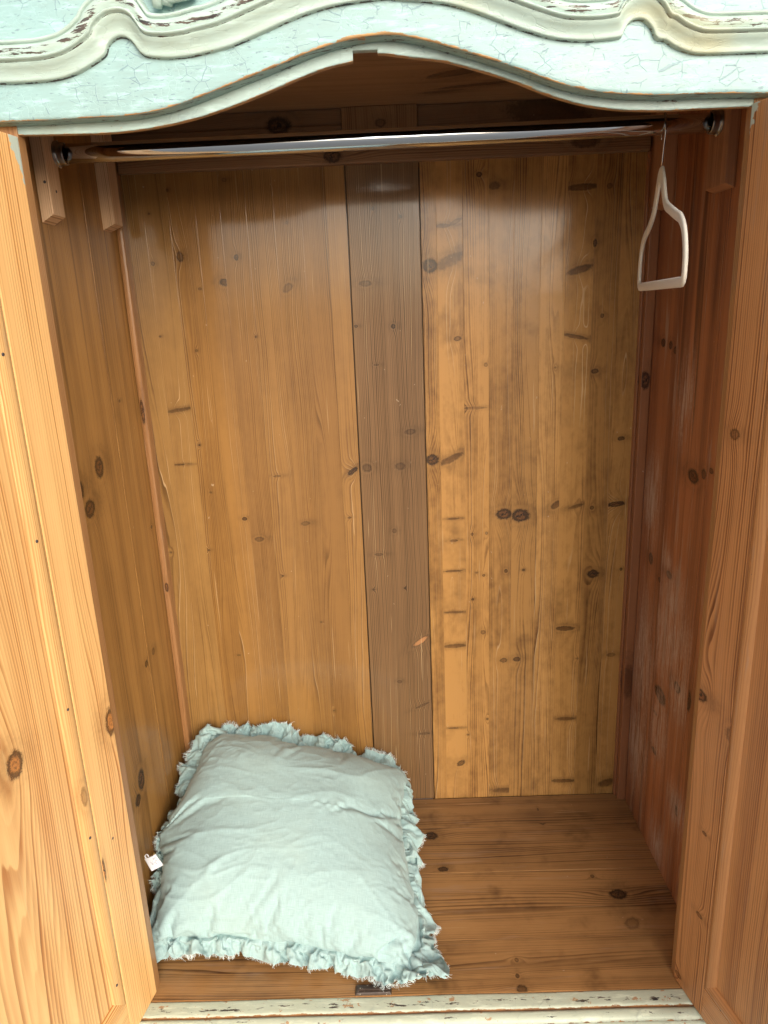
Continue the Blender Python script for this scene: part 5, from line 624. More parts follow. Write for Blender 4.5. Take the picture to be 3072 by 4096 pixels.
26,-5,-3,1,1,0,-5,-12,5,3,4,-2,2,9,-4,-1,7,-1,1,-7,2,-1,-3,2,1,2,-1,-1,4,-3,0,0,-1,0,1,-1,0,1,0,0,0,-1,0,0,1,-1,1,-1,1,-3,2,0,2,-2,-1,0,-2,0,0,0,0,1,0,0,-1,-1,0,0,1,-1,0,0,0,0,-1,0,0,0,-1,0,0,0,1,0,0,0,-1,0,0,0,0,0,0,0,0,0,0,0,0,0,0,0,0,0,-1,1,0,0,-3,0,-1,0,0,0,0,-1,0,1,1,0,
0,0,0,-1,0,0,1,0,0,0,0,0,1,0,0,-1,-1,1,0,0,-1,1,1,1,3,-1,8,-1,-1,-4,-1,0,-1,0,0,1,0,0,0,1,0,0,0,0,0,0,0,0,0,0,0,0,-1,-1,-1,0,-2,2,4,7,-1,0,0,1,-2,-2,-2,-1,-3,0,-2,0,-2,-2,-4,25,7,6,0,-22,-7,1,7,-2,-1,-3,2,-1,-3,1,1,3,-1,1,8,-3,1,1,-1,-1,1,-1,1,1,0,0,1,0,-1,1,-1,0,0,-1,-1,1,0,0,0,-1,
2,-3,3,-3,4,-10,1,-1,2,1,-1,2,0,0,0,0,0,0,0,1,0,0,0,0,0,0,-1,-1,0,1,0,0,0,1,1,-1,-1,-1,-1,0,0,0,0,0,0,-1,0,0,0,0,0,0,1,0,0,0,-1,0,-1,2,1,2,-1,-2,-1,-3,1,-2,1,-1,1,0,0,0,0,0,0,-1,1,0,1,-1,0,0,0,0,0,0,0,0,1,0,0,0,0,0,-1,0,-1,-2,0,-2,4,-2,9,-1,0,-1,0,0,0,1,0,0,0,0,1,0,0,1,
0,-1,0,0,1,1,0,1,1,0,0,1,0,-1,-3,1,1,1,-1,0,1,0,-2,-1,0,7,2,-4,-10,-7,26,-2,-7,1,4,4,0,-10,1,0,3,-1,0,1,-1,0,5,-3,-1,4,-2,0,-1,1,1,-3,2,-1,0,-1,0,1,-1,0,0,0,-1,0,0,0,1,-1,1,-3,2,-2,4,-9,2,-1,3,0,0,0,-1,0,0,1,0,0,0,0,0,0,0,0,-1,0,0,0,0,0,0,0,-1,0,1,0,-1,-1,-1,1,0,1,-1,0,-1,0,1,0,
0,0,0,0,0,-1,-1,-1,0,1,1,1,0,0,0,0,0,0,-2,-1,-1,0,1,0,1,0,-1,0,-1,0,0,0,1,0,0,-1,0,0,0,0,0,1,0,0,0,0,0,-1,0,0,0,0,0,0,0,0,0,-2,0,-2,4,-3,9,-1,0,-2,0,0,1,0,0,0,0,1,0,0,0,1,0,0,0,1,0,1,0,0,1,0,0,0,-1,-1,-1,0,-1,-2,-1,-2,-1,-1,-5,0,0,2,1,26,-1,-1,1,7,0,-1,-11,-3,0,3,-1,0,1,0,
0,-4,2,0,0,0,0,2,-2,0,4,-2,0,0,0,0,1,-1,0,0,-1,0,2,-1,1,-4,3,-2,4,-8,1,-1,2,-1,-1,-1,0,1,0,1,0,0,-1,0,0,0,0,-1,0,0,1,0,0,-1,0,1,0,0,0,0,-1,-1,-1,0,1,1,-1,0,-1,1,0,0,-1,0,0,0,0,-1,0,0,1,-2,1,-3,1,-1,2,3,0,3,-2,1,0,0,-2,-3,0,0,0,0,0,0,-1,0,0,0,1,-1,0,-1,0,0,0,1,1,0,-1,0,0,0,
0,0,1,-1,0,0,0,0,0,1,0,0,0,0,0,-2,1,-3,3,-3,10,-1,0,-3,0,0,1,1,-1,1,0,1,0,1,0,1,-3,-3,-4,1,1,0,-5,-5,-4,6,4,5,-4,-6,-2,4,5,3,1,2,0,-3,-4,0,29,-2,-1,-6,-14,-6,5,15,2,-1,-6,3,0,3,-2,0,3,-2,0,0,0,-1,2,-1,0,0,-1,0,1,-1,-1,1,0,0,1,0,1,-4,3,-2,4,-10,2,-2,3,-1,0,-1,1,1,0,-1,0,-1,-1,1,0,0,0,0,
0,0,0,0,0,0,0,0,0,0,-1,0,0,0,-1,0,1,0,-1,-1,-1,0,1,0,-1,0,0,0,0,-1,0,0,0,-1,0,-1,2,0,3,-8,1,-8,7,-2,7,2,4,4,1,0,1,-13,2,-12,7,-5,4,2,0,2,1,-1,0,-1,1,0,1,-1,-1,-1,0,1,1,0,0,0,0,0,0,0,0,0,0,0,0,0,0,0,0,1,1,-1,0,-2,1,-3,3,-2,10,-1,-1,-3,1,1,0,0,-1,0,-1,0,0,2,3,5,-3,-5,-7,3,5,6,
-8,-10,-10,7,12,10,-5,-14,-7,6,13,8,-2,-7,-3,15,-17,-16,6,33,6,-8,6,1,10,-12,-3,3,-9,4,0,-1,1,0,1,0,1,0,0,-1,1,-1,-1,1,-1,0,0,0,1,-3,2,-2,4,-9,2,-2,3,0,1,-1,0,0,0,-1,0,0,0,0,-1,0,0,-1,-1,0,0,0,0,0,-1,0,-1,1,1,0,-1,0,0,0,0,0,-1,0,0,1,0,0,-1,0,-1,0,0,0,0,0,0,-1,0,0,0,1,-1,-1,-1,-1,-3,0,-3,-3,2,-2,
9,-2,9,3,3,6,-3,-1,-5,-15,6,-9,10,-7,2,2,-2,3,0,0,-1,0,1,1,1,-1,0,0,0,0,0,0,0,0,0,0,1,0,0,0,0,0,0,-1,0,0,1,1,1,0,1,-2,-1,-3,4,-1,9,-3,-1,-2,1,1,0,0,0,1,0,-1,-1,2,4,7,-1,-3,-6,1,5,6,-6,-12,-12,5,15,10,-5,-16,-10,4,14,7,25,-7,7,1,15,-12,0,-12,1,-8,23,-5,6,-11,-2,2,-6,3,0,-1,0,-1,1,-1,0,1,0,1,0,0,
0,-3,2,-2,4,-9,2,-2,2,0,1,1,-1,0,-1,0,0,0,-1,1,-2,-1,0,-1,0,0,0,0,0,-1,0,0,1,0,0,0,-1,0,-1,0,0,1,0,0,-1,0,0,-1,-1,0,0,1,0,1,-1,1,-1,-1,-1,0,1,1,-1,-1,-1,0,-1,1,-1,-1,-1,0,-5,1,-3,3,-1,1,8,2,10,0,0,-1,1,0,3,-20,8,-13,12,-10,2,2,0,1,0,-1,0,0,1,0,1,-1,1,0,0,0,1,0,1,-1,-1,0,1,1,0,0,0,0,
0,0,1,1,-1,-1,0,1,1,-2,-1,-2,4,-1,9,-1,-1,-2,0,0,0,1,1,0,-1,0,1,2,3,5,-1,0,-2,1,4,4,-5,-15,-10,4,17,10,-2,-8,-6,26,-4,-1,1,0,1,0,-1,-2,-1,-4,3,-8,27,-11,7,-12,-1,1,-4,3,1,-1,1,-1,1,-2,0,-1,2,-2,3,-10,2,-1,3,-1,0,0,0,0,-1,-1,0,-1,0,0,0,-1,1,-1,-1,0,-2,0,0,1,0,0,-1,0,0,1,0,0,0,-1,0,-1,1,0,0,-1,0,0,
-1,0,-1,1,1,1,-1,-1,-1,0,0,0,0,0,0,-1,0,0,0,1,0,-1,-1,-1,2,1,2,-6,-1,-6,0,2,1,6,-2,4,5,3,9,-4,-1,-7,-7,-4,-6,-2,5,-1,5,-3,3,0,0,0,1,-1,0,0,0,1,2,0,1,0,0,-1,0,0,0,-1,-1,1,1,1,0,1,-1,0,0,0,1,1,0,0,0,1,1,-1,-1,-3,2,-1,9,0,-1,-2,0,0,2,1,1,0,0,1,1,0,-1,0,0,0,1,0,7,2,-4,-15,-9,4,12,8,
24,-5,-6,3,-5,3,0,4,0,-1,-2,2,0,-2,4,-8,27,-13,8,-13,1,-3,2,-3,3,-5,5,-2,2,-10,2,0,3,-1,0,-1,0,1,-1,-1,0,-1,-3,1,-2,2,0,1,-1,-1,0,-1,1,-1,1,-1,0,-2,1,-1,1,-1,0,0,1,0,0,-1,1,-2,1,-2,-4,0,-2,5,-1,4,-1,0,-2,0,0,0,1,0,1,0,1,-1,-1,-1,0,-1,0,0,0,1,-1,0,0,0,-3,-2,-2,-2,3,-1,3,-1,2,5,-1,4,-2,-1,-2,0,1,0,
-13,7,-5,7,-6,1,3,-1,2,0,0,0,1,0,0,1,-1,1,0,0,1,0,0,-1,1,0,0,0,-1,1,0,0,0,1,1,1,0,-1,1,1,0,0,0,0,1,-1,0,-2,4,-1,8,-1,0,-2,0,0,1,1,0,1,1,4,5,-1,-6,-5,0,-1,1,1,3,0,0,0,2,24,15,-6,0,-27,9,1,22,-9,2,-16,4,-1,-2,3,0,-1,1,-7,25,-13,8,-18,9,-5,8,-16,4,-3,5,-1,0,-2,-2,1,-2,1,0,0,-1,0,0,0,1,-1,
-2,0,-1,-5,0,-5,6,-2,6,-2,2,-3,0,-1,1,0,1,-1,-2,0,-1,1,0,1,-1,-1,-1,-1,0,-1,0,0,0,2,0,1,0,0,1,-1,0,-1,0,0,1,1,1,0,0,-1,-1,-1,0,0,-1,0,0,-1,-1,-1,-5,4,-2,3,-2,1,1,0,1,8,2,7,-1,-2,-1,-11,0,-8,-2,2,-1,5,-2,1,1,0,1,0,-1,0,0,0,1,-6,0,-4,6,-1,3,1,-1,1,1,0,0,0,1,0,1,-1,1,1,0,0,1,0,1,1,0,1,
1,0,1,-3,0,-2,4,-1,9,1,0,0,-1,-1,-1,0,-1,-2,2,10,9,-1,1,0,1,-5,-1,-1,-2,-3,23,-12,-3,3,20,-4,-6,-28,9,6,19,-9,0,0,0,-6,4,-12,4,-13,11,1,12,-9,3,-2,6,-4,4,-5,-3,1,-3,3,-1,2,-2,0,-1,0,1,0,2,-1,1,-4,1,-3,-2,0,-3,0,0,0,1,-1,2,0,1,0,-1,0,0,-2,-1,-2,2,0,1,0,1,0,-2,0,-2,-1,0,0,2,-1,2,0,1,-1,0,-1,1,0,0,-1,
0,0,0,0,0,1,0,0,0,1,0,0,-1,0,0,-5,2,-3,0,-1,0,3,-1,1,-2,0,0,11,6,12,-6,-7,-10,-13,7,-4,5,-4,0,2,-1,1,0,0,0,2,-1,0,4,0,4,-13,1,-6,7,-1,1,3,-1,1,1,-1,1,-2,0,-1,2,0,2,2,-1,0,1,1,2,1,-1,1,2,1,1,-3,-1,-2,4,0,8,1,1,2,0,1,1,-1,-3,-3,2,7,7,-1,0,0,-2,-4,-3,26,-1,-2,-8,-21,4,6,31,-13,-19,7,-11,4,-1,0,
18,-21,21,-7,13,-19,2,-2,1,-5,2,-4,4,-3,3,2,1,1,-1,0,-1,0,0,1,0,0,-1,-1,0,1,-1,0,-2,-2,-1,-1,-2,1,-2,1,0,1,2,-1,1,-1,1,-1,1,0,1,-4,1,-2,-6,-2,-3,11,1,7,-8,0,-6,3,-1,2,0,0,0,1,0,0,0,0,1,0,0,0,1,1,0,1,-1,1,-5,-2,-3,5,3,4,-6,-1,-4,0,2,0,0,-1,0,3,0,2,-7,-2,-4,16,8,17,-14,-6,-16,-4,3,0,5,-3,0,1,1,1,
-2,0,-1,-8,-1,-2,14,-1,5,-13,2,-4,6,-3,1,4,0,1,-4,0,-2,2,-1,0,2,0,2,3,-1,1,2,1,1,2,-1,2,1,0,0,-3,-1,-1,4,1,9,3,1,3,0,4,4,0,0,0,-2,10,8,1,-20,-10,21,-18,-10,3,24,-3,-6,2,-5,0,0,-1,5,-14,5,-8,15,-10,12,-13,12,-6,9,-7,2,-1,1,-8,4,-7,6,-4,6,-2,1,-2,0,1,0,0,-1,1,2,0,1,-1,0,-1,0,0,-1,-6,0,-3,3,0,0,-1,0,0,
0,0,0,0,0,1,-3,-1,-3,-2,0,0,2,-1,0,2,1,2,-1,0,-1,1,0,1,-1,1,0,0,-1,0,1,0,0,-1,0,0,2,1,1,3,1,3,-6,-4,-5,1,2,1,-2,1,-2,0,0,1,2,0,0,-3,-2,-1,-5,0,-1,18,6,15,-24,2,-14,5,-3,0,4,-3,0,0,1,0,-3,-1,-2,-7,1,0,13,-3,2,-11,5,-2,7,-5,1,8,0,4,-10,1,-4,3,-2,0,3,0,1,3,-1,2,1,0,1,4,1,3,0,-1,-1,-2,-1,-3,
3,1,9,3,2,3,0,1,2,0,2,0,0,-8,3,24,-11,-3,-12,17,-22,1,0,2,7,-24,20,2,15,-16,1,-1,0,-6,9,-5,-2,1,-1,2,0,1,4,-1,4,-7,3,-5,5,-2,4,-1,0,-2,1,0,1,-3,0,-2,-8,-2,-4,13,1,9,-4,0,-5,-2,0,0,1,0,0,-2,0,0,1,0,0,-3,0,-1,-1,-1,-2,1,0,1,3,0,2,-1,0,-1,-2,0,-1,-2,0,-1,2,0,1,1,0,1,0,0,0,-2,-1,0,8,2,4,-2,-1,-1,
-2,-1,-2,-4,1,-1,0,1,-1,1,-1,1,6,3,4,-11,-4,-7,1,0,1,13,3,9,-23,7,-7,9,-6,-2,0,-1,0,7,2,5,-14,-3,-6,2,0,0,3,-2,1,-1,2,-1,-8,0,0,17,-3,2,-9,2,-2,4,-2,0,3,-1,1,3,0,2,-4,-1,-2,9,1,5,0,0,1,-2,-1,-3,4,0,8,2,2,2,2,3,5,1,0,0,22,2,16,-9,-9,9,1,1,-2,10,23,-27,-29,-5,-22,-2,1,0,2,0,0,12,-5,-2,3,-1,2,3,-1,1,
4,-1,2,-2,2,-2,3,-1,3,-1,0,-1,-3,0,-2,6,2,5,-17,-4,-9,15,0,7,-3,1,-2,-1,0,-1,-1,-1,-1,1,1,1,-4,-2,-2,1,1,1,-1,0,0,4,-1,1,-3,2,-1,-1,-1,0,-1,0,0,1,1,-1,2,-1,2,-3,-1,-1,1,1,-1,-5,-1,-1,16,6,11,-6,-6,-7,-4,2,-2,-1,0,0,1,0,1,3,0,1,4,2,4,-19,-3,-8,9,-2,1,-1,1,0,-4,4,0,4,-1,0,0,0,0,10,2,6,-25,0,-5,12,-4,-2,
-2,1,1,5,0,0,-16,2,1,18,-5,-1,-5,2,-1,-1,0,0,-7,0,0,20,-5,4,-4,0,-2,5,1,3,1,0,1,-3,-1,-3,5,1,8,4,5,5,-10,17,11,16,-4,22,7,7,-6,6,-5,-19,-11,-8,-17,11,7,27,-5,1,-24,-10,4,-8,-16,7,-4,-5,0,1,-2,1,0,-2,-1,2,2,0,-2,5,0,-2,12,-4,3,5,1,4,0,0,0,7,5,6,-24,-5,-13,3,-1,0,11,-2,4,2,1,2,-4,-1,-2,7,3,3,-4,-2,-3,-7,1,-3,
5,-1,2,-1,0,1,-2,0,-2,1,0,1,2,-1,2,-13,-2,-3,-3,1,0,10,0,1,4,0,1,-2,0,-1,15,10,13,-16,-6,-14,3,-1,0,3,-1,2,-1,0,1,6,2,3,7,1,8,-23,-2,-15,15,-2,5,-19,6,-4,5,-2,2,-11,-5,-1,12,0,0,14,4,6,-26,4,-5,9,-5,-1,-4,-1,-1,18,-2,4,-22,6,-3,6,-3,-1,4,-1,-1,0,-1,1,2,-4,1,6,0,1,3,0,0,8,1,4,0,0,1,-4,-2,-4,-1,-1,3,-1,5,0,
26,-3,-1,8,-10,-9,0,-1,-3,-1,6,29,3,2,-9,-7,2,16,7,-2,-11,2,1,-4,1,3,-11,-4,0,-7,-2,3,-9,-5,0,-5,-7,1,-7,-17,4,-8,-10,-4,2,0,-1,0,5,-1,1,17,5,4,-1,1,-2,-13,0,-4,-4,-1,1,-2,-1,0,6,0,2,14,3,2,2,0,1,-12,0,-5,-2,-1,1,5,1,3,1,-1,-2,-8,0,-1,0,-1,1,1,-2,-3,-7,0,-1,2,0,1,-1,-2,1,3,0,2,20,3,4,-6,1,-3,-16,-2,-4,2,1,0,
1,-2,0,6,-1,3,17,4,11,-11,1,-10,1,-2,-1,-21,1,-3,6,1,3,-13,0,1,10,-5,-2,19,-2,4,-13,6,-5,6,-3,2,-11,2,-1,15,-2,4,-5,1,-4,-5,0,-2,0,-1,1,-29,1,11,-6,-2,7,0,-2,0,7,0,-7,19,-6,-9,6,0,1,-2,-2,-2,25,9,25]
BOT = [-1567,277,133,17,80,41,-10,80,56,15,87,35,4,85,47,-14,80,50,-66,56,43,-1,79,42,63,54,15,26,79,29,22,82,23,17,86,22,5,88,29,17,84,37,7,82,39,14,81,31,24,67,45,99,10,25,-41,-3,-104,-12,14,-37,-40,2,-6,-17,1,-4,3,6,-6,87,7,24,-9,7,-4,-60,23,10,-17,-3,-11,-12,4,14,11,-5,15,14,-3,8,14,-3,0,20,1,-7,26,-10,18,15,-39,33,92,0,1,10,3,-15,-5,7,-47,-4,4,-15,-8,6,-14,1,0,-2,
-13,13,-12,5,-2,2,-2,9,12,-2,8,2,-4,1,-5,-11,3,4,8,-5,7,13,-18,18,14,-10,12,-3,-8,27,-13,-42,20,106,-11,-5,-4,8,6,8,-2,-8,8,12,-30,-5,1,-18,-9,5,-19,-17,12,-19,5,-1,2,2,-2,1,0,14,19,2,0,-2,4,-5,7,1,-7,12,-8,0,9,2,-34,35,2,4,-3,-6,18,3,104,12,7,6,-16,-13,2,-4,-4,3,-1,5,10,10,-12,-3,2,-21,-6,4,-21,-6,5,-12,-2,1,-1,2,5,6,3,0,10,-4,2,3,
-4,0,2,-4,-9,24,-11,10,12,-2,-52,25,7,36,-13,106,-9,0,2,12,14,0,-13,-12,4,-1,-3,2,2,1,6,1,-2,1,2,-13,-5,5,-24,-2,4,-10,-1,5,2,-2,-1,7,-3,-1,3,-2,-11,15,-5,6,-2,-3,-4,4,-9,20,2,4,-12,23,103,-15,-14,-1,-9,-6,8,15,16,-3,-2,6,2,0,-2,4,0,0,4,0,1,5,1,-9,-3,5,-19,-3,6,-8,-2,0,1,-3,1,4,-8,6,-3,-8,0,4,-6,1,2,-4,5,-1,-13,-39,-11,104,-14,-1,
4,7,6,-4,-8,-11,11,5,4,3,0,3,-1,-4,4,2,-1,0,2,1,-3,2,1,-10,-3,7,-17,-4,4,-4,-5,0,0,-6,5,-1,-6,8,-3,-8,11,-4,-4,-5,2,-3,-33,3,107,-1,-2,-4,-19,-21,8,11,19,2,-1,7,-1,-5,6,5,2,-6,1,0,-5,-1,-1,7,0,0,0,-1,3,-19,-4,3,-8,-4,3,-2,-5,2,-1,-4,2,-2,-3,2,-1,-6,-5,4,1,11,-3,106,-20,-13,0,11,17,0,-3,-3,-5,-4,9,2,1,-12,0,1,0,-1,0,-4,
-1,-1,0,0,0,5,1,0,-3,-2,4,-12,-3,3,-6,-1,1,-2,-1,-2,2,-1,-4,2,-1,9,-3,1,4,8,103,-22,-12,3,5,0,-2,3,28,-2,-3,-22,0,3,5,1,1,-5,-2,-3,12,-1,-2,-6,2,1,-3,-1,-1,0,-1,2,-8,-1,4,-8,-3,3,-5,-2,-7,3,1,-5,3,0,-1,1,0,45,4,106,-14,-1,-2,-2,5,-6,-4,-14,8,8,9,-4,-4,4,-3,-3,-3,-2,-3,-5,6,5,4,0,0,0,-1,-2,0,-1,0,-7,-2,2,-7,-2,5,-6,
-2,10,-7,-4,2,0,-1,2,-2,-6,-7,-1,100,-30,-19,1,20,14,0,0,4,-3,-4,-2,-6,-8,-7,0,-6,12,11,10,-3,0,1,1,-1,0,0,-2,-5,5,0,-1,-8,-1,2,-6,-2,7,-14,-1,3,-3,0,9,-6,0,-5,0,-5,-4,-12,106,2,-3,-6,-23,-11,-2,0,8,-7,-8,5,15,0,1,8,12,-2,0,0,2,-1,0,0,-2,0,2,-1,-6,-4,-2,-3,11,0,1,-3,0,0,-3,-10,10,-28,-1,7,-7,-23,18,-17,14,-27,2,90,-33,-16,1,12,12,
10,3,7,11,2,-1,2,1,-2,1,-1,0,-1,1,0,-1,0,3,-2,0,10,-11,-16,14,3,1,7,2,-1,-8,2,2,-7,2,7,-16,-18,11,-29,7,19,-9,-4,7,-5,94,-16,-21,12,5,29,6,-4,-4,2,1,-8,-7,-1,29,4,-1,-6,-7,-2,17,-11,-4,22,-27,-15,10,19,4,-2,2,-1,-3,-10,-4,8,10,-1,-13,6,-1,-11,-2,-6,-14,-6,-4,-36,9,50,-31,88,-16,34,-3,-5,30,2,1,-2,-6,-4,18,-18,-5,0,-13,-4,24,-1,-3,-1,2,-1,-2,
8,8,-4,-2,-7,-1,-11,-5,4,11,-1,-16,-16,-9,9,18,-3,-7,30,16,-28,12,18,-18,-26,49,-83]
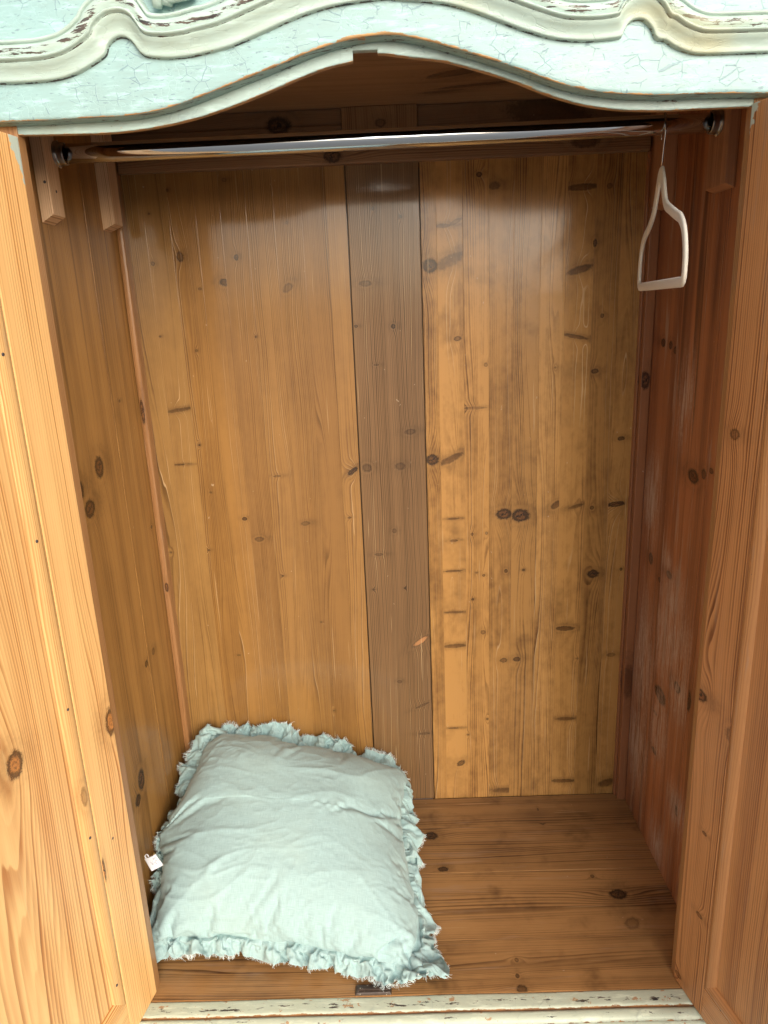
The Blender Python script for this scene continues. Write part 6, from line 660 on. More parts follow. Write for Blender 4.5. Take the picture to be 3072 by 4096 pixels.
RUF = [-1567,277,133,-12,-11,-17,-4,1,-21,6,5,-19,19,3,-7,15,-1,-15,-12,0,-17,13,-10,4,-1,0,1,-4,-8,-1,-11,-2,0,-3,0,-5,-13,9,-5,30,-9,13,13,7,-4,2,-15,3,-6,-11,6,1,-3,-1,-19,-1,-8,3,-1,1,-12,16,-14,13,-2,-6,1,10,2,10,-2,8,1,-7,1,5,-2,0,-12,-17,1,-4,-5,-2,13,0,11,4,8,-10,8,1,2,2,-7,4,-2,-8,1,8,9,-3,-1,-16,5,12,10,-1,11,-1,3,1,0,-1,0,14,-6,6,-4,3,
2,-16,8,-10,24,-1,9,-3,14,9,12,-12,-12,14,-13,17,-7,9,3,-6,8,-12,22,-5,15,-15,-3,16,4,-6,-8,-20,8,8,27,7,-4,-9,9,-10,24,-13,12,-2,-3,-2,4,0,10,4,13,4,-4,-7,-8,3,10,-5,16,-16,13,-5,5,4,-2,1,5,-13,5,13,-4,-10,-10,-1,27,10,-2,-11,3,3,1,-3,-10,-1,-18,-5,4,5,6,1,15,6,9,1,3,-15,-7,-35,-3,8,6,12,-18,-3,3,-5,3,3,-10,-2,-4,9,-13,-2,-10,1,14,19,20,1,
-23,-29,4,-3,6,-1,9,-8,-5,12,20,7,11,1,-12,5,-7,20,2,-6,-3,-3,16,-16,3,0,-2,6,-8,7,-24,-13,-9,14,-4,9,5,-4,-4,-28,-13,0,10,-3,-2,11,1,-2,9,22,-8,1,-15,12,4,15,10,7,-2,-17,8,-9,9,0,-4,2,1,-4,0,-13,-10,0,7,22,-14,13,-10,-2,-8,20,-13,14,3,10,0,3,-1,-3,-2,1,0,9,-1,12,-14,7,13,9,-1,-4,-13,12,-9,23,-21,0,-3,2,11,3,2,6,-11,1,-23,7,-3,13,-13,0,
3,11,-10,3,14,9,-6,9,-3,-7,4,-5,0,-1,0,12,-9,1,13,10,-1,5,-14,-10,11,3,6,1,3,-1,-2,-11,7,-13,-9,14,3,2,-1,14,-11,0,-2,5,4,4,1,-6,-15,-8,10,9,4,-1,-1,1,0,0,-2,0,13,12,-2,-6,-2,25,-23,-42,2,36,10,2,-19,-7,9,18,9,-13,1,0,1,14,-10,8,1,5,-10,-4,4,22,-2,-9,-3,8,1,-6,-10,-8,5,6,1,2,13,4,-10,3,-5,28,13,-7,2,-17,-13,5,-2,2,-2,7,-1,0,
-8,0,-4,13,-13,0,-1,2,-3,4,9,8,-2,5,-9,3,-4,6,-1,-3,6,0,-3,2,13,10,0,-2,-6,-11,5,7,-8,4,-6,13,2,0,0,0,-1,1,-3,7,-4,15,-6,6,5,13,-22,-21,-14,-17,19,16,6,-7,1,0,10,3,0,12,-9,20,13,9,-7,0,-16,20,1,23,-19,-10,-7,-18,9,-1,2,2,2,11,-7,-2,-9,14,-8,6,-2,5,-11,2,12,1,-1,-6,9,-2,6,-10,-4,-3,-8,4,-1,6,11,8,-8,3,-6,7,-3,3,4,-4,4,-9,
6,-3,7,0,-1,2,-7,6,-13,14,-10,7,0,12,-12,-1,2,4,0,0,0,-1,-3,10,-3,7,-15,-4,2,-2,13,10,-4,2,-5,12,2,-2,-2,3,-5,6,-8,19,-21,-5,1,-2,3,0,1,13,-3,12,6,7,-4,8,-6,-3,-4,9,-10,2,-13,4,-1,-9,13,-7,-3,2,11,12,-5,1,-6,11,-12,-23,1,2,-1,2,8,8,-1,5,9,-12,4,-5,6,15,-9,7,-8,4,-20,-2,-8,22,0,0,-1,-6,-8,1,7,5,1,11,11,-7,13,12,-3,-7,-10,15,
7,-6,-7,-2,-2,1,0,1,0,-9,-8,1,7,11,3,12,-11,6,2,10,-11,6,4,6,0,-4,5,-3,-4,3,6,12,-4,-12,-21,3,13,7,-7,-2,-5,14,-2,9,-20,-6,1,-3,6,1,1,8,-9,20,-13,15,-9,13,-10,7,2,6,-14,-1,-6,12,4,17,-6,-10,6,-6,-7,-4,-11,17,-14,11,14,7,-9,-1,-7,18,-4,16,-19,6,-16,9,0,9,-3,0,-1,1,-13,7,-9,13,-11,7,-1,3,-11,0,18,4,-4,6,-7,6,-8,2,-14,3,-6,12,-7,6,
13,6,-8,-1,-8,2,1,2,3,-4,-10,9,1,-1,0,4,15,-6,-4,4,-6,12,-10,7,0,9,-11,4,-1,2,-1,-1,4,-2,9,-2,-2,-15,5,-1,19,-3,15,5,-9,3,-1,19,1,-3,-4,2,12,-14,3,-16,9,2,7,-3,-4,-14,1,14,-8,7,1,3,-10,-2,-7,-4,3,18,2,-20,10,-1,-3,-2,0,3,1,0,12,6,-10,2,-4,10,0,3,0,-17,-21,5,18,12,-6,0,10,-2,-3,7,-1,14,-8,6,-1,2,-12,-3,-3,1,-1,-2,3,-1,-1,-1,
-6,-5,1,10,11,3,12,8,-9,2,-9,6,-11,-14,6,5,4,-7,-6,-4,1,5,3,-1,2,0,2,11,-14,2,-9,15,-17,6,-13,16,6,8,-4,-2,-4,0,-1,-2,1,-15,-2,-4,13,6,-8,2,-7,19,11,10,-20,-3,-3,2,0,-1,-1,2,1,0,2,-10,-2,14,-9,8,0,3,-11,-5,21,-2,-2,-1,0,3,2,0,0,-1,0,1,-6,1,13,5,-5,3,-7,-2,0,5,0,3,0,0,0,-7,2,-2,1,0,-4,-10,10,13,-5,-9,-1,4,3,1,-6,2,
-2,-3,1,2,13,-2,0,-7,1,0,2,-2,13,3,10,1,-1,-13,0,-2,-4,-2,-7,4,1,3,1,0,-2,1,0,1,-3,12,-12,-4,-2,17,-4,1,-24,10,2,25,-3,4,-10,-1,0,0,1,4,1,-2,13,7,-3,0,-16,14,1,20,-8,7,-13,-3,-4,-7,2,1,2,-2,0,1,0,13,-10,7,1,7,-5,6,-7,-1,-10,-10,7,2,3,-2,0,-1,1,6,10,-3,13,7,-5,8,-19,6,-21,-11,12,11,-1,-4,3,3,1,13,9,-1,3,-1,0,13,-6,-10,
-9,12,-5,11,-9,16,0,0,2,-4,-6,1,-6,-4,-2,7,7,5,14,2,9,1,-2,-5,3,2,-3,2,2,-2,0,-5,3,-5,-9,4,-5,-4,-3,12,-6,-10,1,5,19,3,0,-7,-5,-5,4,5,3,-3,3,-2,3,-16,-9,1,15,4,8,0,2,-26,1,6,-10,18,2,15,-6,-3,4,-10,18,-6,8,-7,3,14,-13,-2,1,6,2,3,25,-11,-28,-1,-8,8,4,-3,19,-15,7,10,-1,20,13,14,0,4,-14,-2,-3,-9,-1,-7,19,-7,-2,0,2,6,-3,13,
-8,1,-17,14,-1,-12,0,5,15,-18,10,5,20,-6,-8,-4,1,-3,-8,-2,-10,9,0,16,12,5,15,0,13,-14,22,-15,2,0,-6,3,-7,-11,14,6,27,1,1,8,-19,13,-6,-9,-5,-14,19,-11,-14,6,16,19,13,11,4,-5,-24,-18,-8,-4,-2,-1,14,3,7,3,-11,-14,-14,10,35,-21,-26,-9,1,6,-8,15,-6,3,3,0,1,12,-13,-11,-3,6,22,0,-3,-5,3,5,-4,-12,-7,8,5,3,0,0,0,0,16,11,6,-6,-3,5,7,-12,-10,-1,-7,6,
7,10,-10,-14,-10,15,-19,0,-4,10,-13,4,-1,13,-20,1,4,-7,14,0,14,-3,-11,12,6,6,-16,2,0,0,14,4,-10,3,-7,18,11,0,-11,-16,14,-22,-3,1,-2,8,-2,11,1,2,-1,12,-10,-8,1,1,-9,-10,22,-14,21,-11,19,-6,14,-9,-7,0,-6,11,-11,13,15,4,8,-3,-10,-19,2,26,8,-15,1,-14,17,-11,4,4,-1,6,-17,12,-10,10,-14,1,4,12,4,11,-11,3,0,7,-5,0,16,-5,-21,9,-9,15,-5,-1,15,8,-1,2,3,-1,
-9,-31,-4,11,19,10,-13,-17,6,13,1,-6,2,16,-2,12,-5,-11,1,-2,18,3,-5,8,-15,-13,-11,19,14,-2,-3,-3,2,-21,-10,5,15,3,8,1,-2,-19,8,-5,10,-6,-13,8,-33,1,8,-3,-2,2,11,-5,-3,13,-10,2,-2,-5,9,-26,7,12,2,-2,-2,16,-13,-8,6,2,-2,5,2,-2,14,9,-8,-9,-11,22,5,-9,-9,2,3,-2,-1,0,1,3,7,-4,-5,-7,7,8,-14,5,3,21,-24,9,4,-7,6,-8,11,3,-6,19,-2,-7,3,8,16,-8,
16,1,-8,1,-5,20,0,0,3,6,4,-5,-2,12,-22,-7,9,-2,7,-15,13,12,-10,-6,3,2,0,1,15,-28,9,7,20,1,-1,-1,3,-6,2,-19,17,-12,15,5,7,-1,-14,-15,-10,25,15,-6,-3,-23,15,-4,7,-9,8,2,10,-10,0,12,-12,2,1,13,-7,2,4,10,2,3,-1,-16,8,-8,11,-3,-4,2,-3,2,13,9,-6,-2,-6,16,11,-6,-11,-11,17,-4,4,0,0,2,-4,0,-1,-9,18,14,-10,7,6,8,-7,8,-10,-6,-16,-15,6,11,11,2,
7,7,0,-16,23,-18,14,8,-8,7,-10,8,-14,-25,6,8,-4,-5,-6,2,-3,-14,-3,0,13,-2,-3,12,-14,4,-9,13,-19,11,-5,14,1,2,-1,-14,-11,2,11,6,-1,-4,-5,0,14,10,-1,0,-5,-2,-13,7,-10,11,-7,6,1,2,-1,-3,-18,7,3,17,3,11,-8,-11,-2,-1,15,3,17,-8,-4,6,-5,6,-18,11,2,5,-4,-1,-4,-1,15,2,6,-3,3,-15,-1,-17,12,7,10,0,2,1,-2,-5,14,-2,-4,-28,10,10,-14,2,-3,2,11,8,1,-8,
-4,-3,-1,10,18,-9,-13,-18,16,9,12,-11,13,2,-12,3,-14,18,-1,27,-5,5,-7,4,-17,-17,12,15,-1,-11,-4,-6,3,11,-11,8,3,7,-12,0,5,2,-6,-9,10,6,8,-12,0,-2,4,-6,14,-4,14,4,-9,0,-3,10,0,1,0,-4,4,-10,6,-7,8,0,4,-5,-1,-4,0,13,-9,8,3,6,-10,1,-12,-4,-4,23,-4,0,2,-4,0,-2,3,7,-13,7,13,4,-11,2,-2,10,-1,5,2,5,-11,-1,-4,-4,6,2,4,-4,2,2,-3,14,0,-1,
5,3,-5,-15,-23,9,12,11,5,0,5,-7,-2,-6,5,2,3,0,11,7,7,-9,-3,-21,12,-9,21,-1,-2,-2,-2,-4,5,3,6,-5,-6,-6,4,13,-11,-1,1,7,2,0,7,5,-1,-8,-1,1,3,-4,-4,-6,5,6,7,-6,13,9,-6,0,-11,9,0,3,4,-7,-11,1,4,2,-1,3,3,-3,2,5,-1,14,-8,5,4,9,-3,-1,-1,-2,0,-5,6,-4,-5,5,6,9,-4,-8,-10,4,12,7,-6,1,-5,13,-8,-2,-27,10,3,12,2,-3,8,-16,-12,12,
0,-1,2,13,-6,-9,-4,1,-6,-2,10,-5,-2,-3,2,-6,1,-4,18,0,13,3,-4,10,16,4,8,-9,4,-19,3,-6,1,-3,-1,-3,2,-1,2,1,0,1,-6,1,-4,7,-14,-3,-4,2,11,12,11,-11,-9,2,-10,3,-1,3,-1,0,-1,-13,10,0,8,-3,-13,6,-5,14,9,6,6,-2,-2,3,1,12,-17,-18,-1,-13,14,-10,1,10,-6,8,4,1,-6,2,-5,-1,4,12,-12,-2,-12,19,-1,0,3,1,-2,2,15,-1,-1,1,-5,3,-10,-10,-1,9,7,1,
-6,7,-15,2,-2,2,3,2,10,12,-5,-10,0,-2,0,-8,-9,10,4,5,4,2,-1,2,5,7,-14,-6,-1,-7,14,1,9,-4,7,-20,3,-8,19,-14,-14,-3,13,6,-3,-14,2,10,17,8,-13,10,-2,-12,4,2,7,7,5,3,1,-11,10,-16,-6,5,4,-3,-4,8,12,2,14,-3,6,0,4,-9,3,0,-5,-10,10,-10,-1,-1,1,20,-5,15,-12,-19,15,10,5,-13,12,-4,8,-21,12,-24,13,-8,7,13,-3,9,-2,3,7,-8,8,15,14,10,7,-16,3,-13,
15,-11,0,1,0,4,-1,-1,4,-2,5,4,4,-5,-5,9,-14,-1,3,3,6,5,15,-6,-3,-2,2,0,0,-2,1,-1,1,-16,0,-15,14,2,-2,0,-9,10,6,6,6,3,4,-8,3,1,-6,-21,-1,-21,17,-4,6,12,-8,-9,3,1,17,2,-11,4,-18,-1,14,-10,1,-3,31,2,-4,11,19,-18,14,7,7,2,-13,-10,-27,-17,17,31,12,-10,-3,-4,9,0,25,1,3,3,3,6,-16,-4,-8,12,20,9,1,-4,0,1,0,6,2,0,-8,-13,-14,2,6,13,
15,-2,-6,4,7,3,-5,10,15,-14,-16,10,16,14,-13,-10,-21,14,-8,-12,-18,12,-6,7,-1,-5,-16,8,-2,-3,5,16,16,-9,-13,18,5,1,-3,6,4,4,12,-5,-10,7,2,14,6,-7,-20,2,6,0,1,11,10,9,1,5,-20,-9,30,8,0,15,14,-9,-30,2,-1,1,-1,-7,-2,5,7,1,2,16,21,7,-12,-22,14,2,1,-14,-6,17,11,20,-13,6,-4,-8,-4,6,2,-9,-18,-23,3,27,22,5,-7,13,7,12,-3,-3,12,4,2,2,-14,6,-18,-15,
0,14,26,1,-20,-30,11,3,9,3,5,4,1,-19,7,-4,21,7,4,13,-11,8,-5,-32,-3,0,-2,13,-4,8,4,5,-9,-7,-4,24,1,-22,-12,1,1,1,5,8,3,2,-3,4,13,1,-9,10,-5,29,14,-7,-6,0,-8,-2,-3,-16,-9,7,-3,0,16,24,0,5,10,14,0,-1,-24,-3,5,13,1,2,-2,2,-2,7,-8,-15,10,-10,10,-5,-6,12,-10,1,3,11,5,3,-9,6,-1,16,2,2,3,1,1,-3,7,-32,5,1,8,-11,-8,-4,-9,-1,3,-11,
2,6,-6,3,4,3,8,9,2,3,12,22,0,12,-4,1,1,-13,3,15,8,-2,-1,-2,1,1,-2,0,2,1,-6,6,8,3,14,-3,2,4,4,-2,-14,-25,-1,21,18,1,1,6,-1,3,-10,-11,0,5,-7,7,14,6,8,-31,-2,0,-6,3,-7,-6,1,13,0,-1,13,21,-13,0,0,4,14,-8,-3,1,20,-11,5,-6,0,4,-12,-3,3,8,3,-1,-14,-6,3,-1,-5,9,12,-5,4,-12,2,11,7,-3,-2,-8,1,-2,-19,-4,8,7,30,-24,-15,2,15,-7,
5,0,27,7,-11,6,0,1,2,-25,13,-11,3,-11,5,2,19,-27,-7,9,10,6,6,-10,5,-4,15,-1,3,1,11,-1,2,-25,2,-35,4,9,13,0,13,1,-1,-15,16,1,24,-9,-20,-16,-13,1,4,6,17,9,11,-6,-2,-14,7,9,-9,-11,0,19,-7,0,-9,5,9,-2,-6,-23,-14,-1,0,0,1,11,15,-2,12,8,-4,4,-7,-13,-20,-10,3,10,5,13,10,10,-11,-6,-10,0,-16,23,3,13,-8,-13,-7,8,16,12,12,-4,-4,-2,-10,5,-6,6,3,4,
7,-3,-17,-5,13,6,2,3,-1,3,3,3,14,-7,4,2,-6,-1,-8,8,1,-15,-6,-25,5,12,-5,3,0,5,-13,-15,-18,-2,20,17,11,-2,10,9,-13,-4,-7,12,-2,-5,10,10,16,-1,-15,-20,-2,1,0,-5,-6,-1,0,-1,8,11,16,12,-3,3,2,13,-7,-3,1,8,-3,-1,1,-4,-12,-14,-1,6,2,-1,1,5,5,7,8,-1,10,9,0,2,-7,9,4,0,-18,-3,-3,-4,-1,-6,3,-3,-3,0,5,7,-1,14,-6,-9,-2,10,2,14,1,0,-2,0,
-1,-3,-2,-7,-6,-15,2,-3,1,8,12,2,3,0,-2,3,-11,1,0,-6,0,-5,16,10,-16,0,-3,-5,2,-8,-9,11,1,9,2,-1,0,5,-2,14,-14,14,-2,-14,-14,7,8,4,-24,12,10,4,12,11,0,1,-14,-19,-13,4,8,14,-7,17,-12,13,-2,6,7,7,-5,-12,-4,11,-9,1,1,9,3,2,-1,0,1,-1,2,-1,9,12,-18,-8,-4,-2,-4,2,10,11,0,3,-12,1,6,0,-2,-2,0,-3,-4,-8,11,-5,19,7,-18,-6,-7,12,-6,2,2,8,
5,1,-3,4,0,2,-5,1,-7,-1,1,0,16,-12,12,1,15,0,-3,1,-4,11,1,1,-15,-1,-7,4,3,5,0,-5,-3,4,7,1,-12,5,11,6,5,-17,16,-1,8,-9,4,-2,-2,-1,-3,0,1,-3,0,-1,3,1,13,-6,-5,-1,4,2,0,3,6,0,1,-5,0,-7,-1,-1,1,2,2,4,-8,9,11,0,-4,-19,-4,-3,1,17,13,8,-6,-2,-2,0,0,-1,0,0,-1,3,14,-7,-1,-2,16,-7,5,-6,-5,-8,-6,13,6,9,-1,3,-4,-3,-1,-6,
-6,9,11,0,5,-12,7,0,6,4,2,4,-1,2,-1,0,-6,1,-7,3,-8,5,12,-10,2,-7,21,1,8,1,2,-8,3,-1,3,-1,-9,9,-11,-11,3,-6,-6,11,8,5,2,-7,9,-13,10,-6,12,-6,-4,0,-2,-8,-2,-4,-2,-5,1,7,10,10,-4,-6,4,-10,9,-13,7,-2,6,-11,-3,-7,0,-2,0,2,1,0,-6,14,-5,1,2,10,1,-1,0,-13,-13,-8,5,3,1,-6,-9,1,13,15,11,4,9,12,-3,4,-9,-16,1,-10,-2,-10,5,-7,-4,-2,
24,17,16,-22,-3,-9,-8,12,-6,5,2,8,-17,-15,1,4,19,-5,20,-3,12,-14,0,-14,27,-10,10,5,16,-2,-5,-3,-5,-5,-2,6,8,1,4,-12,-4,-8,10,4,10,-5,0,-6,-11,7,11,8,5,-14,1,1,1,-9,-7,-3,2,1,0,0,-9,-4,0,11,4,2,14,-5,-8,1,9,20,-1,-3,-10,5,-3,-4,-2,-1,-13,-9,-7,1,-7,-2,-10,8,10,-1,-1,-18,11,14,2,15,-11,7,3,-11,10,-1,14,-1,-25,10,-4,6,14,-6,2,-6,15,5,-1,1,
-3,-11,8,-3,16,-11,0,1,0,7,-6,-4,-6,10,11,4,4,-16,7,-21,23,4,20,-11,-3,9,1,-2,-2,-1,4,-1,1,10,11,5,-2,-4,5,1,2,-2,-10,7,-3,3,-2,0,-1,0,0,-12,-7,-1,-11,12,-5,7,-6,17,0,12,-7,5,-1,0,-7,0,-2,-13,-12,2,21,9,6,7,10,11,-11,8,-9,0,2,2,-6,-4,-1,-6,-3,0,10,3,-3,-13,-25,-1,-8,14,-5,3,-3,23,-20,4,-23,-7,-16,6,5,-8,1,-4,0,0,2,11,-5,3,11,11,
2,3,-15,-26,1,0,18,7,1,-5,5,-2,9,-6,2,8,2,2,-8,11,-7,10,3,5,3,0,-3,-21,-4,-2,20,3,6,-5,5,-2,7,-6,7,8,12,11,-13,-1,-17,23,-16,6,-11,19,2,-11,-1,-5,12,2,4,-5,-2,-3,-11,11,-2,1,-6,-7,17,11,12,2,2,0,0,-3,0,2,-3,3,1,3,-2,5,14,-5,-2,1,19,-18,4,-13,38,-18,8,-5,11,1,0,-1,-1,-10,9,-4,-6,10,11,3,5,-22,22,-6,30,-4,14,-8,8,-6,0,-15,10,-5,
-6,0,-1,10,13,4,-8,0,0,4,4,4,-6,0,-3,-3,-1,-2,4,3,0,0,-2,0,-13,10,0,19,5,3,-1,-1,1,-15,-1,-3,1,2,1,5,3,2,0,3,1,4,15,-6,-7,-2,9,-1,-1,0,4,1,0,-10,-4,0,-3,0,-1,-2,-4,0,-9,8,13,-3,4,-7,-2,6,-3,-5,-7,0,3,6,0,-7,-4,-2,8,0,0,-2,13,-5,-4,-1,15,-13,2,-28,24,16,15,14,-14,5,0,-1,0,-12,10,3,-9,7,11,-11,5,-35,-7,16,3,-3,0,-3,
10,14,12,25,4,19,22,-31,26,7,14,3,-1,-7,9,-13,3,-3,9,-7,3,-3,6,-3,2,-5,2,6,6,-6,-15,8,-2,20,-1,11,-4,-1,3,-5,4,-4,5,-14,5,-1,-5,-1,7,18,-2,9,10,10,-9,-8,14,11,1,2,-1,2,1,-2,12,-2,-4,-14,0,-28,-15,-18,-9,14,-6,4,-5,16,21,-20,3,-5,-7,-9,-5,9,12,-21,-7,-6,3,2,0,10,10,10,0,7,-19,2,-6,24,-2,6,3,5,-31,-7,8,16,-11,2,12,-3,-11,13,-5,13,1,8,
1,7,9,6,-5,4,-12,6,-19,7,2,1,6,-9,4,8,10,9,-13,2,-14,-5,2,0,-1,-5,-3,-1,4,-2,1,-4,3,-3,1,-3,-11,12,-4,5,-4,12,5,5,-22,-17,-18,1,6,12,6,-4,0,-2,2,0,1,10,12,7,-20,-5,-28,-12,10,0,-4,-7,11,-5,-13,-4,-1,5,-1,3,6,0,-8,13,-1,19,1,15,-41,-8,-4,17,14,-19,-3,0,0,2,1,-1,5,-2,4,12,9,4,-6,1,1,5,0,-2,-6,2,-1,-7,1,-4,3,1,4,1,0,0,
-7,12,-8,7,-3,16,2,2,-9,-10,0,1,12,1,4,3,-2,2,0,-4,2,6,10,11,-8,3,-4,23,-8,-10,-15,12,5,4,1,4,-4,-2,-4,-4,3,-4,-5,13,-6,2,-2,11,-10,-2,0,18,6,-4,-8,-3,-5,-5,-3,-1,0,-1,-1,1,8,13,-3,12,-9,3,-3,-1,15,-7,4,-2,2,-1,-1,6,-2,-1,2,0,-10,12,-7,5,-1,8,19,-14,7,-6,-8,-3,3,4,1,2,6,0,-1,8,0,10,12,10,-6,-4,-23,12,-4,22,-4,6,-2,1,-1,1,
-2,-1,0,0,-3,-1,-12,13,-5,10,-10,18,-2,13,-12,-1,-3,-1,2,0,0,4,0,2,6,-6,6,6,9,10,-9,12,-6,-11,1,-12,13,0,7,11,1,12,4,-10,4,5,0,5,-9,13,-6,6,-1,8,9,-4,10,2,-8,4,-3,-7,-3,4,5,3,-2,9,-4,9,9,10,-7,0,-20,4,4,13,-1,4,-1,-4,1,-5,5,-5,15,0,-5,0,-9,12,-1,11,3,6,-1,-2,-7,4,1,4,-3,0,-2,0,-1,3,4,-4,9,6,13,-8,-11,-6,-6,-1,-4,2,
1,9,2,9,3,11,-1,-1,0,0,-3,11,-2,11,10,1,4,-6,0,6,0,1,-1,1,1,-8,10,1,4,-2,-2,4,-17,3,11,5,0,-6,9,-1,6,-6,1,-8,5,0,11,-10,0,1,-1,-13,-6,-8,-6,12,-8,6,0,17,5,-6,11,-3,7,-8,0,0,0,-10,2,-21,-4,-4,1,5,9,11,-5,4,-12,0,-1,6,-2,1,-5,-3,-1,-4,-4,-5,-1,1,1,-1,-8,13,-9,4,-3,16,-2,2,-11,2,0,4,-7,-3,-9,2,-1,2,3,2,1,3,9,13,
-5,6,-9,-5,5,-9,-6,-7,-6,3,-2,4,-6,0,-4,4,4,-1,-10,11,-6,5,1,8,-9,-10,-11,0,3,0,1,4,0,8,4,4,-4,-2,-1,3,15,-1,-3,-2,-10,-15,-10,-1,2,2,1,1,2,2,1,4,0,3,4,1,-12,5,10,5,5,-15,1,2,2,0,-1,0,-6,-8,-5,3,5,3,3,2,1,8,12,3,-14,-2,-5,1,6,-1,-1,-3,-1,8,9,6,-9,-9,-6,-1,0,-1,-12,11,4,2,-1,-4,20,3,8,-9,3,-5,-4,-3,-5,8,3,6,
4,0,3,10,11,-8,3,-15,16,-3,13,-1,7,-13,7,-3,5,-1,-2,7,-2,-6,3,-4,1,9,12,1,3,-15,11,-18,17,0,9,-3,0,-9,0,0,-1,0,-1,9,0,8,12,-9,1,1,6,-2,-2,7,-3,0,-2,-2,2,-1,7,-9,8,0,2,2,0,9,12,1,3,-8,0,1,-4,-5,1,-4,11,-8,16,-2,4,-3,2,-2,1,10,10,5,-4,-4,13,-17,14,-28,16,-9,25,0,3,-3,-1,6,-1,6,-11,3,-4,13,-4,6,0,9,5,2,3,-11,4,-21,
-10,-11,-4,-2,1,-1,1,-6,2,5,13,-6,-2,1,-4,-24,-13,-5,5,-2,6,2,9,-5,0,-6,-3,1,11,1,-2,7,13,2,9,-25,-5,0,4,-1,1,-1,-3,2,-4,8,-3,17,3,-1,6,12,11,2,-15,1,2,8,0,-4,3,-2,4,-2,2,-2,-8,-5,-13,0,5,13,-10,12,5,4,2,-6,16,-5,6,-5,3,-7,6,-7,8,-15,7,-10,-2,1,5,6,13,-10,5,-15,25,2,3,-3,1,11,-1,-25,6,-9,2,0,-1,4,0,-1,3,10,13,-1,11,-12,
2,10,3,-8,-5,-3,19,0,5,2,4,3,-46,-27,-9,12,8,4,2,-10,7,9,-1,0,5,3,2,-1,10,-3,-27,5,8,29,-6,-8,-6,14,-4,15,-3,9,2,-1,2,-12,5,-3,-11,-2,-3,25,1,-10,-16,3,-4,12,8,8,-7,2,-2,-5,3,-3,-7,-3,0,8,1,2,-16,-10,0,-1,2,-3,-7,14,-5,3,1,9,-3,-1,-2,11,7,1,-18,-7,1,-1,-12,5,0,4,-6,7,11,10,-9,13,-8,-27,1,-2,7,-33,19,6,-12,4,-1,0,1,-9,5,1,
-10,11,-3,8,4,6,16,0,-3,-17,7,-15,-14,-2,15,4,0,-3,12,1,-4,-3,5,13,-11,6,-16,1,-24,12,1,25,-6,24,-4,-11,4,-3,2,-4,7,0,-8,11,3,2,0,-16,-15,-12,19,2,-7,-1,-5,15,-10,12,10,-4,29,-9,15,6,14,-3,3,-11,23,13,15,-27,-4,4,2,-9,7,2,6,-17,22,-23,7,-17,-6,8,12,-9,2,-15,6,15,0,17,-3,3,13,-14,3,-2,8,-15,-19,12,13,8,12,-9,9,-10,19,7,1,6,-4,-11,-2,8,13,-3,
-25,16,-6,14,-3,-12,-5,11,10,7,4,-21,9,4,7,-15,8,0,-3,-3,-1,28,-3,2,-1,-7,-1,15,10,-8,-23,-10,-1,7,19,8,6,-5,-1,-10,-2,-1,4,3,3,1,0,0,-5,15,3,-9,-7,-2,-4,-2,-2,1,4,-1,23,3,11,-17,2,-8,21,-1,4,-1,6,-15,-7,1,4,-5,4,11,20,5,9,-5,6,-5,12,-4,4,-33,-5,5,13,11,3,-12,12,0,-24,-33,-26,-3,3,-3,-3,3,-2,0,24,15,30,25,-2,-10,9,-9,22,9,0,-2,9,-3,
-32,-5,0,-2,-2,-2,-1,-24,-16,8,-16,1,8,14,5,-22,1,-9,-5,5,-1,41,-7,16,1,2,1,-1,9,2,-21,15,-4,-13,6,-12,17,9,10,1,3,-6,-3,-3,-9,10,5,26,-13,7,0,14,-3,1,3,15,6,-8,-1,-3,25,-8,11,-25,15,-11,-1,2,-11,23,0,20,-9,2,-2,-7,11,0,20,1,10,-20,15,-3,1,3,0,3,-8,16,-11,5,-11,-20,-14,2,6,12,4,-22,2,-6,-7,-4,-1,25,4,34,-8,15,-18,-21,-13,-12,28,18,2,-8,5,10,
13,2,1,-10,1,2,-5,0,-24,-1,-3,25,7,8,1,13,-19,5,-14,-5,1,3,11,10,18,8,-2,-26,-8,-11,2,3,-8,20,6,32,-28,-3,-14,-12,1,7,-3,-2,0,-3,-12,-1,0,13,7,-6,5,-5,-4,3,-5,31,8,23,-1,-3,15,-18,-7,-7,-1,3,2,0,7,13,4,-3,4,15,-23,-8,-28,24,4,-14,-7,-7,-1,2,16,-5,0,2,6,2,10,12,-18,-2,-8,17,12,9,-1,3,0,-15,8,-11,2,-2,-5,10,11,9,-4,8,-1,0,4,-7,6,1,
-19,-11,-22,-16,8,0,26,2,14,-16,-19,4,0,-1,3,-21,21,-18,-4,2,-2,27,5,30,-10,-13,9,8,5,5,6,15,5,-25,-2,-16,4,1,13,7,-10,11,-4,3,-1,-12,10,0,-1,-11,6,22,11,6,-9,-13,7,3,-1,1,-14,12,-15,0,-8,11,-12,-8,7,-1,11,-12,8,-12,20,6,8,2,-15,2,-11,9,-7,14,-9,10,-9,-9,7,12,-4,-4,-2,1,-10,2,21,10,3,-2,0,5,-24,2,-23,16,-24,9,-15,-3,-4,0,4,14,2,-3,0,-5,1,-4,
2,0,7,4,1,0,-2,1,1,-8,3,13,-5,-3,-9,-1,1,3,2,0,-15,-3,0,1,2,3,17,10,9,-18,-14,-6,-4,4,-2,11,-11,12,-7,5,-2,-3,6,0,-11,12,1,-6,-20,3,20,-10,1,12,-5,1,-13,1,-1,0,5,2,11,0,1,-1,-5,-1,-6,-1,-4,2,-14,-4,-2,7,-5,15,-4,12,-30,-7,0,9,0,-1,-2,5,-7,19,-2,6,-4,-11,2,11,-1,-1,-5,-2,-1,-4,0,1,-10,1,0,12,-3,5,-4,4,-15,5,-14,-3,-2,0,3,7,
